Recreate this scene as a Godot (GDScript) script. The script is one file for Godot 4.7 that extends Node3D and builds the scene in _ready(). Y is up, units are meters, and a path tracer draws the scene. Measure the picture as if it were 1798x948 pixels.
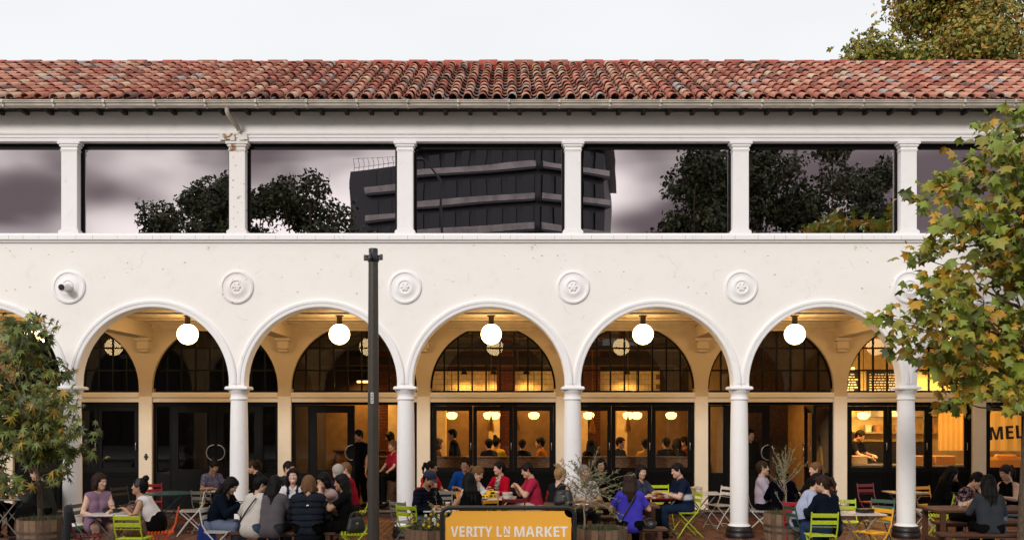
extends Node3D

var M := {}
var taken := {}
var rng := RandomNumberGenerator.new()
var bump := FastNoiseLite.new()
var building: Node3D
const BAY := 3.054
const ARCH_R := 1.385
const SPRING := 2.80
const BACK_Z := -3.38
const STEP := 0.14


# ---------------------------------------------------------------- mesh building
class Mb:
	var v := PackedVector3Array()
	var n := PackedVector3Array()
	var uv := PackedVector2Array()
	var c := PackedColorArray()
	var tint := Color.WHITE
	var use_c := false

	func corner(p: Vector3, q: Vector3) -> void:
		v.append(p); n.append(q); uv.append(Vector2(p.x, p.y))
		if use_c: c.append(tint)

	func tri3(a: Vector3, b: Vector3, d: Vector3, na: Vector3, nb: Vector3, nd: Vector3) -> void:
		if (b - a).cross(d - a).dot(na + nb + nd) > 0.0:
			corner(a, na); corner(d, nd); corner(b, nb)
		else:
			corner(a, na); corner(b, nb); corner(d, nd)

	func tri(a: Vector3, b: Vector3, d: Vector3, out: Vector3) -> void:
		var q := (b - a).cross(d - a)
		if q.length_squared() < 1e-16: return
		q = q.normalized()
		if q.dot(out) < 0: q = -q
		tri3(a, b, d, q, q, q)

	func quad(a: Vector3, b: Vector3, d: Vector3, e: Vector3, out: Vector3) -> Mb:
		tri(a, b, d, out); tri(a, d, e, out)
		return self

	func quadn(a: Vector3, b: Vector3, d: Vector3, e: Vector3, na: Vector3, nb: Vector3, nd: Vector3, ne: Vector3) -> void:
		tri3(a, b, d, na, nb, nd); tri3(a, d, e, na, nd, ne)

	func box(at: Vector3, size: Vector3, bevel := 0.0, basis := Basis()) -> Mb:
		var h := size * 0.5
		var g := minf(bevel, minf(h.x, minf(h.y, h.z)) * 0.9)
		var t := Transform3D(basis, at)
		for ax in 3:
			var b1 := (ax + 1) % 3
			var b2 := (ax + 2) % 3
			for s: float in [-1.0, 1.0]:
				var o := Vector3(); o[ax] = s
				var ps: Array[Vector3] = []
				for k in [[-1, -1], [1, -1], [1, 1], [-1, 1]]:
					var p := Vector3(); p[ax] = s * h[ax]; p[b1] = k[0] * (h[b1] - g); p[b2] = k[1] * (h[b2] - g)
					ps.append(t * p)
				quad(ps[0], ps[1], ps[2], ps[3], basis * o)
			if g > 0.0:
				for s1: float in [-1.0, 1.0]:
					for s2: float in [-1.0, 1.0]:
						var o2 := Vector3(); o2[b1] = s1; o2[b2] = s2
						var e: Array[Vector3] = []
						for k in [[-1, 0], [1, 0], [1, 1], [-1, 1]]:
							var p2 := Vector3(); p2[ax] = k[0] * (h[ax] - g)
							p2[b1] = s1 * (h[b1] if k[1] == 0 else h[b1] - g); p2[b2] = s2 * (h[b2] - g if k[1] == 0 else h[b2])
							e.append(t * p2)
						quad(e[0], e[1], e[2], e[3], basis * o2)
		if g > 0.0:
			for sx: float in [-1.0, 1.0]:
				for sy: float in [-1.0, 1.0]:
					for sz: float in [-1.0, 1.0]:
						var s3 := Vector3(sx, sy, sz)
						tri(t * (s3 * Vector3(h.x, h.y - g, h.z - g)), t * (s3 * Vector3(h.x - g, h.y, h.z - g)), t * (s3 * Vector3(h.x - g, h.y - g, h.z)), basis * s3)
		return self

	func span(lo: Vector3, hi: Vector3, bevel := 0.0) -> Mb:
		return box((lo + hi) * 0.5, (hi - lo).abs(), bevel)

	func bar(a: Vector3, b: Vector3, w: float, t: float, up := Vector3.UP, bevel := 0.0) -> Mb:
		var y := (b - a)
		var l := y.length()
		y /= l
		var x := y.cross(up)
		if x.length() < 1e-3: x = y.cross(Vector3.RIGHT)
		x = x.normalized()
		return box((a + b) * 0.5, Vector3(w, l, t), bevel, Basis(x, y, x.cross(y)))

	func tube(ps: Array, rs: Array, sides := 8, caps := true) -> Mb:
		var rings: Array = []
		var x := Vector3.ZERO
		var m := ps.size()
		for i in m:
			var d: Vector3 = (ps[mini(i + 1, m - 1)] - ps[maxi(i - 1, 0)]).normalized()
			if x == Vector3.ZERO:
				x = d.cross(Vector3.UP if absf(d.y) < 0.9 else Vector3.RIGHT).normalized()
			x = (x - d * x.dot(d)).normalized()
			var y := d.cross(x)
			var ring := PackedVector3Array()
			for k in sides:
				var a := TAU * k / sides
				ring.append(x * cos(a) + y * sin(a))
			rings.append(ring)
		for i in m - 1:
			var p0: Vector3 = ps[i]; var p1: Vector3 = ps[i + 1]
			var r0: float = rs[mini(i, rs.size() - 1)]; var r1: float = rs[mini(i + 1, rs.size() - 1)]
			for k in sides:
				var k2 := (k + 1) % sides
				var a: Vector3 = rings[i][k]; var b: Vector3 = rings[i][k2]; var d2: Vector3 = rings[i + 1][k2]; var e: Vector3 = rings[i + 1][k]
				quadn(p0 + a * r0, p0 + b * r0, p1 + d2 * r1, p1 + e * r1, a, b, d2, e)
		if caps:
			for i: int in [0, m - 1]:
				var p: Vector3 = ps[i]
				var r: float = rs[mini(i, rs.size() - 1)]
				var o: Vector3 = (ps[0] - ps[1]) if i == 0 else (ps[m - 1] - ps[m - 2])
				for k in range(1, sides - 1):
					tri(p + rings[i][0] * r, p + rings[i][k] * r, p + rings[i][k + 1] * r, o)
		return self

	# profile of (radius, height); smooth where the profile bends gently
	func lathe(prof: Array, sides := 24, t := Transform3D()) -> Mb:
		for i in prof.size() - 1:
			var p: Vector2 = prof[i]; var q: Vector2 = prof[i + 1]
			if p.distance_squared_to(q) < 1e-12: continue
			var sl := Vector2(q.y - p.y, p.x - q.x).normalized()
			var s0 := sl
			var s1 := sl
			if i > 0:
				var e0 := Vector2(p.y - prof[i - 1].y, prof[i - 1].x - p.x).normalized()
				if e0.dot(sl) > 0.6: s0 = (e0 + sl).normalized()
			if i < prof.size() - 2:
				var e1 := Vector2(prof[i + 2].y - q.y, q.x - prof[i + 2].x).normalized()
				if e1.dot(sl) > 0.6: s1 = (e1 + sl).normalized()
			for k in sides:
				var a := TAU * k / sides
				var b := TAU * (k + 1) / sides
				var da := Vector3(cos(a), 0, sin(a)); var db := Vector3(cos(b), 0, sin(b))
				var pa := t * (da * p.x + Vector3.UP * p.y); var pb := t * (db * p.x + Vector3.UP * p.y)
				var qb := t * (db * q.x + Vector3.UP * q.y); var qa := t * (da * q.x + Vector3.UP * q.y)
				var na := t.basis * (da * s0.x + Vector3.UP * s0.y); var nb := t.basis * (db * s0.x + Vector3.UP * s0.y)
				var mb2 := t.basis * (db * s1.x + Vector3.UP * s1.y); var ma := t.basis * (da * s1.x + Vector3.UP * s1.y)
				if p.x > 1e-5: tri3(pa, pb, qb, na, nb, mb2)
				if q.x > 1e-5: tri3(pa, qb, qa, na, mb2, ma)
		return self

	func ball(at: Vector3, r: Vector3, sides := 16, rows := 8) -> Mb:
		var prof := []
		for i in rows + 1:
			var a := PI * i / rows - PI / 2
			prof.append(Vector2(cos(a), sin(a)))
		return lathe(prof, sides, Transform3D(Basis.from_scale(r), at))

	# polygon in x,y pushed along z from z0 to z1
	func prism(poly: PackedVector2Array, z0: float, z1: float, t := Transform3D(), smooth := false) -> Mb:
		var ix := Geometry2D.triangulate_polygon(poly)
		for i in range(0, ix.size(), 3):
			for z: float in [z0, z1]:
				var o := Vector3(0, 0, 1 if (z == z1) == (z1 > z0) else -1)
				tri(t * Vector3(poly[ix[i]].x, poly[ix[i]].y, z), t * Vector3(poly[ix[i + 1]].x, poly[ix[i + 1]].y, z), t * Vector3(poly[ix[i + 2]].x, poly[ix[i + 2]].y, z), t.basis * o)
		var m := poly.size()
		var turn := -1.0 if Geometry2D.is_polygon_clockwise(poly) else 1.0
		for i in m:
			var p := poly[i]; var q := poly[(i + 1) % m]
			var d := (q - p)
			if d.length_squared() < 1e-12: continue
			d = d.normalized()
			var o2 := Vector3(d.y, -d.x, 0) * turn
			var oa := o2
			var ob := o2
			if smooth:
				var pr := (p - poly[(i + m - 1) % m]).normalized(); var nx := (poly[(i + 2) % m] - q).normalized()
				if pr.dot(d) > 0.8: oa = (o2 + Vector3(pr.y, -pr.x, 0) * turn).normalized()
				if nx.dot(d) > 0.8: ob = (o2 + Vector3(nx.y, -nx.x, 0) * turn).normalized()
			quadn(t * Vector3(p.x, p.y, z0), t * Vector3(q.x, q.y, z0), t * Vector3(q.x, q.y, z1), t * Vector3(p.x, p.y, z1), t.basis * oa, t.basis * ob, t.basis * ob, t.basis * oa)
		return self

	# outline in (z, y) drawn out along x
	func moulding(poly: PackedVector2Array, x0: float, x1: float) -> Mb:
		return prism(poly, x0, x1, Transform3D(Basis(Vector3(0, 0, 1), Vector3(0, 1, 0), Vector3(1, 0, 0)), Vector3.ZERO))

	# outline of (radius, z) swept round an arc about centre
	func arc_sweep(poly: Array, centre: Vector3, a0: float, a1: float, steps: int) -> Mb:
		for i in steps:
			var a := lerpf(a0, a1, float(i) / steps); var b := lerpf(a0, a1, float(i + 1) / steps)
			var ca := Vector3(cos(a), sin(a), 0); var cb := Vector3(cos(b), sin(b), 0)
			for k in poly.size():
				var p: Vector2 = poly[k]; var q: Vector2 = poly[(k + 1) % poly.size()]
				var d := (q - p).normalized()
				var s := Vector2(d.y, -d.x)
				var na := ca * s.x + Vector3(0, 0, s.y); var nb := cb * s.x + Vector3(0, 0, s.y)
				quadn(centre + ca * p.x + Vector3(0, 0, p.y), centre + cb * p.x + Vector3(0, 0, p.y), centre + cb * q.x + Vector3(0, 0, q.y), centre + ca * q.x + Vector3(0, 0, q.y), na, nb, nb, na)
		for a3: float in [a0, a1]:
			var ca3 := Vector3(cos(a3), sin(a3), 0)
			var o := Vector3(-sin(a3), cos(a3), 0) * (-1.0 if a3 == a0 else 1.0)
			for k in range(1, poly.size() - 1):
				tri(centre + ca3 * poly[0].x + Vector3(0, 0, poly[0].y), centre + ca3 * poly[k].x + Vector3(0, 0, poly[k].y), centre + ca3 * poly[k + 1].x + Vector3(0, 0, poly[k + 1].y), o)
		return self

	func add(m: Mb, t: Transform3D) -> Mb:
		for i in m.v.size():
			v.append(t * m.v[i]); n.append((t.basis * m.n[i]).normalized()); uv.append(m.uv[i])
			if use_c: c.append(m.c[i] if m.use_c else tint)
		return self

	func mesh() -> ArrayMesh:
		var a := []
		a.resize(Mesh.ARRAY_MAX)
		a[Mesh.ARRAY_VERTEX] = v; a[Mesh.ARRAY_NORMAL] = n; a[Mesh.ARRAY_TEX_UV] = uv
		if use_c: a[Mesh.ARRAY_COLOR] = c
		var m := ArrayMesh.new()
		if v.size(): m.add_surface_from_arrays(Mesh.PRIMITIVE_TRIANGLES, a)
		return m


func mb() -> Mb: return Mb.new()


# ---------------------------------------------------------------- naming
func numbered(called: String) -> String:
	var k: int = taken.get(called, 0)
	taken[called] = k + 1
	return called if k == 0 else "%s_%03d" % [called, k]


func tag(o: Node3D, label: String, category: String, group := "") -> Node3D:
	o.set_meta("label", label); o.set_meta("category", category)
	if group: o.set_meta("group", group)
	return o


func thing(called: String, label: String, category: String, at := Vector3.ZERO, turn := 0.0, group := "") -> Node3D:
	var o := Node3D.new()
	o.name = numbered(called); add_child(o, true)
	o.position = at; o.rotation.y = turn
	return tag(o, label, category, group)


func part(called: String, m: Variant, material: Material, parent: Node3D, t := Transform3D(), label := "") -> MeshInstance3D:
	var o := MeshInstance3D.new()
	o.mesh = m.mesh() if m is Mb else m
	o.material_override = material
	o.name = called
	o.transform = t
	parent.add_child(o, true)
	if label: o.set_meta("label", label)
	return o


func single(called: String, m: Variant, material: Material, label: String, category: String, at := Vector3.ZERO, turn := 0.0, group := "") -> MeshInstance3D:
	var o := part(numbered(called), m, material, self, Transform3D(Basis(Vector3.UP, turn), at))
	tag(o, label, category, group)
	return o


func struct(called: String, m: Variant, material: Material) -> MeshInstance3D:
	var o := part(called, m, material, self)
	o.set_meta("kind", "structure")
	return o


func scatter(called: String, m: Variant, material: Material, places: Array, tints: Array, parent: Node3D) -> MultiMeshInstance3D:
	var mm := MultiMesh.new()
	mm.transform_format = MultiMesh.TRANSFORM_3D
	mm.use_colors = tints.size() > 0
	mm.mesh = m.mesh() if m is Mb else m
	mm.instance_count = places.size()
	for i in places.size():
		mm.set_instance_transform(i, places[i])
		if tints.size(): mm.set_instance_color(i, tints[i])
	var o := MultiMeshInstance3D.new()
	o.multimesh = mm; o.material_override = material; o.name = called
	parent.add_child(o, true)
	o.set_meta("kind", "stuff")
	return o


func copy(o: Node3D, label: String, at: Vector3, turn: float) -> Node3D:
	var d := o.duplicate()
	var base := String(o.name)
	if base.length() > 4 and base.substr(base.length() - 3).is_valid_int(): base = base.substr(0, base.length() - 4)
	d.name = numbered(base)
	add_child(d, true)
	d.position = at; d.rotation.y = turn
	d.set_meta("label", label)
	return d


# ---------------------------------------------------------------- materials
func noise_tex(seed_: int, freq: float, lo: Color, hi: Color, size := 512, octaves := 4, normal := 0.0, kind := FastNoiseLite.TYPE_SIMPLEX_SMOOTH) -> NoiseTexture2D:
	var f := FastNoiseLite.new()
	f.seed = seed_; f.frequency = freq; f.fractal_octaves = octaves; f.noise_type = kind
	var t := NoiseTexture2D.new()
	t.width = size; t.height = size; t.seamless = true; t.noise = f
	if normal > 0.0:
		t.as_normal_map = true; t.bump_strength = normal
	else:
		var g := Gradient.new()
		g.set_color(0, lo); g.set_color(1, hi)
		t.color_ramp = g
	return t


func mat(called: String, color: Color, rough := 0.8, tex: Texture2D = null, scale := 1.0, normal: Texture2D = null, nscale := 1.0) -> StandardMaterial3D:
	var m := StandardMaterial3D.new()
	m.resource_name = called
	m.albedo_color = color; m.roughness = rough
	if tex:
		m.albedo_texture = tex
	if normal:
		m.normal_enabled = true; m.normal_texture = normal; m.normal_scale = nscale
	if tex or normal:
		m.uv1_triplanar = true; m.uv1_world_triplanar = true
		m.uv1_scale = Vector3.ONE * scale
	M[called] = m
	return m


func rgb(r: int, g: int, b: int) -> Color: return Color8(r, g, b)


func lin(c: Color) -> Color: return c.srgb_to_linear()


func grey(v: float) -> Color: return Color(v, v, v)


func make_materials() -> void:
	var mottle := noise_tex(3, 0.012, grey(0.84), grey(1.0), 512, 5)
	var stain := noise_tex(9, 0.006, grey(0.70), grey(1.0), 512, 6)
	var wave := noise_tex(5, 0.02, grey(0.0), grey(1.0), 256, 3, 3.0)
	var rough_n := noise_tex(6, 0.05, grey(0.0), grey(1.0), 512, 5, 4.0)
	var wood_g := noise_tex(12, 0.02, Color(0.62, 0.58, 0.55), Color(1, 1, 1), 512, 5)
	# painted plaster: two layers, broad weathering and small scuffs
	var scuffs := NoiseTexture2D.new()
	scuffs.width = 1024; scuffs.height = 1024; scuffs.seamless = true
	var sn := FastNoiseLite.new(); sn.seed = 41; sn.frequency = 0.013; sn.fractal_octaves = 6; sn.fractal_gain = 0.62
	scuffs.noise = sn
	var sg := Gradient.new()
	sg.set_color(0, Color(0.72, 0.69, 0.64)); sg.set_color(1, Color(1, 1, 1))
	sg.add_point(0.06, Color(0.84, 0.81, 0.77)); sg.add_point(0.10, Color(0.975, 0.97, 0.96)); sg.add_point(0.3, Color(0.995, 0.99, 0.985))
	scuffs.color_ramp = sg
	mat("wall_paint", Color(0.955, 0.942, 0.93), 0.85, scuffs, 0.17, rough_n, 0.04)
	mat("trim_paint", Color(0.945, 0.94, 0.945), 0.7, scuffs, 0.31, rough_n, 0.04)
	mat("gutter_paint", Color(0.86, 0.82, 0.76), 0.55, stain, 0.4)
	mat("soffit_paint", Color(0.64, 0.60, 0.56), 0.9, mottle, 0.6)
	mat("rafter", Color(0.16, 0.13, 0.12), 0.9, mottle, 1.0)
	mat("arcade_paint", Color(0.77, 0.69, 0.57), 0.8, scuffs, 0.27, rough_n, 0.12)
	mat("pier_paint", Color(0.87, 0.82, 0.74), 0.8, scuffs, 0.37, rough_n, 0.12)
	mat("ceiling_paint", Color(0.86, 0.77, 0.62), 0.75, mottle, 0.5)
	mat("rust", Color(0.62, 0.36, 0.19), 0.9, noise_tex(77, 0.03, Color(0.5, 0.35, 0.25), Color(1.0, 1.0, 1.0), 256, 5), 1.3)
	var rc := noise_tex(79, 0.022, rgb(150, 106, 66), rgb(240, 236, 230), 256, 5); rc.color_ramp.set_offset(0, 0.16); rc.color_ramp.set_offset(1, 0.42)
	mat("rusty_paint", Color(0.95, 0.95, 0.95), 0.85, rc, 1.1)
	var pk := noise_tex(78, 0.03, rgb(176, 160, 140), Color(1, 1, 1), 256, 6); pk.color_ramp.set_offset(0, 0.08); pk.color_ramp.set_offset(1, 0.24)
	mat("peeling", Color(0.93, 0.91, 0.90), 0.85, pk, 0.9)
	mat("crack", rgb(186, 176, 164), 1.0)
	mat("chip", rgb(186, 176, 162), 1.0)
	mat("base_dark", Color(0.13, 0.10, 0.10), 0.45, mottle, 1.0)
	mat("black_frame", Color(0.045, 0.042, 0.042), 0.5).metallic_specular = 0.25
	mat("black_panel", Color(0.035, 0.035, 0.037), 0.55).metallic_specular = 0.2
	mat("step_stone", Color(0.27, 0.18, 0.13), 0.8, mottle, 1.0)
	mat("step_edge", Color(0.42, 0.38, 0.33), 0.7, mottle, 1.0)
	var glass := mat("glass", Color(0.02, 0.02, 0.02, 0.02), 0.0)
	glass.transparency = BaseMaterial3D.TRANSPARENCY_ALPHA
	glass.metallic_specular = 0.5
	var mirror := mat("mirror_film", Color(0.85, 0.815, 0.822), 0.0, null, 0.14, noise_tex(15, 0.012, grey(0), grey(1), 256, 1, 6.0), 0.006)
	mirror.metallic = 1.0
	mirror.uv1_scale = Vector3(0.14, 0.5, 0.14)
	# roof tiles
	var tile_tex := noise_tex(21, 0.03, Color(0.74, 0.71, 0.69), Color(1, 1, 1), 512, 5)
	var cols := [rgb(208, 142, 118), rgb(190, 116, 98), rgb(220, 162, 138), rgb(160, 100, 82), rgb(216, 180, 158), rgb(184, 172, 170), rgb(228, 202, 172), rgb(122, 88, 80)]
	for i in cols.size():
		mat("tile_%d" % i, cols[i], 0.85, tile_tex, 1.1)
	var tt := mat("tile_any", Color.WHITE, 0.85, tile_tex, 1.1)
	tt.vertex_color_use_as_albedo = true
	mat("ridge", rgb(182, 90, 74), 0.85, tile_tex, 0.8)
	mat("mortar", rgb(150, 62, 46), 0.95, tile_tex, 1.2)
	# ground
	var bt := noise_tex(31, 0.04, Color(0.55, 0.5, 0.48), Color(1, 1, 1), 512, 5)
	var bc := [rgb(136, 84, 60), rgb(118, 72, 54), rgb(150, 94, 68), rgb(102, 64, 50), rgb(128, 90, 72)]
	for i in bc.size():
		mat("brick_%d" % i, bc[i], 0.6, bt, 1.4)
	var ba := mat("brick_any", Color.WHITE, 0.6, bt, 1.4)
	ba.vertex_color_use_as_albedo = true
	mat("joint", rgb(128, 108, 92), 0.95, mottle, 2.0)
	mat("asphalt", Color(0.24, 0.24, 0.245), 0.9, mottle, 0.7, rough_n, 0.4)
	mat("concrete", Color(0.56, 0.54, 0.51), 0.9, stain, 0.5)
	mat("forecourt", rgb(176, 166, 154), 0.85, stain, 0.5)
	mat("road_paint", Color(0.85, 0.85, 0.82), 0.7, mottle, 2.0)
	mat("grass_blade", Color.WHITE, 0.7).vertex_color_use_as_albedo = true
	# metals and woods
	var chairs := {"lime": rgb(186, 204, 30), "white": rgb(214, 208, 202), "red": rgb(176, 22, 40), "dark_red": rgb(112, 16, 30), "orange": rgb(232, 82, 24), "yellow": rgb(240, 170, 22), "grey": rgb(128, 124, 118), "green": rgb(54, 84, 66), "teal": rgb(40, 86, 96), "black": rgb(28, 27, 28)}
	for k in chairs:
		mat("paint_" + k, chairs[k], 0.38, mottle, 3.0)
	mat("table_white", rgb(212, 206, 200), 0.35, mottle, 2.0)
	mat("pole_paint", rgb(66, 58, 50), 0.5, mottle, 1.5)
	mat("black_metal", rgb(24, 23, 24), 0.4)
	var st := mat("steel", rgb(176, 174, 170), 0.3); st.metallic = 0.9
	var wg := mat("bench_wood", rgb(98, 58, 34), 0.6, wood_g, 1.0); wg.uv1_scale = Vector3(0.6, 9, 9)
	var wg2 := mat("stave_wood", rgb(150, 122, 96), 0.85, wood_g, 1.0); wg2.uv1_scale = Vector3(9, 0.9, 9)
	var wg3 := mat("stave_dark", rgb(120, 96, 76), 0.85, wood_g, 1.0); wg3.uv1_scale = Vector3(8, 0.8, 8)
	mat("hoop", rgb(104, 88, 78), 0.6, stain, 2.0).metallic = 0.5
	mat("soil", rgb(48, 38, 30), 1.0, rough_n, 1.0)
	# trees
	var bark := mat("bark", rgb(112, 98, 82), 0.95, noise_tex(52, 0.02, Color(0.5, 0.47, 0.42), Color(1, 1, 1), 512, 5), 1.0, rough_n, 0.6); bark.uv1_scale = Vector3(3, 1.0, 3)
	mat("twig", rgb(104, 84, 64), 0.9, mottle, 4.0)
	mat("olive_bark", rgb(150, 134, 116), 0.9, mottle, 4.0)
	var leaves := {"leaf_green": rgb(114, 128, 38), "leaf_olive": rgb(138, 130, 36), "leaf_gold": rgb(174, 132, 26), "leaf_dark": rgb(70, 80, 28), "leaf_rust": rgb(146, 94, 26), "maple_green": rgb(92, 106, 38), "maple_dark": rgb(60, 72, 30), "maple_gold": rgb(150, 120, 40), "maple_pale": rgb(136, 140, 62), "olive_leaf": rgb(134, 138, 112)}
	for k in leaves:
		var lm := mat(k, leaves[k], 0.5)
		lm.backlight_enabled = true; lm.backlight = Color(0.42, 0.42, 0.28)
		lm.cull_mode = BaseMaterial3D.CULL_DISABLED
	var la := mat("leaf_any", Color.WHITE, 0.5); la.vertex_color_use_as_albedo = true
	la.backlight_enabled = true; la.backlight = Color(0.4, 0.4, 0.28); la.cull_mode = BaseMaterial3D.CULL_DISABLED
	var far := mat("leaf_far", Color.WHITE, 0.6); far.vertex_color_use_as_albedo = true
	far.cull_mode = BaseMaterial3D.CULL_DISABLED
	# people
	var sk := mat("skin", Color.WHITE, 0.5); sk.vertex_color_use_as_albedo = true
	sk.subsurf_scatter_enabled = true; sk.subsurf_scatter_strength = 0.08
	var cl := mat("cloth", Color.WHITE, 0.92, noise_tex(61, 0.06, grey(0.82), grey(1.0), 256, 3), 5.0, noise_tex(62, 0.03, grey(0), grey(1), 256, 3, 3.0), 0.35)
	cl.vertex_color_use_as_albedo = true; cl.uv1_world_triplanar = false
	cl.metallic_specular = 0.2
	var sl := mat("shiny_cloth", Color.WHITE, 0.5); sl.vertex_color_use_as_albedo = true
	for k in {"hair_black": rgb(19, 16, 15), "hair_brown": rgb(58, 38, 28), "hair_light": rgb(134, 100, 68), "hair_blonde": rgb(186, 150, 104), "hair_grey": rgb(150, 142, 136), "hair_silver": rgb(206, 200, 194)}:
		var h := {"hair_black": rgb(19, 16, 15), "hair_brown": rgb(58, 38, 28), "hair_light": rgb(134, 100, 68), "hair_blonde": rgb(186, 150, 104), "hair_grey": rgb(150, 142, 136), "hair_silver": rgb(206, 200, 194)}
		mat(k, h[k], 0.62, wood_g, 6.0).uv1_world_triplanar = false
		M[k].metallic_specular = 0.3; M[k].uv1_scale = Vector3(14, 2, 14)
	# small things
	mat("china", rgb(226, 222, 214), 0.25)
	mat("food", rgb(206, 150, 60), 0.7, mottle, 20.0)
	mat("card", rgb(196, 150, 104), 0.8, mottle, 6.0)
	mat("box_yellow", rgb(236, 190, 24), 0.6)
	mat("box_black", rgb(30, 29, 30), 0.5)
	mat("tan_leather", rgb(92, 52, 32), 0.5, mottle, 6.0)
	mat("sign_yellow", rgb(255, 184, 62), 0.55)
	mat("sign_white", rgb(252, 249, 243), 0.6)
	mat("sticker_white", rgb(214, 212, 206), 0.5)
	var wine := mat("wine_glass", Color(0.7, 0.7, 0.7, 0.06), 0.0); wine.transparency = BaseMaterial3D.TRANSPARENCY_ALPHA
	var amber := mat("amber_drink", rgb(214, 160, 60), 0.1); amber.albedo_color.a = 0.75; amber.transparency = BaseMaterial3D.TRANSPARENCY_ALPHA
	mat("phone", rgb(20, 20, 22), 0.2)
	mat("blue_bag", rgb(24, 60, 150), 0.8, mottle, 6.0)
	# rooms
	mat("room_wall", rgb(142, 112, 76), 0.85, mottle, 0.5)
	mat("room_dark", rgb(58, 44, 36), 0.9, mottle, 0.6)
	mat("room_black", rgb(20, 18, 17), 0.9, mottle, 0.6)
	mat("room_pillar", rgb(222, 192, 142), 0.85, mottle, 0.5)
	mat("room_floor", rgb(96, 60, 40), 0.5, mottle, 0.8)
	mat("room_brick", rgb(112, 60, 44), 0.9, bt, 0.9)
	mat("timber_panel", rgb(130, 94, 64), 0.6, wood_g, 1.0)
	mat("kitchen_wall", rgb(226, 204, 146), 0.4, mottle, 0.5)
	mat("wall_tile_cream", rgb(234, 214, 170), 0.35, mottle, 1.0)
	mat("carton", rgb(210, 164, 96), 0.8, mottle, 2.0)
	mat("dried_flowers", rgb(206, 150, 70), 0.9, mottle, 9.0)
	mat("far_concrete", rgb(190, 180, 180), 0.9, stain, 0.2)
	mat("far_dark", rgb(44, 44, 50), 0.4, mottle, 0.3)
	mat("far_window", rgb(18, 20, 26), 0.12)


func glow(called: String, color: Color, energy: float) -> StandardMaterial3D:
	var m := mat(called, color, 0.4)
	m.emission_enabled = true; m.emission = color; m.emission_energy_multiplier = energy
	return m


func lamp(at: Vector3, color: Color, energy: float, size: float, parent: Node3D) -> void:
	var l := OmniLight3D.new()
	l.name = "light"; l.light_color = color; l.light_energy = energy; l.light_size = size
	l.omni_range = 12.0; l.omni_attenuation = 2.0; l.shadow_enabled = true
	l.position = at
	parent.add_child(l, true)


# ---------------------------------------------------------------- camera, sky, light
func make_view() -> void:
	var cam := Camera3D.new()
	cam.name = "camera"
	cam.projection = Camera3D.PROJECTION_FRUSTUM
	cam.near = 0.1; cam.far = 600.0
	cam.size = 948.0 / 1632.0 * cam.near
	cam.frustum_offset = Vector2(0, (722.0 - 474.0) / 1632.0 * cam.near)
	cam.position = Vector3(0, 2.30, 17.0)
	add_child(cam)
	cam.current = true

	var im := Image.create(1024, 512, false, Image.FORMAT_RGBF)
	var big := FastNoiseLite.new(); big.seed = 12; big.frequency = 0.9; big.fractal_octaves = 5; big.fractal_gain = 0.5
	var puff := FastNoiseLite.new(); puff.seed = 29; puff.frequency = 2.6; puff.fractal_octaves = 5
	for y in 512:
		var el := PI * 0.5 - PI * (y + 0.5) / 512.0
		var k := cos(el)
		for x in 1024:
			if el < -0.05:
				im.set_pixel(x, y, Color(0.30, 0.29, 0.28)); continue
			var az := TAU * (x + 0.5) / 1024.0
			var d := Vector3(sin(az) * k, sin(el), -cos(az) * k)
			# a thin bright overcast to the front, broken rain cloud behind
			var back := smoothstep(-0.2, 0.75, d.z)
			var q := Vector3(d.x, d.y * 2.1, d.z)
			var w := big.get_noise_3dv(q) * 0.75 + puff.get_noise_3dv(q) * 0.6
			var side := smoothstep(0.17, 0.36, absf(d.x + 0.13))
			var cloud := smoothstep(0.05, 0.80, side * 0.60 + w * 1.7 - 0.06)
			var bright := Color(1.10, 1.06, 1.04)
			var dark := Color(0.150, 0.125, 0.138)
			var behind := bright.lerp(dark, cloud)
			var front := Color(0.73, 0.745, 0.76) * (1.0 + 0.09 * w)
			var high := Color(0.95, 0.95, 0.97)
			var col := front.lerp(behind, back)
			col = col.lerp(high, smoothstep(0.62, 0.95, d.y) * 0.8)
			im.set_pixel(x, y, col)
	var sky := Sky.new()
	var pm := PanoramaSkyMaterial.new()
	pm.panorama = ImageTexture.create_from_image(im)
	sky.sky_material = pm
	var env := Environment.new()
	env.background_mode = Environment.BG_SKY
	env.sky = sky
	env.background_energy_multiplier = 1.0
	env.tonemap_mode = Environment.TONE_MAPPER_LINEAR
	env.tonemap_exposure = 1.27
	env.sdfgi_enabled = true; env.ssao_enabled = true; env.ssil_enabled = true
	var we := WorldEnvironment.new()
	we.environment = env
	add_child(we)

	var sun := DirectionalLight3D.new()
	sun.name = "sun"
	sun.light_energy = 0.5; sun.light_color = Color(1.0, 0.98, 0.955)
	sun.light_angular_distance = 12.0; sun.shadow_enabled = true
	add_child(sun)
	sun.look_at_from_position(Vector3(-6.4, 7.4, 15), Vector3.ZERO)


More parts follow.
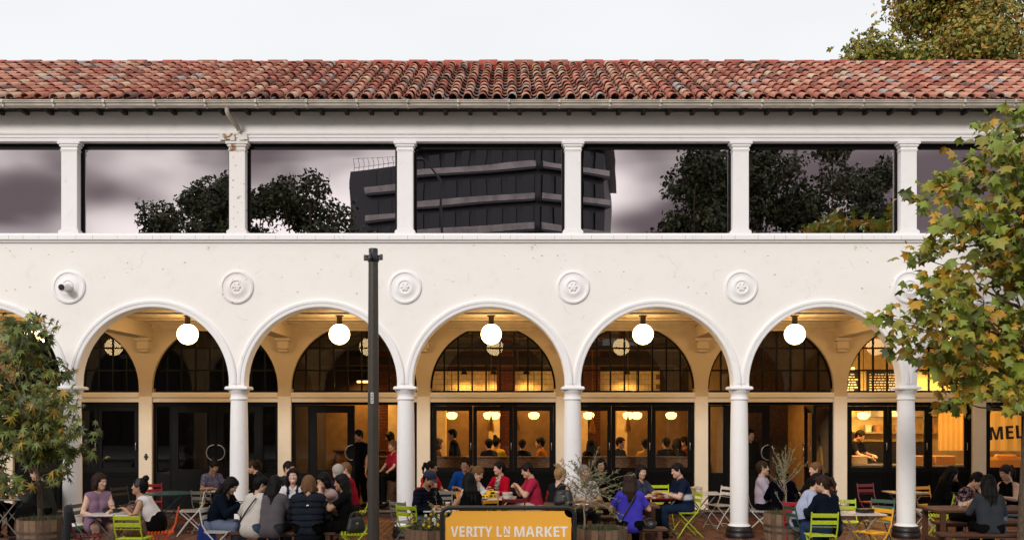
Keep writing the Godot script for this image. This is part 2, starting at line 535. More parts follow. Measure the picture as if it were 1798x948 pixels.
# ---------------------------------------------------------------- ground
func make_ground() -> void:
	struct("ground", mb().span(Vector3(-300, -0.6, -300), Vector3(300, -0.030, 9.0)), M.joint)
	var road := struct("road", mb().span(Vector3(-300, -0.6, 9.0), Vector3(300, -0.16, 21.0)), M.asphalt)
	road.name = "road"
	struct("far_pavement", mb().span(Vector3(-300, -0.6, 21.0), Vector3(300, -0.03, 300)), M.concrete)
	var kerb := mb()
	for k in range(-20, 20):
		kerb.span(Vector3(k * 1.5 + 0.004, -0.5, 8.85), Vector3(k * 1.5 + 1.496, -0.02, 9.12), 0.02)
	struct("kerb", kerb, M.concrete)
	var dashes := mb()
	for k in range(-10, 10):
		dashes.span(Vector3(k * 6.0, -0.158, 14.9), Vector3(k * 6.0 + 3.0, -0.156, 15.05))
	struct("road_marking", dashes, M.road_paint)
	# brick paving: courses running towards the building
	var pave := Node3D.new()
	pave.name = "pavement"; add_child(pave, true); pave.set_meta("kind", "structure")
	var slabs := mb()
	for a in range(-24, 24):
		for c in 9:
			slabs.span(Vector3(a * 0.9 + 0.004, -0.04, 0.63 + c * 0.9), Vector3(a * 0.9 + 0.896, -0.002, 0.63 + c * 0.9 + 0.892), 0.005)
	var fc := part("forecourt", slabs, M.forecourt, pave)
	fc.set_meta("kind", "stuff")
	part("bedding", mb().span(Vector3(-22, -0.026, -3.30), Vector3(22, -0.012, 8.8)), M.joint, pave)
	var w := 0.112
	var l := 0.228
	var one := mb().span(Vector3(-w / 2 + 0.004, -0.05, -l / 2 + 0.004), Vector3(w / 2 - 0.004, 0.0, l / 2 - 0.004), 0.006).mesh()
	var near := []
	var rest := []
	var tints := []
	for i in range(-92, 92):
		for j in range(-15, 4):
			var z := (j + (0.5 if posmod(i, 2) == 1 else 0.0)) * l
			var x := (i + 0.5) * w
			if z < -3.2 or z > 0.51: continue
			var t := Transform3D(Basis(Vector3(1, 0, rng.randf_range(-1, 1) * 0.012).normalized(), rng.randf_range(-0.02, 0.02)), Vector3(x, rng.randf_range(-0.004, 0.003), z))
			var k := rng.randi() % 5
			if z > 0.02 and z < 0.52 and absf(x) < 9.4 and near.size() < 300: near.append([t, k])
			else:
				rest.append(t); tints.append(lin(M["brick_%d" % k].albedo_color))
	for e in near:
		part("brick", one, M["brick_%d" % e[1]], pave, e[0])
	scatter("bricks", one, M.brick_any, rest, tints, pave)
	# raised shop floor and its threshold
	struct("shop_floor", mb().span(Vector3(-20, 0.0, -14), Vector3(20, STEP, -3.19)), M.step_stone)
	struct("threshold", mb().span(Vector3(-20, STEP - 0.03, -3.20), Vector3(20, STEP + 0.004, -3.12), 0.006), M.step_edge)


func col_x(i: int) -> float: return 1.109 + BAY * (i - 3)


func arch_outline(i0: int, i1: int, foot: float, top: float, pier: float) -> PackedVector2Array:
	var p := PackedVector2Array()
	var r := BAY / 2 - pier
	p.append(Vector2(col_x(i0) - 0.6, top)); p.append(Vector2(col_x(i0) - 0.6, foot))
	for i in range(i0, i1):
		p.append(Vector2(col_x(i) + pier, foot))
		for k in 29:
			var a := PI - PI * k / 28.0
			p.append(Vector2(col_x(i) + BAY / 2 + cos(a) * r, SPRING + sin(a) * r))
		p.append(Vector2(col_x(i + 1) - pier, foot))
	p.append(Vector2(col_x(i1) + 0.6, foot)); p.append(Vector2(col_x(i1) + 0.6, top))
	return p


func make_building() -> void:
	building = thing("arcade_building", "long cream two storey arcade building with arches and red tiled roof", "building")
	var x0 := col_x(-2) - 0.6
	var x1 := col_x(7) + 0.6
	# lower front wall with its arches
	part("front_wall", mb().prism(arch_outline(-2, 7, 2.745, 5.36, 0.142), -0.13, 0.13, Transform3D(), true), M.wall_paint, building)
	for i in range(-2, 7):
		var cx := col_x(i) + BAY / 2
		var prof := [Vector2(1.387, 0.10), Vector2(1.387, 0.155), Vector2(1.40, 0.165), Vector2(1.455, 0.168), Vector2(1.462, 0.180), Vector2(1.502, 0.184), Vector2(1.524, 0.165), Vector2(1.526, 0.10)]
		var a := part("archivolt", mb().arc_sweep(prof, Vector3(cx, SPRING, 0), 0.0, PI, 40), M.trim_paint, building)
		for s: float in [-1.0, 1.0]:
			part("stilt", mb().span(Vector3(cx + s * 1.386, 2.745, 0.10), Vector3(cx + s * 1.522, SPRING, 0.166)), M.trim_paint, a)
	# columns
	var shaft := mb().lathe([Vector2(0.0, 0.25), Vector2(0.164, 0.25), Vector2(0.166, 0.9), Vector2(0.163, 1.6), Vector2(0.155, 2.2), Vector2(0.148, 2.50), Vector2(0.0, 2.50)], 32).mesh()
	var base := mb().lathe([Vector2(0.0, 0.0), Vector2(0.246, 0.0), Vector2(0.250, 0.02), Vector2(0.250, 0.075), Vector2(0.236, 0.088), Vector2(0.232, 0.10), Vector2(0.240, 0.115), Vector2(0.236, 0.16), Vector2(0.214, 0.185), Vector2(0.208, 0.20), Vector2(0.0, 0.2)], 32).mesh()
	var torus := mb().lathe([Vector2(0.1, 0.2), Vector2(0.195, 0.201), Vector2(0.205, 0.212), Vector2(0.195, 0.226), Vector2(0.178, 0.236), Vector2(0.166, 0.26)], 32).mesh()
	var cap := mb().lathe([Vector2(0.1, 2.49), Vector2(0.148, 2.50), Vector2(0.166, 2.51), Vector2(0.170, 2.525), Vector2(0.160, 2.54), Vector2(0.15, 2.55), Vector2(0.15, 2.61), Vector2(0.16, 2.625), Vector2(0.185, 2.66), Vector2(0.195, 2.685), Vector2(0.1, 2.69)], 32)
	cap.box(Vector3(0, 2.715, 0), Vector3(0.415, 0.05, 0.415), 0.012)
	cap.box(Vector3(0, 2.745, 0), Vector3(0.375, 0.012, 0.375))
	var capm := cap.mesh()
	for i in range(-2, 8):
		var t := Transform3D(Basis(), Vector3(col_x(i), 0, 0))
		var s := part("column", shaft, M.trim_paint, building, t)
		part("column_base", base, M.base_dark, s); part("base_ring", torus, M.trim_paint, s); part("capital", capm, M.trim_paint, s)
	# plaster roundels between the arches
	var disc := mb().lathe([Vector2(0.306, -0.03), Vector2(0.306, 0.018), Vector2(0.290, 0.035), Vector2(0.262, 0.034), Vector2(0.250, 0.016), Vector2(0.205, 0.014), Vector2(0.17, 0.026), Vector2(0.135, 0.05), Vector2(0.115, 0.05), Vector2(0.105, 0.032), Vector2(0.072, 0.03), Vector2(0.06, 0.044), Vector2(0.03, 0.05), Vector2(0.0, 0.05)], 40).mesh()
	var petals := mb()
	for k in 6:
		petals.ball(Vector3(cos(TAU * k / 6) * 0.058, 0.036, sin(TAU * k / 6) * 0.058), Vector3(0.027, 0.016, 0.027), 8, 5)
	var pm := petals.mesh()
	for i in range(-1, 7):
		var t := Transform3D(Basis(Vector3.RIGHT, PI / 2), Vector3(col_x(i), 4.55, 0.13))
		var d := part("roundel", disc, M.peeling if i == 1 else M.trim_paint, building, t, "cracked and peeling plaster roundel" if i == 1 else "")
		part("rosette", pm, M.peeling if i == 1 else M.trim_paint, d)
	# sill course
	part("sill_course", mb().moulding(PackedVector2Array([Vector2(-0.2, 5.36), Vector2(0.165, 5.36), Vector2(0.17, 5.385), Vector2(0.195, 5.40), Vector2(0.215, 5.405), Vector2(0.215, 5.475), Vector2(0.20, 5.485), Vector2(0.185, 5.52), Vector2(-0.2, 5.52)]), x0, x1), M.trim_paint, building)
	# frieze over the windows
	part("architrave", mb().moulding(PackedVector2Array([Vector2(-0.2, 7.20), Vector2(0.13, 7.20), Vector2(0.135, 7.26), Vector2(0.150, 7.262), Vector2(0.152, 7.315), Vector2(0.172, 7.32), Vector2(0.175, 7.345), Vector2(0.13, 7.365), Vector2(-0.2, 7.365)]), x0, x1), M.trim_paint, building)
	part("frieze", mb().span(Vector3(x0, 7.365, -0.2), Vector3(x1, 7.78, 0.128)), M.wall_paint, building)
	# pilasters
	var pb := mb().span(Vector3(-0.145, 5.60, -0.12), Vector3(0.145, 7.02, 0.13), 0.006).mesh()
	var pbase := mb().span(Vector3(-0.185, 5.52, -0.12), Vector3(0.185, 5.575, 0.165), 0.006).span(Vector3(-0.168, 5.575, -0.12), Vector3(0.168, 5.60, 0.150), 0.008).mesh()
	var pcap := mb().span(Vector3(-0.150, 7.02, -0.12), Vector3(0.150, 7.035, 0.136)).span(Vector3(-0.162, 7.035, -0.12), Vector3(0.162, 7.055, 0.146), 0.006).span(Vector3(-0.148, 7.055, -0.12), Vector3(0.148, 7.10, 0.133)).span(Vector3(-0.175, 7.10, -0.12), Vector3(0.175, 7.145, 0.155), 0.012).span(Vector3(-0.205, 7.145, -0.12), Vector3(0.205, 7.198, 0.170), 0.008).mesh()
	for i in range(-2, 8):
		var t := Transform3D(Basis(), Vector3(col_x(i), 0, 0))
		var p := part("pilaster", pb, M.peeling if i == 1 else M.trim_paint, building, t, "flaking pilaster stained by rust under the spout" if i == 1 else "")
		part("pilaster_base", pbase, M.peeling if i == 1 else M.trim_paint, p)
		part("pilaster_capital", pcap, M.rusty_paint if i == 1 else M.trim_paint, p, Transform3D(), "rust stained capital" if i == 1 else "")
	# a rusty run on the moulding under the spout
	var run := mb()
	for k in 6:
		var w := rng.randf_range(0.02, 0.07)
		var cx := col_x(1) + rng.randf_range(-0.30, 0.34)
		run.span(Vector3(cx - w, 7.20 + rng.randf_range(0.0, 0.03), 0.176), Vector3(cx + w, 7.33, 0.1775 + 0.0004 * k))
	part("rust_run", run, M.rusty_paint, building)
	# upper windows
	for i in range(-2, 7):
		var a := col_x(i) + 0.147
		var b := col_x(i + 1) - 0.147
		var f := mb()
		f.span(Vector3(a, 5.52, -0.10), Vector3(a + 0.05, 7.20, -0.02)).span(Vector3(b - 0.05, 5.52, -0.10), Vector3(b, 7.20, -0.02))
		f.span(Vector3(a + 0.05, 5.52, -0.10), Vector3(b - 0.05, 5.555, -0.02)).span(Vector3(a + 0.05, 7.10, -0.10), Vector3(b - 0.05, 7.20, -0.02))
		var w := part("upper_window", f, M.black_frame, building)
		part("pane", mb().span(Vector3(a + 0.05, 5.555, -0.08), Vector3(b - 0.05, 7.10, -0.05)), M.mirror_film, w)
	# closed shell of the upper storey and the end walls
	part("rear_wall", mb().span(Vector3(x0, 0, -9.4), Vector3(x1, 7.8, -9.2)), M.wall_paint, building)
	for s: float in [x0, x1]:
		part("end_wall", mb().span(Vector3(s - 0.1, 0, -9.2), Vector3(s + 0.1, 7.8, -3.4)).span(Vector3(s - 0.1, 5.4, -3.4), Vector3(s + 0.1, 7.8, -0.14)), M.wall_paint, building)
	make_wear()
	make_roof(x0, x1)
	make_arcade(x0, x1)


# hairline cracks, chips and pockmarks in the plaster
func make_wear() -> void:
	var cr := mb()
	var ch := mb()
	for k in 20:
		var p := Vector2(rng.randf_range(-9.5, 9.5), rng.randf_range(4.45, 5.3))
		if k % 3 == 0: p = Vector2(col_x(rng.randi_range(-1, 6)) + rng.randfn(0, 0.12), rng.randf_range(3.75, 4.25))
		var a := -PI / 2 + rng.randfn(0, 0.8)
		for q in rng.randi_range(4, 9):
			a += rng.randfn(0, 0.5)
			var e := p + Vector2(cos(a), sin(a)) * rng.randf_range(0.02, 0.06)
			var w := Vector2(-sin(a), cos(a)) * rng.randf_range(0.001, 0.002)
			var blocked := false
			for i in range(-2, 7):
				if Vector2(col_x(i) + BAY / 2, SPRING).distance_to(e) < 1.56: blocked = true
			for i in range(-1, 7):
				if Vector2(col_x(i), 4.55).distance_to(e) < 0.33: blocked = true
			if not blocked: cr.quad(Vector3(p.x - w.x, p.y - w.y, 0.1312), Vector3(e.x - w.x, e.y - w.y, 0.1312), Vector3(e.x + w.x, e.y + w.y, 0.1312), Vector3(p.x + w.x, p.y + w.y, 0.1312), Vector3.BACK)
			p = e
	for k in 90:
		var p := Vector2(rng.randf_range(-9.6, 9.6), rng.randf_range(4.4, 5.32))
		var r := rng.randf_range(0.004, 0.014)
		var pts := PackedVector2Array()
		for q in 7: pts.append(p + Vector2(cos(TAU * q / 7) * 1.6, sin(TAU * q / 7)) * r * rng.randf_range(0.6, 1.2))
		for q in range(1, 6): ch.tri(Vector3(pts[0].x, pts[0].y, 0.1316), Vector3(pts[q].x, pts[q].y, 0.1316), Vector3(pts[q + 1].x, pts[q + 1].y, 0.1316), Vector3.BACK)
	part("cracks", cr, M.crack, building)
	part("chips", ch, M.chip, building)
	# joints across the sill course
	var sj := mb()
	for k in 60:
		var x := -9.8 + k * 0.33 + rng.randfn(0, 0.06)
		sj.span(Vector3(x, 5.406, 0.2152), Vector3(x + rng.randf_range(0.004, 0.009), 5.474, 0.2160))
	part("sill_joints", sj, M.crack, building)


func make_roof(x0: float, x1: float) -> void:
	var eave := Vector3(0, 7.745, 0.56)
	var ridge := Vector3(0, 9.84, -3.40)
	var roof := part("roof", mb().moulding(PackedVector2Array([Vector2(0.465, 7.735), Vector2(0.51, 7.735), Vector2(-3.40, 9.80), Vector2(-9.6, 7.78), Vector2(-9.5, 7.70)]), x0 - 0.3, x1 + 0.3), M.rafter, building)
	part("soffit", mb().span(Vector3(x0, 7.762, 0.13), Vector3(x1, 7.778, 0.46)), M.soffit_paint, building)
	var raf := mb().span(Vector3(-0.036, 7.665, 0.132), Vector3(0.036, 7.760, 0.47), 0.008).mesh()
	var x := x0 + 0.15
	while x < x1:
		part("rafter_tail", raf, M.rafter, building, Transform3D(Basis(), Vector3(x, 0, 0)))
		x += 0.447
	# gutter
	var gx := PackedVector2Array([Vector2(0.485, 7.732), Vector2(0.485, 7.70), Vector2(0.50, 7.68), Vector2(0.575, 7.68), Vector2(0.60, 7.70), Vector2(0.605, 7.728), Vector2(0.632, 7.742), Vector2(0.637, 7.765), Vector2(0.650, 7.772), Vector2(0.650, 7.786), Vector2(0.632, 7.79), Vector2(0.62, 7.78), Vector2(0.615, 7.755), Vector2(0.585, 7.738), Vector2(0.58, 7.705), Vector2(0.505, 7.70), Vector2(0.50, 7.732)])
	var gut := part("gutter", mb().moulding(gx, x0 - 0.2, x1 + 0.2), M.gutter_paint, building)
	x = x0 + 0.4
	while x < x1:
		part("gutter_strap", mb().span(Vector3(x - 0.018, 7.675, 0.49), Vector3(x + 0.018, 7.682, 0.605)).span(Vector3(x - 0.018, 7.68, 0.604), Vector3(x + 0.018, 7.735, 0.612)).span(Vector3(x - 0.02, 7.735, 0.638), Vector3(x + 0.02, 7.794, 0.655)), M.gutter_paint, gut)
		x += 0.894
	# short spout that comes down from the gutter to a pilaster
	var sx := col_x(1) - 0.06
	part("spout", mb().tube([Vector3(sx, 7.70, 0.53), Vector3(sx, 7.62, 0.53), Vector3(sx + 0.015, 7.56, 0.50), Vector3(sx + 0.07, 7.47, 0.32), Vector3(sx + 0.11, 7.40, 0.21), Vector3(sx + 0.115, 7.36, 0.20)], [0.04], 12), M.gutter_paint, building)
	# barrel tiles
	var along := (ridge - eave).normalized()
	var up := along.cross(Vector3.RIGHT) * -1.0
	if up.y < 0: up = -up
	var fr := Basis(Vector3.RIGHT, up, -along)
	var cover := mb()
	var seg := 8
	var len := 0.43
	for k in seg:
		var a := PI * k / seg
		var b := PI * (k + 1) / seg
		var ca := Vector3(cos(a), sin(a), 0); var cb := Vector3(cos(b), sin(b), 0)
		var lo := Vector3(0, 0.030, 0); var hi := Vector3(0, 0.0, -len)
		cover.quadn(lo + ca * 0.088, lo + cb * 0.088, hi + cb * 0.074, hi + ca * 0.074, ca, cb, cb, ca)
		cover.quadn(lo + ca * 0.074, lo + cb * 0.074, hi + cb * 0.062, hi + ca * 0.062, -ca, -cb, -cb, -ca)
		cover.quad(lo + ca * 0.088, lo + cb * 0.088, lo + cb * 0.074, lo + ca * 0.074, Vector3(0, 0, 1))
	var cm := cover.mesh()
	var rows := 12
	var step := (ridge - eave).length() / rows
	var pitch := 0.2612
	var spots := []
	var n0 := int(floor((x0 - 0.2) / pitch))
	var n1 := int(ceil((x1 + 0.2) / pitch))
	for r in rows:
		for c in range(n0, n1 + 1):
			var p := eave + along * (r * step) + up * 0.062 + Vector3(c * pitch + rng.randf_range(-0.012, 0.012), rng.randf_range(-0.004, 0.008), 0)
			var bs := fr * Basis(Vector3.UP, rng.randf_range(-0.035, 0.035)) * Basis(Vector3.BACK, rng.randf_range(-0.06, 0.06))
			var roll := rng.randf()
			var k := 0
			if roll < 0.26: k = 0
			elif roll < 0.48: k = 1
			elif roll < 0.68: k = 2
			elif roll < 0.78: k = 3
			elif roll < 0.88: k = 4
			elif roll < 0.92: k = 5
			elif roll < 0.95: k = 6
			else: k = 7
			spots.append([absf(p.x) * 0.12 + r, Transform3D(bs, p), k, r])
	var ranked := spots.duplicate()
	ranked.sort_custom(func(a, b): return a[0] < b[0])
	var rest := []
	var tints := []
	for i in ranked.size():
		var e: Array = ranked[i]
		if i < 300: part("tile", cm, M["tile_%d" % e[2]], roof, e[1])
		else:
			rest.append(e[1]); tints.append(lin(M["tile_%d" % e[2]].albedo_color) * rng.randf_range(0.85, 1.1))
	scatter("tiles", cm, M.tile_any, rest, tints, roof)
	var pans := []
	tints = []
	for r in rows:
		for c in range(n0, n1 + 1):
			var p := eave + along * (r * step + 0.41) + up * 0.070 + Vector3((c + 0.5) * pitch, 0, 0)
			pans.append(Transform3D(Basis(Vector3.RIGHT, -up, along) * Basis(Vector3.BACK, rng.randf_range(-0.03, 0.03)), p))
			tints.append(lin(M["tile_%d" % (rng.randi() % 6)].albedo_color) * rng.randf_range(0.75, 1.0))
	scatter("channel_tiles", cm, M.tile_any, pans, tints, roof)
	# ridge capping: every second cap laps over its neighbours
	var caps: Array = []
	for q: float in [0.150, 0.172]:
		var cap := mb()
		for k in 10:
			var a := PI * k / 10.0
			var b := PI * (k + 1) / 10.0
			var ca := Vector3(0, sin(a), cos(a)); var cb := Vector3(0, sin(b), cos(b))
			var lo := Vector3(-0.20, 0, 0); var hi := Vector3(0.20, 0, 0)
			cap.quadn(lo + ca * q, lo + cb * q, hi + cb * q, hi + ca * q, ca, cb, cb, ca)
			cap.quad(lo + ca * q, lo + cb * q, lo + cb * (q - 0.02), lo + ca * (q - 0.02), Vector3.LEFT)
			cap.quad(hi + ca * q, hi + cb * q, hi + cb * (q - 0.02), hi + ca * (q - 0.02), Vector3.RIGHT)
		caps.append(cap.mesh())
	var n := 0
	x = x0
	while x < x1:
		part("ridge_cap", caps[n % 2], M.ridge if rng.randf() < 0.7 else M.tile_3, roof, Transform3D(Basis(Vector3.BACK, rng.randf_range(-0.012, 0.012)), Vector3(x, 9.835 + rng.randf_range(-0.006, 0.006), -3.40)))
		x += 0.385; n += 1
	part("ridge_mortar", mb().moulding(PackedVector2Array([Vector2(-3.22, 9.72), Vector2(-3.25, 9.90), Vector2(-3.55, 9.90), Vector2(-3.58, 9.72)]), x0, x1), M.mortar, roof)
	# low white vent box by the ridge
	part("roof_vent", mb().span(Vector3(10.75, 9.7, -4.3), Vector3(11.6, 10.06, -3.9), 0.03), M.trim_paint, roof)


func make_arcade(x0: float, x1: float) -> void:
	# ceiling with battens, cross beams on corbels
	var cl := part("arcade_ceiling", mb().span(Vector3(x0, 4.225, -3.40), Vector3(x1, 4.40, -0.13)), M.ceiling_paint, building)
	for z: float in [-0.28, -1.2, -2.45, -3.1]:
		part("ceiling_batten", mb().span(Vector3(x0, 4.195, z - 0.06), Vector3(x1, 4.226, z + 0.06), 0.006), M.ceiling_paint, cl)
	part("ceiling_moulding", mb().moulding(PackedVector2Array([Vector2(-3.385, 4.06), Vector2(-3.35, 4.06), Vector2(-3.34, 4.10), Vector2(-3.31, 4.12), Vector2(-3.27, 4.18), Vector2(-3.25, 4.224), Vector2(-3.385, 4.224)]), x0, x1), M.ceiling_paint, cl)
	var beam := mb().span(Vector3(-0.15, 3.93, -3.38), Vector3(0.15, 4.224, -0.13)).span(Vector3(-0.175, 3.90, -3.38), Vector3(0.175, 3.935, -0.13), 0.008).span(Vector3(-0.18, 4.15, -3.38), Vector3(0.18, 4.192, -0.13), 0.008).mesh()
	var corbel := mb().span(Vector3(-0.16, 3.83, -3.385), Vector3(0.16, 3.90, -3.16), 0.01).span(Vector3(-0.125, 3.66, -3.385), Vector3(0.125, 3.83, -3.21), 0.008).span(Vector3(-0.10, 3.59, -3.385), Vector3(0.10, 3.66, -3.26), 0.01).mesh()
	for i in range(-2, 8):
		var t := Transform3D(Basis(), Vector3(col_x(i), 0, 0))
		var b := part("ceiling_beam", beam, M.arcade_paint, building, t)
		part("corbel", corbel, M.arcade_paint, b)
	# inner wall
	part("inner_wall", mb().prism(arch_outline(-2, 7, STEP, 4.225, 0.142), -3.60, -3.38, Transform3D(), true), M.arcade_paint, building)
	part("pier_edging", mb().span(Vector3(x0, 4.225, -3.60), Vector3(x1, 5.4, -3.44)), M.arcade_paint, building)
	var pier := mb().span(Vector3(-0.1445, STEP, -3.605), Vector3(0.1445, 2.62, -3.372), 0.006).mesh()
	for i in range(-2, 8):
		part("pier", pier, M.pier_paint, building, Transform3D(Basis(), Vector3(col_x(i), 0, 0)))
	for i in range(-2, 7):
		make_lunette(i)
	var kinds := {-2: "w", -1: "w", 0: "d", 1: "o", 2: "w", 3: "w", 4: "o", 5: "w", 6: "w"}
	for i in kinds:
		if kinds[i] == "w": make_casements(i)
		else: make_doors(i, kinds[i] == "o")
	# rainwater fitting on a pier, electrical boxes
	part("pier_bracket", mb().box(Vector3(col_x(0) + 0.02, 1.30, -3.37), Vector3(0.05, 0.14, 0.03), 0.01).box(Vector3(col_x(0) + 0.02, 1.30, -3.365), Vector3(0.09, 0.05, 0.03), 0.008), M.black_metal, building)


func make_lunette(i: int) -> void:
	var cx := col_x(i) + BAY / 2
	var r := ARCH_R
	var z := -3.50
	part("transom_beam", mb().moulding(PackedVector2Array([Vector2(-3.58, 2.50), Vector2(-3.40, 2.50), Vector2(-3.40, 2.595), Vector2(-3.37, 2.605), Vector2(-3.37, 2.69), Vector2(-3.385, 2.712), Vector2(-3.58, 2.712)]), cx - r + 0.004, cx + r - 0.004), M.pier_paint, building)
	var f := mb()
	var poly := [Vector2(r - 0.045, z - 0.03), Vector2(r - 0.045, z + 0.03), Vector2(r - 0.002, z + 0.03), Vector2(r - 0.002, z - 0.03)]
	f.arc_sweep(poly, Vector3(cx, SPRING, 0), 0, PI, 36)
	f.span(Vector3(cx - r + 0.045, 2.712, z - 0.03), Vector3(cx + r - 0.045, 2.755, z + 0.03))
	var w := part("lunette_window", f, M.black_frame, building)
	var xs := [-r]
	for k in range(1, 9):
		var x := -r + 2 * r * k / 9.0
		xs.append(x)
		var h := SPRING + sqrt(r * r - x * x) - 0.03
		part("mullion", mb().span(Vector3(cx + x - 0.018, 2.755, z - 0.02), Vector3(cx + x + 0.018, h, z + 0.02)), M.black_frame, w)
	xs.append(r)
	var ys := [2.755, 3.20, 3.69, 4.2]
	for y: float in [3.20, 3.69]:
		var h := sqrt(r * r - (y - SPRING) * (y - SPRING)) - 0.03
		part("glazing_bar", mb().span(Vector3(cx - h, y - 0.018, z - 0.017), Vector3(cx + h, y + 0.018, z + 0.017)), M.black_frame, w)
	var semi := PackedVector2Array()
	for k in 37:
		semi.append(Vector2(cos(PI * k / 36), sin(PI * k / 36)) * (r - 0.03) + Vector2(0, SPRING))
	semi.append(Vector2(-r + 0.03, 2.74)); semi.append(Vector2(r - 0.03, 2.74))
	for a in 9:
		for b in 3:
			var cell := PackedVector2Array([Vector2(xs[a] + 0.004, ys[b]), Vector2(xs[a + 1] - 0.004, ys[b]), Vector2(xs[a + 1] - 0.004, ys[b + 1]), Vector2(xs[a] + 0.004, ys[b + 1])])
			for g in Geometry2D.intersect_polygons(cell, semi):
				var m := mb()
				var tilt := rng.randf_range(-0.004, 0.004)
				var ix := Geometry2D.triangulate_polygon(g)
				for q in range(0, ix.size(), 3):
					m.tri(Vector3(cx + g[ix[q]].x, g[ix[q]].y, z + tilt * g[ix[q]].x), Vector3(cx + g[ix[q + 1]].x, g[ix[q + 1]].y, z + tilt * g[ix[q + 1]].x), Vector3(cx + g[ix[q + 2]].x, g[ix[q + 2]].y, z + tilt * g[ix[q + 2]].x), Vector3.BACK)
				if m.v.size(): part("pane", m, M.glass, w)


func pane_sheet(x0: float, x1: float, y0: float, y1: float, z: float) -> Mb:
	return mb().quad(Vector3(x0, y0, z), Vector3(x1, y0, z), Vector3(x1, y1, z), Vector3(x0, y1, z), Vector3.BACK)


func ring_frame(m: Mb, x0: float, x1: float, y0: float, y1: float, s: float, b: float, t: float, z0: float, z1: float) -> Mb:
	m.span(Vector3(x0, y0, z0), Vector3(x0 + s, y1, z1), 0.004).span(Vector3(x1 - s, y0, z0), Vector3(x1, y1, z1), 0.004)
	m.span(Vector3(x0 + s, y0, z0 + 0.001), Vector3(x1 - s, y0 + b, z1 - 0.001)).span(Vector3(x0 + s, y1 - t, z0 + 0.001), Vector3(x1 - s, y1, z1 - 0.001))
	return m


func make_casements(i: int) -> void:
	var a := col_x(i) + 0.143
	var b := col_x(i + 1) - 0.143
	var z := -3.50
	part("shopfront_frame", ring_frame(mb(), a, b, 0.95, 2.498, 0.05, 0.06, 0.08, z - 0.05, z + 0.05), M.black_frame, building)
	var k := part("kick_panel", mb().span(Vector3(a, STEP, z - 0.04), Vector3(b, 0.95, z + 0.03)), M.black_panel, building)
	for q in 3:
		var w := (b - a) / 3.0
		part("panel_batten", ring_frame(mb(), a + w * q + 0.02, a + w * (q + 1) - 0.02, STEP + 0.01, 0.94, 0.06, 0.08, 0.07, z + 0.03, z + 0.048), M.black_panel, k)
	var w2 := (b - a - 0.10) / 3.0
	for q in 3:
		var l := a + 0.05 + w2 * q
		var o := part("casement", ring_frame(mb(), l + 0.004, l + w2 - 0.004, 1.01, 2.416, 0.085, 0.05, 0.11, z - 0.03, z + 0.025), M.black_frame, building)
		part("pane", pane_sheet(l + 0.089, l + w2 - 0.089, 1.06, 2.306, z + rng.randf_range(-0.002, 0.002)), M.glass, o)
		part("catch", mb().tube([Vector3(l + w2 - 0.045, 1.45, z + 0.03), Vector3(l + w2 - 0.045, 1.45, z + 0.06), Vector3(l + w2 - 0.045, 1.60, z + 0.06), Vector3(l + w2 - 0.045, 1.60, z + 0.03)], [0.008], 6), M.steel, o)


func make_doors(i: int, right_open: bool) -> void:
	var a := col_x(i) + 0.143
	var b := col_x(i + 1) - 0.143
	var z := -3.50
	part("shopfront_frame", ring_frame(mb(), a, b, STEP, 2.498, 0.045, 0.02, 0.06, z - 0.05, z + 0.05), M.black_frame, building)
	for s in 2:
		var l := a + 0.045 if s == 0 else b - 0.385
		var o := part("sidelight", ring_frame(mb(), l, l + 0.34, STEP + 0.02, 2.43, 0.03, 0.78, 0.03, z - 0.03, z + 0.03), M.black_frame, building)
		part("pane", pane_sheet(l + 0.03, l + 0.31, 0.94, 2.40, z), M.glass, o)
	var d0 := a + 0.385
	var d1 := b - 0.385
	var mid := (d0 + d1) / 2
	for s in 2:
		var w := mid - d0 - 0.006
		var o := Node3D.new()
		o.name = "door"; building.add_child(o, true)
		# the leaf is drawn from its hinge; the right leaf turns the other way
		var sx := 1.0 if s == 0 else -1.0
		o.position = Vector3(d0 + 0.003 if s == 0 else d1 - 0.003, 0, z)
		if s == 1 and right_open: o.rotation.y = deg_to_rad(-96.0)
		var x0 := minf(0, sx * w)
		var x1 := maxf(0, sx * w)
		part("leaf", ring_frame(mb(), x0, x1, STEP + 0.015, 2.43, 0.16, 0.86, 0.165, -0.024, 0.024), M.black_frame, o)
		part("pane", pane_sheet(x0 + 0.16, x1 - 0.16, 1.015, 2.265, 0.0), M.glass, o)
		var ps := []
		for k in 17:
			var q := PI * k / 16.0 - PI / 2
			ps.append(Vector3(sx * (w - 0.045) - sx * cos(q) * 0.155, 1.39 + sin(q) * 0.165, 0.075))
		part("handle", mb().tube(ps, [0.011], 8).tube([ps[0], ps[0] - Vector3(0, 0, 0.05)], [0.012], 6).tube([ps[16], ps[16] - Vector3(0, 0, 0.05)], [0.012], 6), M.steel, o)


# ---------------------------------------------------------------- rooms behind the glass
func room_block(called: String, m: Mb, material: Material, parent: Node3D) -> MeshInstance3D:
	return part(called, m, material, parent)


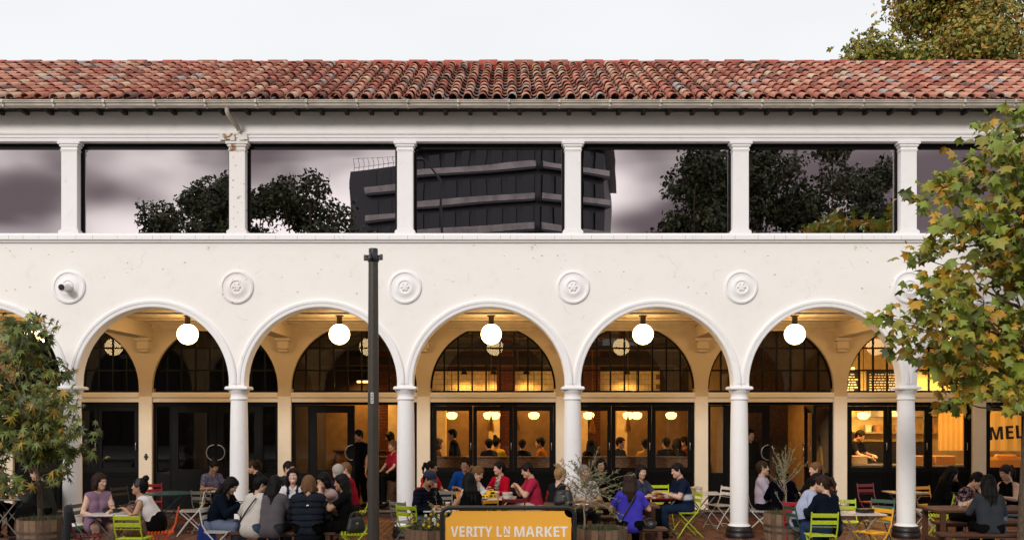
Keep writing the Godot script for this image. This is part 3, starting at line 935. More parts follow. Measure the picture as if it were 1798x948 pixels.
func make_rooms() -> void:
	var xa := col_x(-2) - 0.5
	var xd := col_x(7) + 0.5
	var x1 := col_x(1)
	var x4 := col_x(4)
	var x5 := col_x(5)
	# shells: left rooms in darkness, the dining room, the hall, the kitchen
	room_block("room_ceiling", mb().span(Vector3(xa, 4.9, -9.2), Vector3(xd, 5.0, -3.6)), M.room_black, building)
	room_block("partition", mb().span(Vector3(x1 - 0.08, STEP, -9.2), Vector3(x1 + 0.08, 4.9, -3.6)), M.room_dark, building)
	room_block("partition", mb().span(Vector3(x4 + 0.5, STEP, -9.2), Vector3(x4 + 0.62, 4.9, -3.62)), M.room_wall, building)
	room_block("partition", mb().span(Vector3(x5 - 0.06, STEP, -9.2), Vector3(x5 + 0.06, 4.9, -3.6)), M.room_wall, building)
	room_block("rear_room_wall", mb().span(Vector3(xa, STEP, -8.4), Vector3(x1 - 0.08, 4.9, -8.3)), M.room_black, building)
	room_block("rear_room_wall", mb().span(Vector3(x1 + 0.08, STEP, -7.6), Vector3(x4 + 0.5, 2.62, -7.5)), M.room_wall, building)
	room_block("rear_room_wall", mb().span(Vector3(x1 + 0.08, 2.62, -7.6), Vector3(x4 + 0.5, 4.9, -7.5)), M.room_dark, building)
	room_block("rear_room_wall", mb().span(Vector3(x4 + 0.62, STEP, -7.2), Vector3(x5 - 0.06, 4.9, -7.1)), M.timber_panel, building)
	room_block("rear_room_wall", mb().span(Vector3(x5 + 0.06, STEP, -6.3), Vector3(xd, 4.9, -6.2)), M.kitchen_wall, building)
	for x: float in [-1.82, -0.45, 1.78, 2.78, -3.0]:
		part("wall_pillar", mb().span(Vector3(x - 0.14, STEP, -6.9), Vector3(x + 0.14, 2.615, -6.5), 0.01), M.room_pillar, building)
	# tall brick piers in the dining room, a beam with ducts above it
	for x: float in [-0.16, 2.05, -3.2]:
		var bp := mb()
		var y := STEP
		var row := 0
		while y < 4.6:
			for q in 2:
				bp.span(Vector3(x - 0.24 + q * 0.24 + 0.004, y + 0.004, -7.42 + (0.01 if row % 2 else 0.0)), Vector3(x + q * 0.24 - 0.004, y + 0.072, -7.0 + (0.008 if (row + q) % 3 == 0 else 0.0)))
			y += 0.076; row += 1
		part("brick_pier", bp, M.room_brick, building)
	for e: Array in [[3.42, -5.9, 0.22], [3.75, -5.2, 0.16], [4.15, -6.6, 0.25]]:
		part("room_beam", mb().span(Vector3(x1 + 0.1, e[0], e[1] - 0.15), Vector3(x4 + 0.48, e[0] + e[2], e[1] + 0.15), 0.01), M.room_dark, building)
	# cream tiled wall over the servery
	var tiles := Node3D.new(); tiles.name = "tiled_wall"; building.add_child(tiles, true)
	part("grout", mb().span(Vector3(-2.2, 2.62, -7.49), Vector3(3.9, 3.40, -7.475)), M.room_wall, tiles)
	var tm := mb().span(Vector3(0.004, 0.004, 0), Vector3(0.196, 0.126, 0.012), 0.004).mesh()
	for a in 30:
		for b in 6:
			part("tile", tm, M.wall_tile_cream, tiles, Transform3D(Basis(), Vector3(-2.2 + a * 0.2 + (0.1 if b % 2 else 0.0), 2.62 + b * 0.13, -7.475)))
	# banquette and counters that close the view below
	var bq := part("banquette", mb().span(Vector3(x1 + 1.5, STEP, -4.95), Vector3(x4 + 0.4, 1.20, -4.85), 0.01), M.timber_panel, building)
	part("banquette_cap", mb().span(Vector3(x1 + 1.48, 1.20, -4.98), Vector3(x4 + 0.42, 1.235, -4.82), 0.008), M.timber_panel, bq)
	part("hall_panel", mb().span(Vector3(x4 + 1.45, STEP, -5.35), Vector3(x5 - 0.6, 2.6, -5.25)), M.timber_panel, building)
	var shelf := part("back_bar", mb().span(Vector3(-4.55, STEP, -7.45), Vector3(-2.6, 1.25, -6.9), 0.01), M.timber_panel, building)
	part("bar_top", mb().span(Vector3(-4.6, 1.25, -7.48), Vector3(-2.55, 1.30, -6.85), 0.008), M.room_dark, shelf)
	# kitchen: bench, shelves, cloth in the window
	var bench := part("kitchen_bench", mb().span(Vector3(x5 + 0.1, STEP, -4.95), Vector3(xd, 1.02, -4.45)), M.room_dark, building)
	part("bench_top", mb().span(Vector3(x5 + 0.08, 1.02, -4.98), Vector3(xd, 1.06, -4.42), 0.005), M.steel, bench)
	part("kitchen_shelf", mb().span(Vector3(x5 + 1.2, 1.75, -6.19), Vector3(xd, 1.79, -5.85)).span(Vector3(x5 + 1.2, 2.15, -6.19), Vector3(xd, 2.19, -5.85)), M.steel, building)
	part("hood", mb().span(Vector3(8.6, 2.15, -6.1), Vector3(10.6, 2.75, -5.3), 0.02), M.steel, building)
	var cm: StandardMaterial3D = mat("yellow_cloth", rgb(240, 186, 78), 0.9)
	cm.cull_mode = BaseMaterial3D.CULL_DISABLED; cm.backlight_enabled = true; cm.backlight = Color(0.8, 0.7, 0.5)
	var cu := single("window_banner", cloth_sheet(10.60, 11.95, 1.41, 2.42, -3.80), cm, "yellow cloth banner with black brush lettering hanging inside the kitchen window", "banner")
	part("lettering", letters("MEL", 0.29, 0.012, "Droid Sans", 700), M.box_black, cu, Transform3D(Basis(Vector3.BACK, 0.06), Vector3(10.66, 1.55, -3.76)))
	single("window_banner", cloth_sheet(9.55, 10.12, 1.42, 2.40, -3.80), cm, "plain yellow cloth hanging in the kitchen window left of the lettered banner", "banner")
	single("folded_cloth", mb().span(Vector3(10.6, 0.98, -4.2), Vector3(11.9, 1.25, -4.05), 0.05).span(Vector3(11.0, 1.2, -4.22), Vector3(11.5, 1.32, -4.1), 0.04), cm, "yellow sheet folded over the kitchen bench below the lettered banner", "cloth")
	# dark range and racks behind the panes
	var rg := single("cooking_range", mb().span(Vector3(8.75, STEP, -6.1), Vector3(10.3, 1.05, -5.5), 0.02).span(Vector3(8.75, 1.05, -6.15), Vector3(10.3, 1.55, -6.0), 0.01), M.black_metal, "dark steel cooking range under the hood in the kitchen", "range")
	for k in 5:
		part("knob", mb().ball(Vector3(8.95 + k * 0.28, 0.92, -5.49), Vector3(0.03, 0.03, 0.02), 10, 5), M.steel, rg)
	var rack := single("dish_rack", mb().tube([Vector3(7.55, STEP, -5.6), Vector3(7.55, 2.2, -5.6)], [0.02], 8).tube([Vector3(8.15, STEP, -5.6), Vector3(8.15, 2.2, -5.6)], [0.02], 8), M.steel, "steel rack of stacked pans behind the cook", "rack")
	for k in 4:
		part("shelf", mb().span(Vector3(7.5, 0.5 + k * 0.45, -5.85), Vector3(8.2, 0.53 + k * 0.45, -5.35)), M.steel, rack)
		part("pan", mb().lathe([Vector2(0, 0), Vector2(0.14, 0), Vector2(0.17, 0.10 + 0.03 * (k % 2)), Vector2(0.16, 0.10), Vector2(0, 0.02)], 16, Transform3D(Basis(), Vector3(7.7 + 0.09 * k, 0.53 + k * 0.45, -5.6))), M.black_metal if k % 2 else M.steel, rack)
	# things along the kitchen bench and wall
	var carton := mb().span(Vector3(-0.26, 0, -0.14), Vector3(0.26, 0.20, 0.14), 0.01)
	var c1 := single("cardboard_carton", carton, M.carton, "long cardboard carton on the kitchen bench beside the cook", "carton", Vector3(8.0, 1.06, -4.70), 0.1, "cartons on the kitchen bench")
	part("tape", mb().span(Vector3(-0.265, 0.198, -0.02), Vector3(0.265, 0.203, 0.02)), M.card, c1)
	copy(c1, "cardboard carton on the kitchen bench under the steel hood", Vector3(9.55, 1.06, -4.72), -0.08)
	copy(c1, "cardboard carton on the kitchen bench nearest the plane tree trunk", Vector3(10.05, 1.06, -4.68), 0.15)
	var towel := single("towel_dispenser", mb().span(Vector3(-0.16, -0.2, 0), Vector3(0.16, 0.2, 0.2), 0.05), M.china, "white paper towel dispenser on the kitchen wall behind the cook", "dispenser", Vector3(8.05, 1.98, -6.19))
	part("slot", mb().span(Vector3(-0.10, -0.19, 0.199), Vector3(0.10, -0.16, 0.205)), M.box_black, towel)
	var tub_at := ["at the near end of the upper shelf", "beside the cook's dispenser", "third along", "over the steel hood's edge", "left of the slim column's edge", "right of the slim column's edge", "on the upper shelf by the lettered banner", "next to the last pair", "at the far right end"]
	for k in 9:
		single("storage_tub", mb().lathe([Vector2(0, 0), Vector2(0.07, 0), Vector2(0.085, 0.15), Vector2(0.09, 0.15), Vector2(0.09, 0.17), Vector2(0, 0.17)], 12), M.china if k % 2 else M.card, "small round tub on the kitchen wall shelves, " + tub_at[k], "tub", Vector3(8.6 + 0.24 * k, 1.79 if k % 3 else 2.19, -6.02), 0.0, "tubs on the kitchen shelves")
	# letter boards high on the kitchen wall
	for k in 2:
		var mbd := mb().span(Vector3(-0.55, -0.3, 0), Vector3(0.55, 0.3, 0.03), 0.01)
		var board := single("menu_board", mbd, M.box_black, ["black menu board high on the kitchen wall seen through the lunette", "black menu board on the wall beside the first kitchen menu board"][k], "menu board", Vector3(8.15 + 1.25 * k, 3.0, -6.19))
		var rows := mb()
		for r in 8:
			var x := -0.48
			while x < 0.40:
				var w := rng.randf_range(0.03, 0.10)
				rows.span(Vector3(x, -0.25 + r * 0.065, 0.03), Vector3(x + w, -0.222 + r * 0.065, 0.033))
				x += w + 0.025
		part("menu_rows", rows, M.sign_white, board)


func cloth_sheet(x0: float, x1: float, y0: float, y1: float, z: float) -> Mb:
	var m := mb()
	for k in 24:
		var a := lerpf(x0, x1, k / 24.0)
		var b := lerpf(x0, x1, (k + 1) / 24.0)
		m.quad(Vector3(a, y0, z + 0.02 * sin(k * 1.3)), Vector3(b, y0, z + 0.02 * sin((k + 1) * 1.3)), Vector3(b, y1, z + 0.015 * sin((k + 1) * 1.3)), Vector3(a, y1, z + 0.015 * sin(k * 1.3)), Vector3.BACK)
	return m


func letters(s: String, h: float, depth: float, family: String, weight := 400) -> TextMesh:
	var t := TextMesh.new()
	var f := SystemFont.new()
	f.font_names = PackedStringArray([family]); f.font_weight = weight
	t.font = f; t.text = s; t.font_size = 64
	t.pixel_size = h / 64.0 / 0.714
	t.depth = depth
	t.horizontal_alignment = HORIZONTAL_ALIGNMENT_LEFT
	t.vertical_alignment = VERTICAL_ALIGNMENT_BOTTOM
	return t


# ---------------------------------------------------------------- lamps
func make_lights() -> void:
	var globe := glow("globe_lamp", Color(1.0, 0.86, 0.62), 10.5)
	var bowl := glow("bowl_lamp", Color(1.0, 0.80, 0.45), 3.2)
	var small_bulb := glow("bulb_lamp", Color(1.0, 0.78, 0.42), 6.0)
	var warm := Color(1.0, 0.72, 0.38)
	var where := ["far left arch behind the maple leaves", "arch over the woman in the lavender dress", "arch left of the lamp post", "middle arch above the magenta shirt man", "arch above the woman in the violet shirt", "arch behind the rightmost olive tub", "far right arch behind the plane tree"]
	var sph := mb().ball(Vector3(0, -0.38, 0), Vector3.ONE * 0.206, 32, 18).mesh()
	var fit := mb().lathe([Vector2(0, 0.0), Vector2(0.085, 0.0), Vector2(0.085, -0.02), Vector2(0.055, -0.03), Vector2(0.055, -0.165), Vector2(0.075, -0.17), Vector2(0.075, -0.192), Vector2(0, -0.192)], 20).mesh()
	for i in range(-1, 6):
		var x := col_x(i) + BAY / 2
		var o := thing("globe_lamp", "white glass globe lamp hanging in the " + where[i + 1], "globe lamp", Vector3(x, 4.225, -1.67), 0.0, "globe lamps along the arcade")
		part("globe", sph, globe, o)
		part("stem", fit, M.black_metal, o)
		lamp(Vector3(0, -0.38, 0), warm, 0.18, 0.19, o)
	# pendants in the dining room: glowing bowls near the windows
	var bm := mb().lathe([Vector2(0, -0.10), Vector2(0.06, -0.095), Vector2(0.11, -0.06), Vector2(0.135, 0.0), Vector2(0.125, 0.05), Vector2(0.06, 0.075), Vector2(0, 0.08)], 20).mesh()
	var cord := mb().tube([Vector3(0, 0.08, 0), Vector3(0, 2.6, 0)], [0.008], 6).mesh()
	var bw := [["left casement of the middle arch", -1.46], ["centre casement of the middle arch", -0.56], ["centre casement beside the dried flowers", -0.42], ["right casement of the middle arch", 0.53], ["left casement above the olive sapling", 1.86], ["window above the yellow shirt diner", 2.82], ["window right of its twin over the yellow shirt", 3.02], ["casement beside the striped shirt man", 3.86], ["kitchen window above the cook", 8.33], ["kitchen window hidden behind the slim column", 9.25]]
	for k in bw.size():
		var z := -5.5 if k < 8 else -5.0
		var o := thing("pendant_lamp", "glowing bowl pendant lamp seen in the " + bw[k][0], "pendant lamp", Vector3(bw[k][1], 2.20, z), 0.0, "bowl pendants inside")
		part("bowl", bm, bowl, o); part("cord", cord, M.black_metal, o)
		lamp(Vector3(0, -0.02, 0), Color(1.0, 0.76, 0.42), 0.34 if k < 8 else 1.0, 0.12, o)
	# black cone lamps that light the tiled wall
	var cone := mb().lathe([Vector2(0.09, 0.0), Vector2(0.035, 0.13), Vector2(0.02, 0.17), Vector2(0.015, 0.17), Vector2(0.03, 0.13), Vector2(0.084, 0.0)], 18).mesh()
	var cc := mb().tube([Vector3(0, 0.17, 0), Vector3(0, 1.6, 0)], [0.006], 6).mesh()
	var bulb := mb().ball(Vector3(0, 0.035, 0), Vector3.ONE * 0.03, 10, 6).mesh()
	var cw := [["left of the brick pier", -1.24], ["between the brick pier and the globe lamp", -0.48], ["right of the brick pier", 0.38], ["through the lunette above the violet shirt", 2.98], ["far at the open door", -3.9]]
	for k in cw.size():
		var o := thing("cone_lamp", "small black cone lamp over the tiled wall " + cw[k][0], "cone lamp", Vector3(cw[k][1], 3.26, -7.05), 0.0, "cone lamps over the tiled wall")
		part("shade", cone, M.black_metal, o); part("cord", cc, M.black_metal, o); part("bulb", bulb, small_bulb, o)
		var s := SpotLight3D.new()
		s.light_color = Color(1.0, 0.74, 0.38); s.light_energy = 2.2; s.spot_angle = 72.0; s.spot_range = 8.0; s.spot_attenuation = 2.0; s.light_size = 0.03; s.shadow_enabled = true
		s.position = Vector3(0, -0.01, 0); s.rotation.x = -PI / 2
		o.add_child(s)
	# kitchen ceiling panel and hall lamp, real fittings above the door heads
	var tube := mb().span(Vector3(-0.22, 0, -0.06), Vector3(0.22, 0.05, 0.06), 0.01).mesh()
	for e: Array in [[8.0, 3.3, -5.3, 3.2, "kitchen end by the menu boards"], [10.4, 3.3, -5.3, 3.2, "kitchen end behind the plane tree"], [5.9, 2.75, -5.9, 1.3, "hall behind the open door"], [-3.6, 3.0, -5.9, 0.9, "passage behind the lamp post"]]:
		var o := single("strip_lamp", tube, bowl, "short warm strip lamp over the " + e[4], "strip lamp", Vector3(e[0], e[1], e[2]), 0.0, "strip lamps inside")
		part("hanger", mb().tube([Vector3(-0.1, 0.05, 0), Vector3(-0.1, 4.9 - e[1], 0)], [0.006], 6).tube([Vector3(0.1, 0.05, 0), Vector3(0.1, 4.9 - e[1], 0)], [0.006], 6), M.black_metal, o)
		var a := AreaLight3D.new()
		a.area_size = Vector2(0.4, 0.1); a.light_color = Color(1.0, 0.76, 0.42); a.light_energy = e[3] * 2.6; a.area_range = 10.0; a.area_attenuation = 2.0; a.shadow_enabled = true
		a.position = Vector3(0, -0.01, 0); a.rotation.x = -PI / 2
		o.add_child(a)


# ---------------------------------------------------------------- across the street, seen in the upper windows
func make_beyond() -> void:
	var b := thing("apartment_block", "dark grey apartment block with pale balcony bands across the street", "building")
	var flat := Transform3D(Basis(Vector3.RIGHT, PI / 2), Vector3.ZERO)
	var body := PackedVector2Array([Vector2(-10.5, 95), Vector2(-10.5, 77.2), Vector2(2.5, 73), Vector2(9.4, 77), Vector2(12.0, 95)])
	part("wall", mb().prism(body, 0.0, -28.4, flat), M.far_dark, b)
	part("wing", mb().prism(PackedVector2Array([Vector2(-17.6, 95), Vector2(-17.4, 82.2), Vector2(-10.6, 79.4), Vector2(-10.6, 95)]), 0.0, -27.9, flat), M.far_dark, b)
	part("roof", mb().prism(PackedVector2Array([Vector2(-10.8, 94), Vector2(-10.8, 76.1), Vector2(2.5, 71.8), Vector2(10.3, 76.4), Vector2(12.6, 94)]), -28.4, -29.3, flat), M.far_dark, b)
	var runs := [[Vector3(-10.3, 0, 76.3), Vector3(2.2, 0, 72.3)], [Vector3(2.9, 0, 72.3), Vector3(9.9, 0, 76.3)], [Vector3(-15.6, 0, 80.7), Vector3(-11.2, 0, 78.9)]]
	for f in range(1, 9):
		for q in 3:
			var p0: Vector3 = runs[q][0]
			var p1: Vector3 = runs[q][1]
			var y := 3.0 * f + 1.7 - (0.6 if q == 2 else 0.0)
			var up := Vector3(0, y + 0.42, 0)
			var d := (p1 - p0).normalized()
			var face := Vector3(d.z, 0, -d.x)
			var bal := part("balcony", mb().bar(p0 + up, p1 + up, 0.58, 0.12, face, 0.02), M.far_concrete, b)
			part("slab", mb().bar(p0 + Vector3(0, y, 0) - face * 0.5, p1 + Vector3(0, y, 0) - face * 0.5, 1.1, 0.16, Vector3.UP), M.far_dark, bal)
			var n := int(p0.distance_to(p1) / 1.5)
			for k in n:
				var c := p0.lerp(p1, (k + 0.5) / n) - face * 0.70 + Vector3(0, y + 1.55, 0)
				part("window", mb().box(c, Vector3(1.1 if k % 3 else 0.8, 1.9, 0.1), 0.0, Basis(d, Vector3.UP, d.cross(Vector3.UP))), M.far_window, b)
	var rail := mb()
	for k in 12:
		var c := Vector3(-17.0, 27.9, 82.3).lerp(Vector3(-10.8, 27.9, 79.7), k / 11.0)
		rail.tube([c, c + Vector3(0, 1.1, 0)], [0.025], 5)
	rail.tube([Vector3(-17.0, 28.4, 82.3), Vector3(-10.8, 28.4, 79.7)], [0.025], 5).tube([Vector3(-17.0, 29.0, 82.3), Vector3(-10.8, 29.0, 79.7)], [0.025], 5)
	part("roof_rail", rail, M.far_dark, b)
	# low shops along the far side of the street
	for k in 8:
		var w := 13.5
		var sh := thing("shop", ["plain dark brick shop across the road, far left", "dark shop with grey awning left of the apartment block, across the road", "low dark shop facing the second arch from across the road", "low dark shop facing the lamp post from across the road", "low dark shop facing the yellow sign from across the road", "low dark shop facing the fifth column from across the road", "low dark shop facing the plane tree from across the road", "plain dark brick shop across the road, far right"][k], "shop", Vector3((k - 3.5) * w, 0, 40.0), 0.0, "shops across the road")
		var hh := 6.4 + 0.5 * sin(k * 2.3)
		part("wall", mb().span(Vector3(-w / 2 + 0.05, 0, 0), Vector3(w / 2 - 0.05, hh, 9)), M.far_dark, sh)
		part("parapet", mb().span(Vector3(-w / 2 + 0.05, hh, -0.15), Vector3(w / 2 - 0.05, hh + 0.3, 0.4), 0.03), M.far_concrete, sh)
		part("awning", mb().span(Vector3(-w / 2 + 0.4, 3.0, -2.0), Vector3(w / 2 - 0.4, 3.25, -0.01), 0.03), M.far_dark, sh)
		for q in 4:
			part("window", mb().span(Vector3(-5.6 + q * 3.0, 0.7, -0.06), Vector3(-3.4 + q * 3.0, 2.7, 0.02)).span(Vector3(-5.2 + q * 3.0, 4.0, -0.06), Vector3(-3.8 + q * 3.0, 5.4, 0.02)), M.far_window, sh)
	# tall street lamp mirrored in the middle window
	var sl := thing("street_lamp", "tall slim street lamp across the road, mirrored in the middle window", "street lamp", Vector3(-2.8, 0, 22.0))
	part("pole", mb().tube([Vector3(0, -0.1, 0), Vector3(0, 7, 0), Vector3(-0.25, 12.0, 0), Vector3(-0.9, 12.9, 0)], [0.09, 0.07, 0.05, 0.035], 10), M.black_metal, sl)
	part("lamp_head", mb().box(Vector3(-1.15, 12.93, 0), Vector3(0.55, 0.09, 0.24), 0.03), M.black_metal, sl)


# ---------------------------------------------------------------- trees
func leaf_mesh(kind: int, fold := 0.25) -> ArrayMesh:
	var pts := PackedVector2Array()
	if kind == 0:      # broad plane leaf, five wide lobes
		for e: Array in [[-90, 0.30], [-40, 0.42], [-12, 0.86], [8, 0.55], [22, 0.60], [40, 1.0], [58, 0.66], [74, 0.72], [90, 1.12], [106, 0.72], [122, 0.66], [140, 1.0], [158, 0.60], [172, 0.55], [192, 0.86], [220, 0.42]]:
			pts.append(Vector2(cos(deg_to_rad(e[0])), sin(deg_to_rad(e[0]))) * e[1] * 0.5)
	elif kind == 1:    # slim pointed maple leaf, seven narrow lobes
		for e: Array in [[-90, 0.14], [-30, 0.66], [-8, 0.30], [14, 0.95], [33, 0.38], [52, 1.05], [71, 0.40], [90, 1.2], [109, 0.40], [128, 1.05], [147, 0.38], [166, 0.95], [188, 0.30], [210, 0.66]]:
			pts.append(Vector2(cos(deg_to_rad(e[0])), sin(deg_to_rad(e[0]))) * e[1] * 0.5)
	else:              # narrow blade
		for e: Array in [[0, -0.5], [0.10, -0.2], [0.11, 0.1], [0, 0.5], [-0.11, 0.1], [-0.10, -0.2]]:
			pts.append(Vector2(e[0], e[1]))
	var m := mb()
	var nrm := Vector3(0, 0.25, 1).normalized()
	var ctr := Vector3(0, 0, 0.02)
	for i in pts.size():
		var p := pts[i]
		var q := pts[(i + 1) % pts.size()]
		m.tri(ctr, Vector3(p.x, p.y, -absf(p.x) * fold - p.y * p.y * 0.25), Vector3(q.x, q.y, -absf(q.x) * fold - q.y * q.y * 0.25), nrm)
	return m.mesh()


func in_poly(p: Vector2, poly: PackedVector2Array) -> bool: return Geometry2D.is_point_in_polygon(p, poly)


# leaves hung round twig ends: the largest 300 are parts, the others one mass
func dress(tree: Node3D, clumps: Array, per: int, spread: float, size: float, kind: int, names: Array, weights: Array, limit: int, lit: float) -> void:
	var ms := [leaf_mesh(kind, 0.15), leaf_mesh(kind, 0.65), leaf_mesh(kind, 0.38)]
	var all := []
	for c: Vector3 in clumps:
		var hue := rng.randf()
		for k in per:
			var o := Vector3(rng.randfn(0, 1), rng.randfn(0, 0.8), rng.randfn(0, 1)) * spread
			var s := size * rng.randf_range(0.5, 1.25)
			var face := Vector3(rng.randfn(0, 0.7), rng.randf_range(0.15, 1.0), rng.randfn(0.35, 0.7)).normalized()
			var roll := rng.randfn(PI, 0.8)
			var b := Basis.looking_at(-face, Vector3.UP if absf(face.y) < 0.95 else Vector3.RIGHT) * Basis(Vector3.BACK, roll)
			var r := clampf(rng.randf() * 0.75 + hue * 0.25, 0, 0.999)
			var k2 := 0
			var acc := 0.0
			for w in weights.size():
				acc += weights[w]
				if r < acc:
					k2 = w; break
			all.append([-(c + o).z + rng.randf() * 0.5, Transform3D(b.scaled(Vector3.ONE * s), c + o), k2])
	all.sort_custom(func(a, b): return a[0] < b[0])
	var rest := []
	var tints := []
	for i in all.size():
		var e: Array = all[i]
		if i < limit: part("leaf", ms[i % 3], M[names[e[2]]], tree, e[1])
		else:
			rest.append(e[1]); tints.append(lin(M[names[e[2]]].albedo_color) * rng.randf_range(0.8, 1.15))
	scatter("leaves", ms[2], M.leaf_any, rest, tints, tree)


func limb(m: Mb, a: Vector3, b: Vector3, r0: float, r1: float, sag := 0.0, sides := 7) -> void:
	var ps := []
	var rs := []
	for k in 6:
		var t := k / 5.0
		var w := Vector3(bump.get_noise_2d(a.x * 3 + k, b.y * 5), bump.get_noise_2d(a.y * 3 + k, b.x * 5 + 9), bump.get_noise_2d(b.z * 4 + k, 3)) * 0.10 * (b - a).length() * sin(t * PI)
		ps.append(a.lerp(b, t) + w - Vector3(0, sag * sin(t * PI), 0)); rs.append(lerpf(r0, r1, t))
	m.tube(ps, rs, sides)


func make_trees() -> void:
	# plane tree at the right, its crown reaching into the picture
	var pt := thing("plane_tree", "street plane tree with broad green and golden leaves at the right edge", "tree", Vector3(7.28, 0, 3.9))
	var tr := mb()
	tr.tube([Vector3(0, -0.05, 0), Vector3(0.0, 0.5, 0), Vector3(0.02, 1.4, 0.02), Vector3(0.10, 2.6, 0), Vector3(0.22, 4.2, 0.05), Vector3(0.35, 6.6, 0)], [0.17, 0.135, 0.125, 0.115, 0.09, 0.04], 16)
	part("trunk", tr, M.bark, pt)
	var edge := PackedVector2Array()
	# outline of the crown in metres from the foot of the trunk (x, height)
	for e: Array in [[-0.05, 6.65], [-0.45, 6.25], [-0.72, 5.95], [-1.38, 5.50], [-1.20, 5.15], [-1.45, 4.75], [-1.48, 4.45], [-1.68, 4.0], [-1.98, 3.65], [-1.62, 3.2], [-1.42, 2.8], [-1.05, 2.5], [-0.62, 2.32], [-0.1, 2.25], [1.6, 2.35], [2.1, 3.5], [2.2, 5.0], [1.4, 6.6], [0.3, 7.0]]:
		edge.append(Vector2(e[0], e[1]))
	var clumps := []
	var limbs := mb()
	var joints := [Vector3(0.06, 2.2, 0), Vector3(0.12, 2.9, 0), Vector3(0.18, 3.6, 0), Vector3(0.24, 4.4, 0), Vector3(0.30, 5.2, 0)]
	while clumps.size() < 240:
		var p := Vector2(rng.randf_range(-2.2, 2.2), rng.randf_range(1.8, 7.6))
		if not in_poly(p, edge): continue
		var c := Vector3(p.x, p.y, rng.randf_range(-1.1, 1.2))
		clumps.append(c)
		var j: Vector3 = joints[clampi(int((p.y - 2.3) / 0.95), 0, 4)]
		if clumps.size() % 2 == 0: limb(limbs, j, c, 0.022, 0.005, -0.05, 5)
	part("limbs", limbs, M.twig, pt)
	dress(pt, clumps, 20, 0.15, 0.235, 0, ["leaf_olive", "leaf_green", "leaf_gold", "leaf_dark", "leaf_rust"], [0.32, 0.36, 0.15, 0.14, 0.03], 300, 1.0)
	# small maple in the tub at the left
	var mt := thing("maple_tree", "young maple with slim pointed leaves growing in the left half barrel", "tree", Vector3(-7.72, 0.50, 1.8))
	var mtr := mb()
	mtr.tube([Vector3(0, -0.05, 0), Vector3(-0.02, 0.5, 0), Vector3(-0.08, 1.2, 0), Vector3(-0.2, 2.2, 0), Vector3(-0.35, 3.0, 0)], [0.045, 0.04, 0.034, 0.024, 0.01], 10)
	part("trunk", mtr, M.bark, mt)
	edge = PackedVector2Array()
	for e: Array in [[-0.75, 3.25], [0.05, 3.42], [0.20, 3.28], [-0.30, 2.85], [0.35, 2.68], [0.32, 2.30], [0.72, 2.18], [1.02, 1.80], [0.95, 1.65], [0.50, 1.55], [0.68, 1.25], [0.42, 1.05], [0.50, 0.85], [0.25, 0.66], [-0.30, 0.72], [-0.75, 0.80], [-1.5, 0.80], [-1.7, 2.9]]:
		edge.append(Vector2(e[0], e[1]))
	clumps = []
	limbs = mb()
	var tips := 0
	while tips < 46:
		var p := Vector2(rng.randf_range(-1.6, 1.0), rng.randf_range(0.4, 3.45))
		if tips < 9: p = edge[tips * 2 % 16] * 0.97
		if tips >= 9 and not in_poly(p, edge): continue
		tips += 1
		var c := Vector3(p.x, p.y, rng.randf_range(-0.55, 0.6))
		var root := Vector3(-0.05 - 0.09 * p.y, clampf(p.y * 0.72, 0.5, 2.6), 0)
		limb(limbs, root, c, 0.013, 0.003, -0.06, 5)
		for t: float in [0.5, 0.68, 0.85, 1.0]:
			clumps.append(root.lerp(c, t) + Vector3(rng.randfn(0, 0.05), 0.04 * sin(t * PI) - 0.03, rng.randfn(0, 0.05)))
	part("limbs", limbs, M.twig, mt)
	dress(mt, clumps, 10, 0.10, 0.26, 1, ["maple_green", "maple_dark", "maple_gold", "maple_pale"], [0.46, 0.26, 0.10, 0.18], 300, 1.0)
	# great tree behind the roof, and the trees across the street
	big_tree("far_tree", "broad olive green tree with autumn tints rising behind the tiled roof", Vector3(19.0, 0, -19), 20.6, 5.8, 26000, 0.33, [rgb(132, 128, 44), rgb(150, 128, 42), rgb(104, 110, 40), rgb(156, 116, 40)], 61)
	big_tree("far_tree", "shorter olive green tree left of the broad tree behind the roof", Vector3(14.0, 0, -17), 16.5, 3.3, 13000, 0.28, [rgb(134, 130, 46), rgb(150, 132, 44), rgb(106, 114, 42)], 62)
	var greens := [rgb(52, 60, 30), rgb(62, 66, 32), rgb(44, 52, 28)]
	var ts := [[-15.8, 29, 14.6, 3.8, "mirrored in the window above the roundel with the camera"], [-12.6, 27, 13.9, 2.8, "mirrored beside the rusty pilaster"], [-9.9, 28, 14.6, 3.2, "mirrored left of the apartment block"], [-7.4, 31, 12.2, 2.8, "mirrored in front of the apartment block's wing"], [-18.9, 31, 12.4, 2.4, "mirrored at the left of the second upper window"], [8.6, 26, 15.2, 2.9, "mirrored in the window right of the apartment block"], [11.4, 28, 16.6, 3.4, "mirrored behind the pilaster right of the apartment block"], [14.6, 27, 16.2, 3.2, "mirrored in the wide dark window"], [17.6, 29, 15.2, 3.0, "mirrored at the right of the wide dark window"], [21.5, 31, 11.4, 3.4, "mirrored low behind the plane tree leaves"]]
	for k in ts.size():
		var e: Array = ts[k]
		big_tree("street_tree", "dark street tree across the road, " + e[4], Vector3(e[0], 0, e[1]), e[2], e[3], 3600, 0.40, greens, 80 + k)


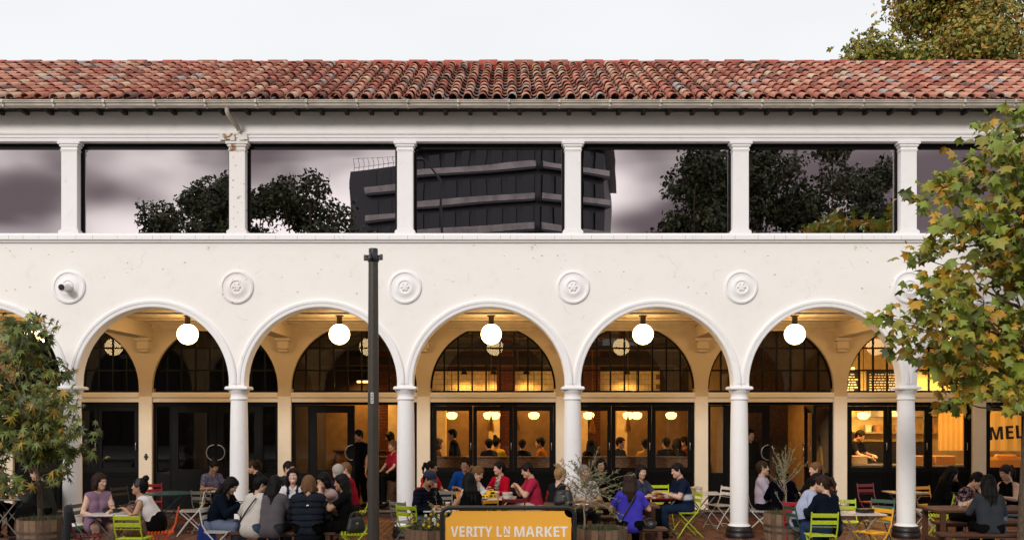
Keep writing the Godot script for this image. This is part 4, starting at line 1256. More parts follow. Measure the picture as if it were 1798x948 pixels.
func big_tree(called: String, label: String, at: Vector3, h: float, r: float, count: int, size: float, cols: Array, seed_: int) -> void:
	var g := RandomNumberGenerator.new()
	g.seed = seed_
	var o := thing(called, label, "tree", at)
	var tr := mb()
	tr.tube([Vector3(0, -0.1, 0), Vector3(0.1, h * 0.25, 0), Vector3(-0.05, h * 0.55, 0.1), Vector3(0.1, h * 0.85, 0)], [r * 0.085, r * 0.065, r * 0.045, r * 0.012], 10)
	var lobes := []
	var base := h * 0.22
	for k in 22:
		var a := g.randf() * TAU
		var y := g.randf_range(0.15, 0.97)
		var rad := r * 0.78 * sqrt(clampf(1.0 - pow(absf(y - 0.42) / 0.62, 2.2), 0.03, 1)) * sqrt(g.randf())
		var c := Vector3(cos(a) * rad, base + (h - base) * y * 0.93, sin(a) * rad)
		lobes.append([c, r * g.randf_range(0.22, 0.40)])
		limb(tr, Vector3(0, h * g.randf_range(0.25, 0.55), 0), c, r * 0.028, r * 0.006, 0.0, 5)
	part("trunk", tr, M.bark, o)
	var places := []
	var tints := []
	for k in count:
		var l: Array = lobes[g.randi() % lobes.size()]
		var d: Vector3 = Vector3(g.randfn(0, 1), g.randfn(0, 0.85), g.randfn(0, 1)).normalized() * pow(g.randf(), 0.45) * l[1]
		if g.randf() < 0.10: d *= 1.35
		var face: Vector3 = (d.normalized() + Vector3(g.randfn(0, 0.6), 0.4 + g.randfn(0, 0.5), g.randfn(0, 0.6))).normalized()
		var b := Basis.looking_at(-face, Vector3.UP if absf(face.y) < 0.95 else Vector3.RIGHT) * Basis(Vector3.BACK, g.randf() * TAU)
		places.append(Transform3D(b.scaled(Vector3.ONE * size * g.randf_range(0.6, 1.4)), l[0] + d))
		tints.append(lin(cols[g.randi() % cols.size()]) * g.randf_range(0.75, 1.2))
	var sprig := mb()
	for k in 5:
		var t := Transform3D(Basis.from_euler(Vector3(g.randfn(0, 0.6), g.randfn(0, 0.6), g.randf() * TAU)).scaled(Vector3.ONE * 0.5), Vector3(g.randfn(0, 0.3), g.randfn(0, 0.3), g.randfn(0, 0.12)))
		var lf := mb()
		for e: Array in [[0, 0.5, 0.28, 0.1], [0.28, 0.1, 0.2, -0.4], [0.2, -0.4, -0.2, -0.4], [-0.2, -0.4, -0.28, 0.1], [-0.28, 0.1, 0, 0.5]]:
			lf.tri(Vector3(0, 0, 0.06), Vector3(e[0], e[1], 0), Vector3(e[2], e[3], 0), Vector3.BACK)
		sprig.add(lf, t)
	scatter("crown", sprig, M.leaf_far, places, tints, o)


# ---------------------------------------------------------------- chairs, tables, benches
func make_chair(colour: String) -> Node3D:
	var o := Node3D.new()
	o.name = numbered("folding_chair"); add_child(o, true)
	var m: Material = M["paint_" + colour]
	# the sitter faces +z; the long legs run from the front foot up to the back rail
	for s: float in [-1.0, 1.0]:
		var x := s * 0.19
		part("leg", mb().tube([Vector3(x, 0.0, 0.24), Vector3(x, 0.24, 0.07), Vector3(x, 0.45, -0.13), Vector3(x, 0.56, -0.195), Vector3(x, 0.82, -0.245)], [0.0115], 7), m, o)
		part("leg", mb().tube([Vector3(s * 0.168, 0.0, -0.26), Vector3(s * 0.168, 0.24, -0.02), Vector3(s * 0.168, 0.44, 0.19)], [0.011], 7), m, o)
	part("stretcher", mb().tube([Vector3(-0.19, 0.07, 0.19), Vector3(0.19, 0.07, 0.19)], [0.008], 6), m, o)
	part("stretcher", mb().tube([Vector3(-0.168, 0.07, -0.20), Vector3(0.168, 0.07, -0.20)], [0.008], 6), m, o)
	var seat := part("seat", mb().bar(Vector3(-0.175, 0.440, -0.16), Vector3(-0.175, 0.445, 0.20), 0.022, 0.012).bar(Vector3(0.175, 0.440, -0.16), Vector3(0.175, 0.445, 0.20), 0.022, 0.012), m, o)
	for k in 8:
		part("slat", mb().box(Vector3(0, 0.456, -0.155 + k * 0.049), Vector3(0.40, 0.012, 0.034), 0.004), m, seat)
	var back := part("backrest", mb().span(Vector3(-0.18, 0.60, -0.216), Vector3(0.18, 0.606, -0.212)), m, o)
	for k in 2:
		part("slat", mb().box(Vector3(0, 0.665 + k * 0.105, -0.218 - k * 0.021), Vector3(0.395, 0.062, 0.012), 0.004, Basis(Vector3.RIGHT, -0.18)), m, back)
	return o


func make_table(top: Material, leg: Material, w: float, d: float, h: float, round_: bool) -> Node3D:
	var o := Node3D.new()
	o.name = numbered("cafe_table"); add_child(o, true)
	if round_:
		part("tabletop", mb().lathe([Vector2(0, h - 0.02), Vector2(w / 2 - 0.01, h - 0.022), Vector2(w / 2, h - 0.012), Vector2(w / 2, h - 0.002), Vector2(w / 2 - 0.01, h), Vector2(0, h)], 36), top, o)
	else:
		part("tabletop", mb().box(Vector3(0, h - 0.012, 0), Vector3(w, 0.024, d), 0.008), top, o)
	for s: float in [-1.0, 1.0]:
		var z := s * d * 0.36
		part("leg", mb().tube([Vector3(-w * 0.40, 0, z), Vector3(w * 0.34, h - 0.03, z)], [0.012], 7), leg, o)
		part("leg", mb().tube([Vector3(w * 0.40, 0, z * 0.94), Vector3(-w * 0.34, h - 0.03, z * 0.94)], [0.012], 7), leg, o)
	part("stretcher", mb().tube([Vector3(-w * 0.36, 0.06, -d * 0.36), Vector3(-w * 0.36, 0.06, d * 0.36)], [0.009], 6).tube([Vector3(w * 0.36, 0.06, -d * 0.34), Vector3(w * 0.36, 0.06, d * 0.34)], [0.009], 6), leg, o)
	return o


func make_bench(called: String, w: float, d: float, h: float, planks: int) -> Node3D:
	var o := Node3D.new()
	o.name = numbered(called); add_child(o, true)
	var top := part("top", mb().box(Vector3(0, h - 0.055, 0), Vector3(w - 0.3, 0.03, d * 0.7)), M.bench_wood, o)
	var pw := d / planks
	for k in planks:
		part("plank", mb().box(Vector3(0, h - 0.02 + rng.randf_range(-0.002, 0.002), -d / 2 + pw * (k + 0.5)), Vector3(w, 0.04, pw - 0.008), 0.006), M.bench_wood, top)
	for sx: float in [-1.0, 1.0]:
		for sz: float in [-1.0, 1.0]:
			part("leg", mb().box(Vector3(sx * (w / 2 - 0.12), (h - 0.041) / 2, sz * (d / 2 - 0.05)), Vector3(0.075, h - 0.041, 0.07), 0.006), M.bench_wood, o)
		part("rail", mb().box(Vector3(sx * (w / 2 - 0.12), h * 0.35, 0), Vector3(0.05, 0.06, d - 0.17)), M.bench_wood, o)
	return o


func set_thing(o: Node3D, label: String, category: String, at: Vector3, turn: float, group := "") -> Node3D:
	o.position = at; o.rotation.y = turn
	tag(o, label, category, group)
	return o


var chair_proto := {}


func chair(colour: String, at: Vector3, deg: float, label: String) -> void:
	if chair_proto.has(colour):
		copy(chair_proto[colour], label, at, deg_to_rad(deg))
	else:
		chair_proto[colour] = set_thing(make_chair(colour), label, "chair", at, deg_to_rad(deg), "folding cafe chairs")


var table_proto := {}


func table(kind: String, at: Vector3, deg: float, label: String) -> void:
	if table_proto.has(kind):
		copy(table_proto[kind], label, at, deg_to_rad(deg)); return
	var o: Node3D
	if kind == "white": o = make_table(M.table_white, M.paint_grey, 0.76, 0.58, 0.72, false)
	elif kind == "grey": o = make_table(M.paint_grey, M.paint_grey, 0.70, 0.58, 0.72, false)
	elif kind == "red": o = make_table(M.paint_red, M.paint_grey, 0.80, 0.60, 0.72, false)
	elif kind == "lime": o = make_table(M.table_white, M.paint_lime, 0.80, 0.60, 0.72, false)
	else: o = make_table(M.paint_teal, M.paint_teal, 0.96, 0.96, 0.72, true)
	table_proto[kind] = set_thing(o, label, "table", at, deg_to_rad(deg), "folding cafe tables")


func make_furniture() -> void:
	# left group
	table("grey", Vector3(-9.185, 0, 0.1), 8, "grey folding table at the left edge behind the maple tub")
	table("white", Vector3(-6.168, 0, 2.6), 4, "white folding table between the lavender dress woman and the bun woman")
	chair("green", Vector3(-6.792, 0, 2), 80, "dark green chair under the woman in the lavender dress")
	chair("dark_red", Vector3(-6.333, 0, 3.2), 118, "dark red chair with a black jacket over it at the front left")
	chair("lime", Vector3(-5.521, 0, 3.45), 178, "lime chair holding a brown bag in front of the bun woman's table")
	chair("orange", Vector3(-5.36, 0, 2.8), -72, "orange chair under the woman with the hair bun")
	table("teal", Vector3(-6.629, 0, -1), 0, "round dark teal table behind the woman with the hair bun")
	chair("red", Vector3(-7.342, 0, -1.9), 20, "bright red chair tucked behind the round teal table")
	chair("white", Vector3(-5.968, 0, -0.3), -78, "empty white chair at the right of the round teal table")
	chair("black", Vector3(-7.55, 0, -1.2), 60, "black chair left of the round teal table")
	chair("lime", Vector3(-6.117, 0, -1.8), 15, "lime chair under the woman in the patterned blouse")
	table("white", Vector3(-5.63, 0, -1.6), 0, "pale table behind the second column by the patterned blouse woman")
	chair("white", Vector3(-4.52, 0, 2.65), 84, "white chair under the navy jacket woman with the phone")
	chair("grey", Vector3(-5.791, 0, -0.6), 172, "grey chair with its back to us left of the phone woman's head")
	chair("black", Vector3(-5.282, 0, -2.2), -80, "black chair under the person in black behind the second column")
	# communal table left of the lamp post
	set_thing(make_bench("wooden_bench", 1.75, 0.34, 0.45, 3), "long brown bench under the white jacket, grey sweater and puffer jacket", "bench", Vector3(-3.579, 0, 2.65), 0.0)
	set_thing(make_bench("wooden_table", 1.80, 0.70, 0.74, 5), "brown plank table in front of the smiling woman in overalls", "table", Vector3(-3.667, 0, 2), 0.0)
	chair("black", Vector3(-3.725, 0, 1.25), 180, "black chair under the smiling woman in overalls")
	chair("black", Vector3(-4.237, 0, -0.2), 120, "black chair under the bearded man in the dark shirt")
	chair("grey", Vector3(-3.184, 0, 0.45), 200, "grey chair under the silver haired person")
	chair("black", Vector3(-3.044, 0, 1.9), -120, "black chair under the woman in the pink top")
	chair("lime", Vector3(-2.86, 0, -0.1), -84, "lime chair under the man in the crimson tee")
	chair("lime", Vector3(-2.393, 0, 2.9), -80, "lime chair half hidden by the lamp post with a black bag on it")
	chair("grey", Vector3(-4.968, 0, -1.9), 0, "grey empty chair by the pier behind the bearded man")
	# centre group
	chair("red", Vector3(-1.662, 0, -1.2), 60, "red chair under the ponytail woman in the red tee")
	table("grey", Vector3(-1.231, 0, -1.1), 5, "grey folding table between the red tee woman and the blue tee man")
	chair("grey", Vector3(-0.978, 0, -2), 0, "grey chair under the man in the royal blue tee")
	table("lime", Vector3(-0.323, 0, 0), -3, "white topped table with lime legs and takeaway boxes in the middle")
	chair("yellow", Vector3(-0.748, 0, -0.2), 78, "yellow chair under the woman in the white jumper")
	chair("black", Vector3(-0.189, 0, -1.1), 190, "black chair under the woman in the red cardigan")
	chair("red", Vector3(0.431, 0, -0.15), -88, "red chair under the man in the magenta tee")
	chair("dark_red", Vector3(0.059, 0, 0.9), 172, "dark red chair with its back to us before the magenta tee man")
	chair("yellow", Vector3(-0.497, 0, 1.1), 200, "yellow chair just behind the dark haired woman in the strappy top")
	chair("lime", Vector3(-1.561, 0, 2.1), 150, "lime chair beside the flower barrel at the young man in the cap")
	chair("grey", Vector3(-1.738, 0, 1.5), 140, "grey green chair behind the lime chair by the flower barrel")
	table("white", Vector3(-1.039, 0, 2), 2, "white table between the man in the cap and the strappy top woman")
	chair("black", Vector3(-0.66, 0, 2.25), -160, "black chair under the strappy top woman behind the yellow sign")
	chair("grey", Vector3(-1.275, 0, -0.2), 10, "grey chair folded under the grey table by the cap wearer")
	# right of the sign
	set_thing(make_bench("wooden_table", 1.9, 0.70, 0.74, 5), "brown plank table behind the olive sapling and the violet shirt woman", "table", Vector3(1.491, 0, 1.4), 0.0)
	set_thing(make_bench("wooden_bench", 2.0, 0.32, 0.45, 3), "brown bench under the violet shirt woman", "bench", Vector3(1.46, 0, 2.2), 0.0)
	set_thing(make_bench("wooden_bench", 1.9, 0.32, 0.45, 3), "brown bench on the far side of the olive sapling's table", "bench", Vector3(1.417, 0, 0.6), 0.0)
	table("red", Vector3(2.73, 0, -0.2), 0, "red topped table with bowls before the striped shirt man")
	chair("black", Vector3(2.329, 0, -0.2), 90, "black chair under the smiling woman behind the violet shirt")
	chair("lime", Vector3(3.197, 0, -0.05), -78, "lime chair under the man in the striped navy shirt")
	chair("lime", Vector3(3.009, 0, -1.6), 5, "lime chair behind the red topped table against the wall")
	table("white", Vector3(3.651, 0, -1), 0, "pale table stacked with bowls left of the fifth column")
	chair("white", Vector3(4.082, 0, -1.3), -60, "white empty chair behind the fifth column")
	chair("black", Vector3(1.851, 0, -2), 0, "black chair under the dark haired woman by the casement")
	chair("white", Vector3(4.625, 0, -0.35), 70, "white chair under the man in the lavender shirt")
	chair("black", Vector3(5.019, 0, -0.1), 170, "black chair under the person in black behind the olive tub")
	chair("red", Vector3(4.768, 0, 1.5), 155, "red chair beside the right olive tub")
	table("teal", Vector3(5.679, 0, -1.5), 0, "round teal table behind the olive tub at the right")
	chair("dark_red", Vector3(6.279, 0, -1.2), 12, "dark red chair behind the fair haired woman at the right")
	chair("black", Vector3(5.834, 0, -0.6), -70, "black chair under the fair haired woman at the right")
	chair("green", Vector3(4.621, 0, 2.3), 100, "green chair under the bearded man in the pale blue shirt")
	chair("lime", Vector3(4.608, 0, 3.15), 176, "lime chair with its back to us under the woman in navy")
	table("white", Vector3(5.375, 0, 2.5), 0, "white table with wine glasses beside the woman in navy")
	chair("lime", Vector3(5.594, 0, 1.5), -8, "lime chair on the far side of the wine glass table")
	chair("yellow", Vector3(5.508, 0, 2.8), -62, "yellow empty chair at the right of the wine glass table")
	chair("green", Vector3(6.156, 0, 1.4), -40, "pale green chair seen behind the yellow empty chair")
	chair("dark_red", Vector3(7.342, 0, -1.9), 15, "dark red chair in the shade under the kitchen window")
	table("grey", Vector3(7.706, 0, -1.2), 0, "grey table behind the sixth column")
	chair("white", Vector3(7.772, 0, -0.4), -100, "white empty chair right of the sixth column")
	chair("yellow", Vector3(8.264, 0, -1.3), 20, "yellow chair behind the white chair at the sixth column")
	chair("lime", Vector3(7.613, 0, 0.5), -110, "lime empty chair beside the seated woman with the big dark hair")
	chair("black", Vector3(8.083, 0, 0), -20, "black chair under the woman with the big dark hair")
	set_thing(make_bench("wooden_table", 2.0, 0.72, 0.76, 5), "brown plank table at the far right under the plane tree", "table", Vector3(7.609, 0, 2.2), 0.0)
	set_thing(make_bench("wooden_bench", 1.9, 0.32, 0.45, 3), "brown bench under the woman in charcoal at the far right", "bench", Vector3(7.422, 0, 2.85), 0.0)
	set_thing(make_bench("wooden_bench", 1.9, 0.32, 0.45, 3), "brown bench on the far side of the table under the plane tree", "bench", Vector3(8.032, 0, 1.45), 0.0)
	# half barrels
	barrel("half barrel tub of weathered staves holding the maple at the left", Vector3(-7.624, 0, 1.9), 0.40, 0.56)
	barrel("half barrel tub with the olive sapling beside the fifth column", Vector3(4.706, 0, 1.1), 0.39, 0.56)
	barrel("half barrel tub with the olive sapling right of the yellow sign", Vector3(1.329, 0, 3.1), 0.40, 0.56)
	barrel("half barrel tub of yellow flowers left of the yellow sign", Vector3(-1.209, 0, 3.1), 0.40, 0.56)
	make_sign()
	make_post()


func barrel(label: String, at: Vector3, r: float, h: float) -> void:
	var o := thing("half_barrel", label, "planter", at, rng.randf() * 6.0, "half barrel planters")
	var n := 24
	for k in n:
		var a := TAU * k / n
		var w := TAU / n * 0.5 - 0.008
		var m := mb()
		var ring := []
		for y: float in [0.0, h * 0.35, h * 0.7, h]:
			var rr := r * (0.84 + 0.16 * sin(minf(y / h * 0.55 + 0.45, 1.0) * PI * 0.5))
			ring.append([rr, y + (rng.randf_range(-0.004, 0.004) if y == h else 0.0)])
		for q in 3:
			for e: Array in [[0.0, 1.0], [-0.028, -1.0]]:
				var p: Array = []
				for z: Array in [[q, -w], [q, w], [q + 1, w], [q + 1, -w]]:
					p.append(Vector3(cos(a + z[1]) * (ring[z[0]][0] + e[0]), ring[z[0]][1], sin(a + z[1]) * (ring[z[0]][0] + e[0])))
				m.quad(p[0], p[1], p[2], p[3], Vector3(cos(a), 0, sin(a)) * e[1])
		var t0: float = ring[3][0]
		m.quad(Vector3(cos(a - w) * t0, h, sin(a - w) * t0), Vector3(cos(a + w) * t0, h, sin(a + w) * t0), Vector3(cos(a + w) * (t0 - 0.028), h, sin(a + w) * (t0 - 0.028)), Vector3(cos(a - w) * (t0 - 0.028), h, sin(a - w) * (t0 - 0.028)), Vector3.UP)
		part("stave", m, M.stave_wood if rng.randf() < 0.6 else M.stave_dark, o)
	part("bottom", mb().lathe([Vector2(0, 0.03), Vector2(r * 0.9, 0.03), Vector2(r * 0.9, h - 0.10), Vector2(r * 0.965, h - 0.06), Vector2(0, h - 0.05)], 24), M.soil, o)
	for y: float in [0.07, h * 0.42, h * 0.60]:
		var r0 := r * (0.84 + 0.16 * sin(minf(y / h * 0.55 + 0.45, 1.0) * PI * 0.5)) + 0.004
		var r1 := r * (0.84 + 0.16 * sin(minf((y + 0.045) / h * 0.55 + 0.45, 1.0) * PI * 0.5)) + 0.004
		part("hoop", mb().lathe([Vector2(r0 - 0.006, y), Vector2(r0, y), Vector2(r1, y + 0.045), Vector2(r1 - 0.006, y + 0.045)], 36), M.hoop, o)
	# rough low grass over the soil
	var places := []
	var tints := []
	for k in 420:
		var a := rng.randf() * TAU
		var q := sqrt(rng.randf()) * r * 0.92
		places.append(Transform3D(Basis(Vector3.UP, rng.randf() * TAU) * Basis(Vector3.RIGHT, rng.randfn(0, 0.45)) * Basis.from_scale(Vector3(1, rng.randf_range(0.5, 1.3), 1)), Vector3(cos(a) * q, h - 0.06, sin(a) * q)))
		tints.append(lin(Color(rng.randf_range(0.20, 0.32), rng.randf_range(0.24, 0.33), 0.16)))
	var bl := mb()
	bl.tri(Vector3(-0.006, 0, 0), Vector3(0.006, 0, 0), Vector3(0.0, 0.11, 0.02), Vector3.BACK)
	scatter("grass", bl, M.grass_blade, places, tints, o)


func make_sign() -> void:
	# banner in a black frame; its yellow sheet has scooped corners
	var w := 1.86
	var h := 0.97
	var o := thing("market_sign", "black framed orange yellow barrier sign lettered VERITY LN MARKET", "sign", Vector3(-0.052, 0, 4.0))
	var ps := []
	for e: Array in [[-w / 2, 0.0], [-w / 2, h - 0.09], [-w / 2 + 0.03, h - 0.03], [-w / 2 + 0.09, h], [w / 2 - 0.09, h], [w / 2 - 0.03, h - 0.03], [w / 2, h - 0.09], [w / 2, 0.0]]:
		ps.append(Vector3(e[0], e[1] - 0.02 if e[1] > 0 else 0.0, 0))
	part("frame", mb().tube(ps, [0.032], 10), M.black_metal, o)
	for s: float in [-1.0, 1.0]:
		part("foot", mb().box(Vector3(s * (w / 2), 0.02, 0), Vector3(0.09, 0.04, 0.5), 0.01), M.black_metal, o)
	var p := PackedVector2Array()
	var x := w / 2 - 0.05
	var y1 := h - 0.065
	var y0 := 0.12
	for c: Array in [[x, y1, PI * 1.5, PI], [-x, y1, 0.0, -PI / 2], [-x, y0, PI / 2, 0.0], [x, y0, PI, PI / 2]]:
		for k in 7:
			var a := lerpf(c[2], c[3], k / 6.0)
			p.append(Vector2(c[0] + cos(a) * 0.095, c[1] + sin(a) * 0.095))
	var flip := PackedVector2Array()
	for q in p: flip.append(q)
	var panel := part("panel", mb().prism(flip, -0.006, 0.006), M.sign_yellow, o)
	part("lower_rail", mb().tube([Vector3(-w / 2, 0.09, 0), Vector3(w / 2, 0.09, 0)], [0.016], 8), M.black_metal, o)
	var cap := 0.142
	var base := 0.545
	var a1 := letters("VERITY L", cap, 0.006, "Droid Sans", 700)
	var a2 := letters("N", cap * 0.74, 0.006, "Droid Sans", 700)
	var a3 := letters("MARKET", cap, 0.006, "Droid Sans", 700)
	for e: Array in [[a1, 0.0, -0.805, 0.755, base], [a2, 0.0, -0.062, 0.085, base + 0.040], [a3, 0.0, 0.085, 0.745, base]]:
		var t: TextMesh = e[0]
		var bb := t.get_aabb()
		var sx: float = e[3] / bb.size.x if e[0] != a1 else 0.715 / bb.size.x
		part("lettering", t, M.sign_white, panel, Transform3D(Basis.from_scale(Vector3(sx, 1, 1)), Vector3(e[2] - bb.position.x * sx, e[4] - bb.position.y, 0.009)))
	part("underline", mb().span(Vector3(-0.06, base, 0.006), Vector3(0.022, base + 0.018, 0.012)), M.sign_white, panel)


func make_post() -> void:
	var o := thing("lamp_post", "tall dark bronze lamp post with a bracketed cap standing before the arcade", "lamp post", Vector3(-2.018, 0, 3.5))
	part("pole", mb().lathe([Vector2(0, 0), Vector2(0.088, 0), Vector2(0.083, 1.4), Vector2(0.078, 3.0), Vector2(0.070, 4.50), Vector2(0, 4.50)], 24), M.pole_paint, o)
	part("base_plate", mb().box(Vector3(0, 0.012, 0), Vector3(0.34, 0.024, 0.34), 0.006), M.black_metal, o)
	var c := part("cap", mb().lathe([Vector2(0, 4.47), Vector2(0.082, 4.47), Vector2(0.086, 4.49), Vector2(0.086, 4.56), Vector2(0.075, 4.57), Vector2(0.066, 4.58), Vector2(0.066, 4.65), Vector2(0.060, 4.662), Vector2(0, 4.665)], 24), M.black_metal, o)
	for k in 4:
		var a := TAU * k / 4 + 0.2
		var d := Vector3(cos(a), 0, sin(a))
		part("bracket", mb().bar(d * 0.08 + Vector3(0, 4.515, 0), d * 0.125 + Vector3(0, 4.515, 0), 0.05, 0.04, Vector3.UP, 0.005).bar(d * 0.118 + Vector3(0, 4.49, 0), d * 0.118 + Vector3(0, 4.575, 0), 0.028, 0.05, d, 0.005), M.black_metal, c)
	var st := part("sticker", mb().box(Vector3(-0.005, 2.49, 0.081), Vector3(0.042, 0.16, 0.006), 0.002), M.sticker_white, o)
	for k in 6:
		part("print", mb().span(Vector3(-0.02 + 0.004 * (k % 3), 2.43 + k * 0.022, 0.0842), Vector3(0.004 + 0.004 * (k % 2), 2.442 + k * 0.022, 0.0848)), M.box_black, st)


# ---------------------------------------------------------------- bodies: capsules joined by a smooth minimum, meshed as surface nets
class Net:
	var v := PackedVector3Array()
	var n := PackedVector3Array()
	var q := PackedInt32Array()
	var r := PackedByteArray()


# bones: [a, b, radius at a, radius at b, region, blend] ; a negative blend cuts the shape away
func surface_net(bones: Array, h: float) -> Net:
	var lo := Vector3(1e9, 1e9, 1e9)
	var hi := -lo
	for e: Array in bones:
		if e[5] < 0.0: continue
		var m: float = maxf(e[2], e[3])
		for p: Vector3 in [e[0], e[1]]:
			lo = lo.min(p - Vector3.ONE * m); hi = hi.max(p + Vector3.ONE * m)
	lo -= Vector3.ONE * h * 3.0; hi += Vector3.ONE * h * 3.0
	var nx := int((hi.x - lo.x) / h) + 2
	var ny := int((hi.y - lo.y) / h) + 2
	var nz := int((hi.z - lo.z) / h) + 2
	var f := PackedFloat32Array(); f.resize(nx * ny * nz); f.fill(1.0)
	var raw := PackedFloat32Array(); raw.resize(nx * ny * nz); raw.fill(1.0)
	var reg := PackedByteArray(); reg.resize(nx * ny * nz)
	var sy := nx
	var sz := nx * ny
	for e: Array in bones:
		var a: Vector3 = e[0]
		var b: Vector3 = e[1]
		var ra: float = e[2]
		var dr: float = e[3] - ra
		var rg: int = e[4]
		var k: float = absf(e[5])
		var cut: bool = e[5] < 0.0
		var ba := b - a
		var inv := 1.0 / maxf(ba.length_squared(), 1e-9)
		var m := maxf(e[2], e[3]) + k + h * 2.0
		var l := (a.min(b) - Vector3.ONE * m - lo) / h
		var u := (a.max(b) + Vector3.ONE * m - lo) / h
		for z in range(maxi(int(l.z), 0), mini(int(u.z) + 1, nz)):
			for y in range(maxi(int(l.y), 0), mini(int(u.y) + 1, ny)):
				var at := z * sz + y * sy
				var p := Vector3(lo.x, lo.y + y * h, lo.z + z * h)
				for x in range(maxi(int(l.x), 0), mini(int(u.x) + 1, nx)):
					p.x = lo.x + x * h
					var t := clampf((p - a).dot(ba) * inv, 0.0, 1.0)
					var d := p.distance_to(a + ba * t) - (ra + dr * t)
					if d > k + h * 2.0: continue
					var i := at + x
					if cut:
						if -d > f[i]: f[i] = -d
						continue
					if d < raw[i]:
						raw[i] = d; reg[i] = rg
					var o := f[i]
					var w := clampf(0.5 + 0.5 * (o - d) / k, 0.0, 1.0)
					f[i] = o + (d - o) * w - k * w * (1.0 - w)
	var out := Net.new()
	var id := PackedInt32Array(); id.resize(nx * ny * nz); id.fill(-1)
	var offs := [0, 1, sy, sy + 1, sz, sz + 1, sz + sy, sz + sy + 1]
	var edges := [[0, 1], [2, 3], [4, 5], [6, 7], [0, 2], [1, 3], [4, 6], [5, 7], [0, 4], [1, 5], [2, 6], [3, 7]]
	var near := h * 1.9
	var cells := PackedInt32Array()
	for z in nz - 1:
		for y in ny - 1:
			var at := z * sz + y * sy
			for x in nx - 1:
				var i := at + x
				if f[i] > near or f[i] < -near: continue
				var inside := 0
				for k in 8:
					if f[i + offs[k]] < 0.0: inside += 1
				if inside == 0 or inside == 8: continue
				var s := Vector3.ZERO
				var c := 0
				for e: Array in edges:
					var f0 := f[i + offs[e[0]]]
					var f1 := f[i + offs[e[1]]]
					if (f0 < 0.0) == (f1 < 0.0): continue
					var t := f0 / (f0 - f1)
					var o0: int = e[0]
					var ax := int(log(e[1] - e[0] + 0.5) / log(2.0) + 0.6)
					var p := Vector3(o0 & 1, (o0 >> 1) & 1, (o0 >> 2) & 1)
					if e[1] - e[0] == 1: p.x += t
					elif e[1] - e[0] == 2: p.y += t
					else: p.z += t
					s += p; c += 1
				id[i] = out.v.size()
				cells.append(i)
				out.v.append(lo + (s / c + Vector3(x, y, z)) * h)
				var best := 0
				var bd := 1e9
				for k in 8:
					var w: float = absf(raw[i + offs[k]])
					if w < bd:
						bd = w; best = i + offs[k]
				out.r.append(reg[best])
	out.n.resize(out.v.size())
	for i in cells:
		for ax in 3:
			var d: int = [1, sy, sz][ax]
			if (f[i] < 0.0) == (f[i + d] < 0.0): continue
			var d1: int = [sy, sz, 1][ax]
			var d2: int = [sz, 1, sy][ax]
			if i - d1 - d2 < 0: continue
			var a := id[i]; var b := id[i - d1]; var c := id[i - d1 - d2]; var e := id[i - d2]
			if a < 0 or b < 0 or c < 0 or e < 0: continue
			var nm := (out.v[b] - out.v[a]).cross(out.v[e] - out.v[a]) + (out.v[e] - out.v[c]).cross(out.v[b] - out.v[c])
			var want := 1.0 if f[i] < 0.0 else -1.0
			if nm[ax] * want < 0: nm = -nm
			out.q.append(a); out.q.append(b); out.q.append(c); out.q.append(e)
			out.n[a] += nm; out.n[b] += nm; out.n[c] += nm; out.n[e] += nm
	for i in out.n.size(): out.n[i] = out.n[i].normalized()
	return out


func put_net(m: Mb, g: Net, t: Transform3D, palette: Array) -> void:
	m.use_c = true
	var nb := t.basis.orthonormalized()
	if t.basis.determinant() < 0: nb = t.basis
	for k in range(0, g.q.size(), 4):
		var i := [g.q[k], g.q[k + 1], g.q[k + 2], g.q[k + 3]]
		for s: Array in [[0, 1, 2], [0, 2, 3]]:
			var a: Vector3 = t * g.v[i[s[0]]]; var b: Vector3 = t * g.v[i[s[1]]]; var c: Vector3 = t * g.v[i[s[2]]]
			var na: Vector3 = (nb * g.n[i[s[0]]]).normalized(); var nb2: Vector3 = (nb * g.n[i[s[1]]]).normalized(); var nc: Vector3 = (nb * g.n[i[s[2]]]).normalized()
			var flip := (b - a).cross(c - a).dot(na + nb2 + nc) > 0.0
			m.tint = palette[g.r[i[s[0]]]]; m.corner(a, na)
			if flip:
				m.tint = palette[g.r[i[s[2]]]]; m.corner(c, nc)
				m.tint = palette[g.r[i[s[1]]]]; m.corner(b, nb2)
			else:
				m.tint = palette[g.r[i[s[1]]]]; m.corner(b, nb2)
				m.tint = palette[g.r[i[s[2]]]]; m.corner(c, nc)


var head_net := []
var hand_net := []
var hair_mesh := {}


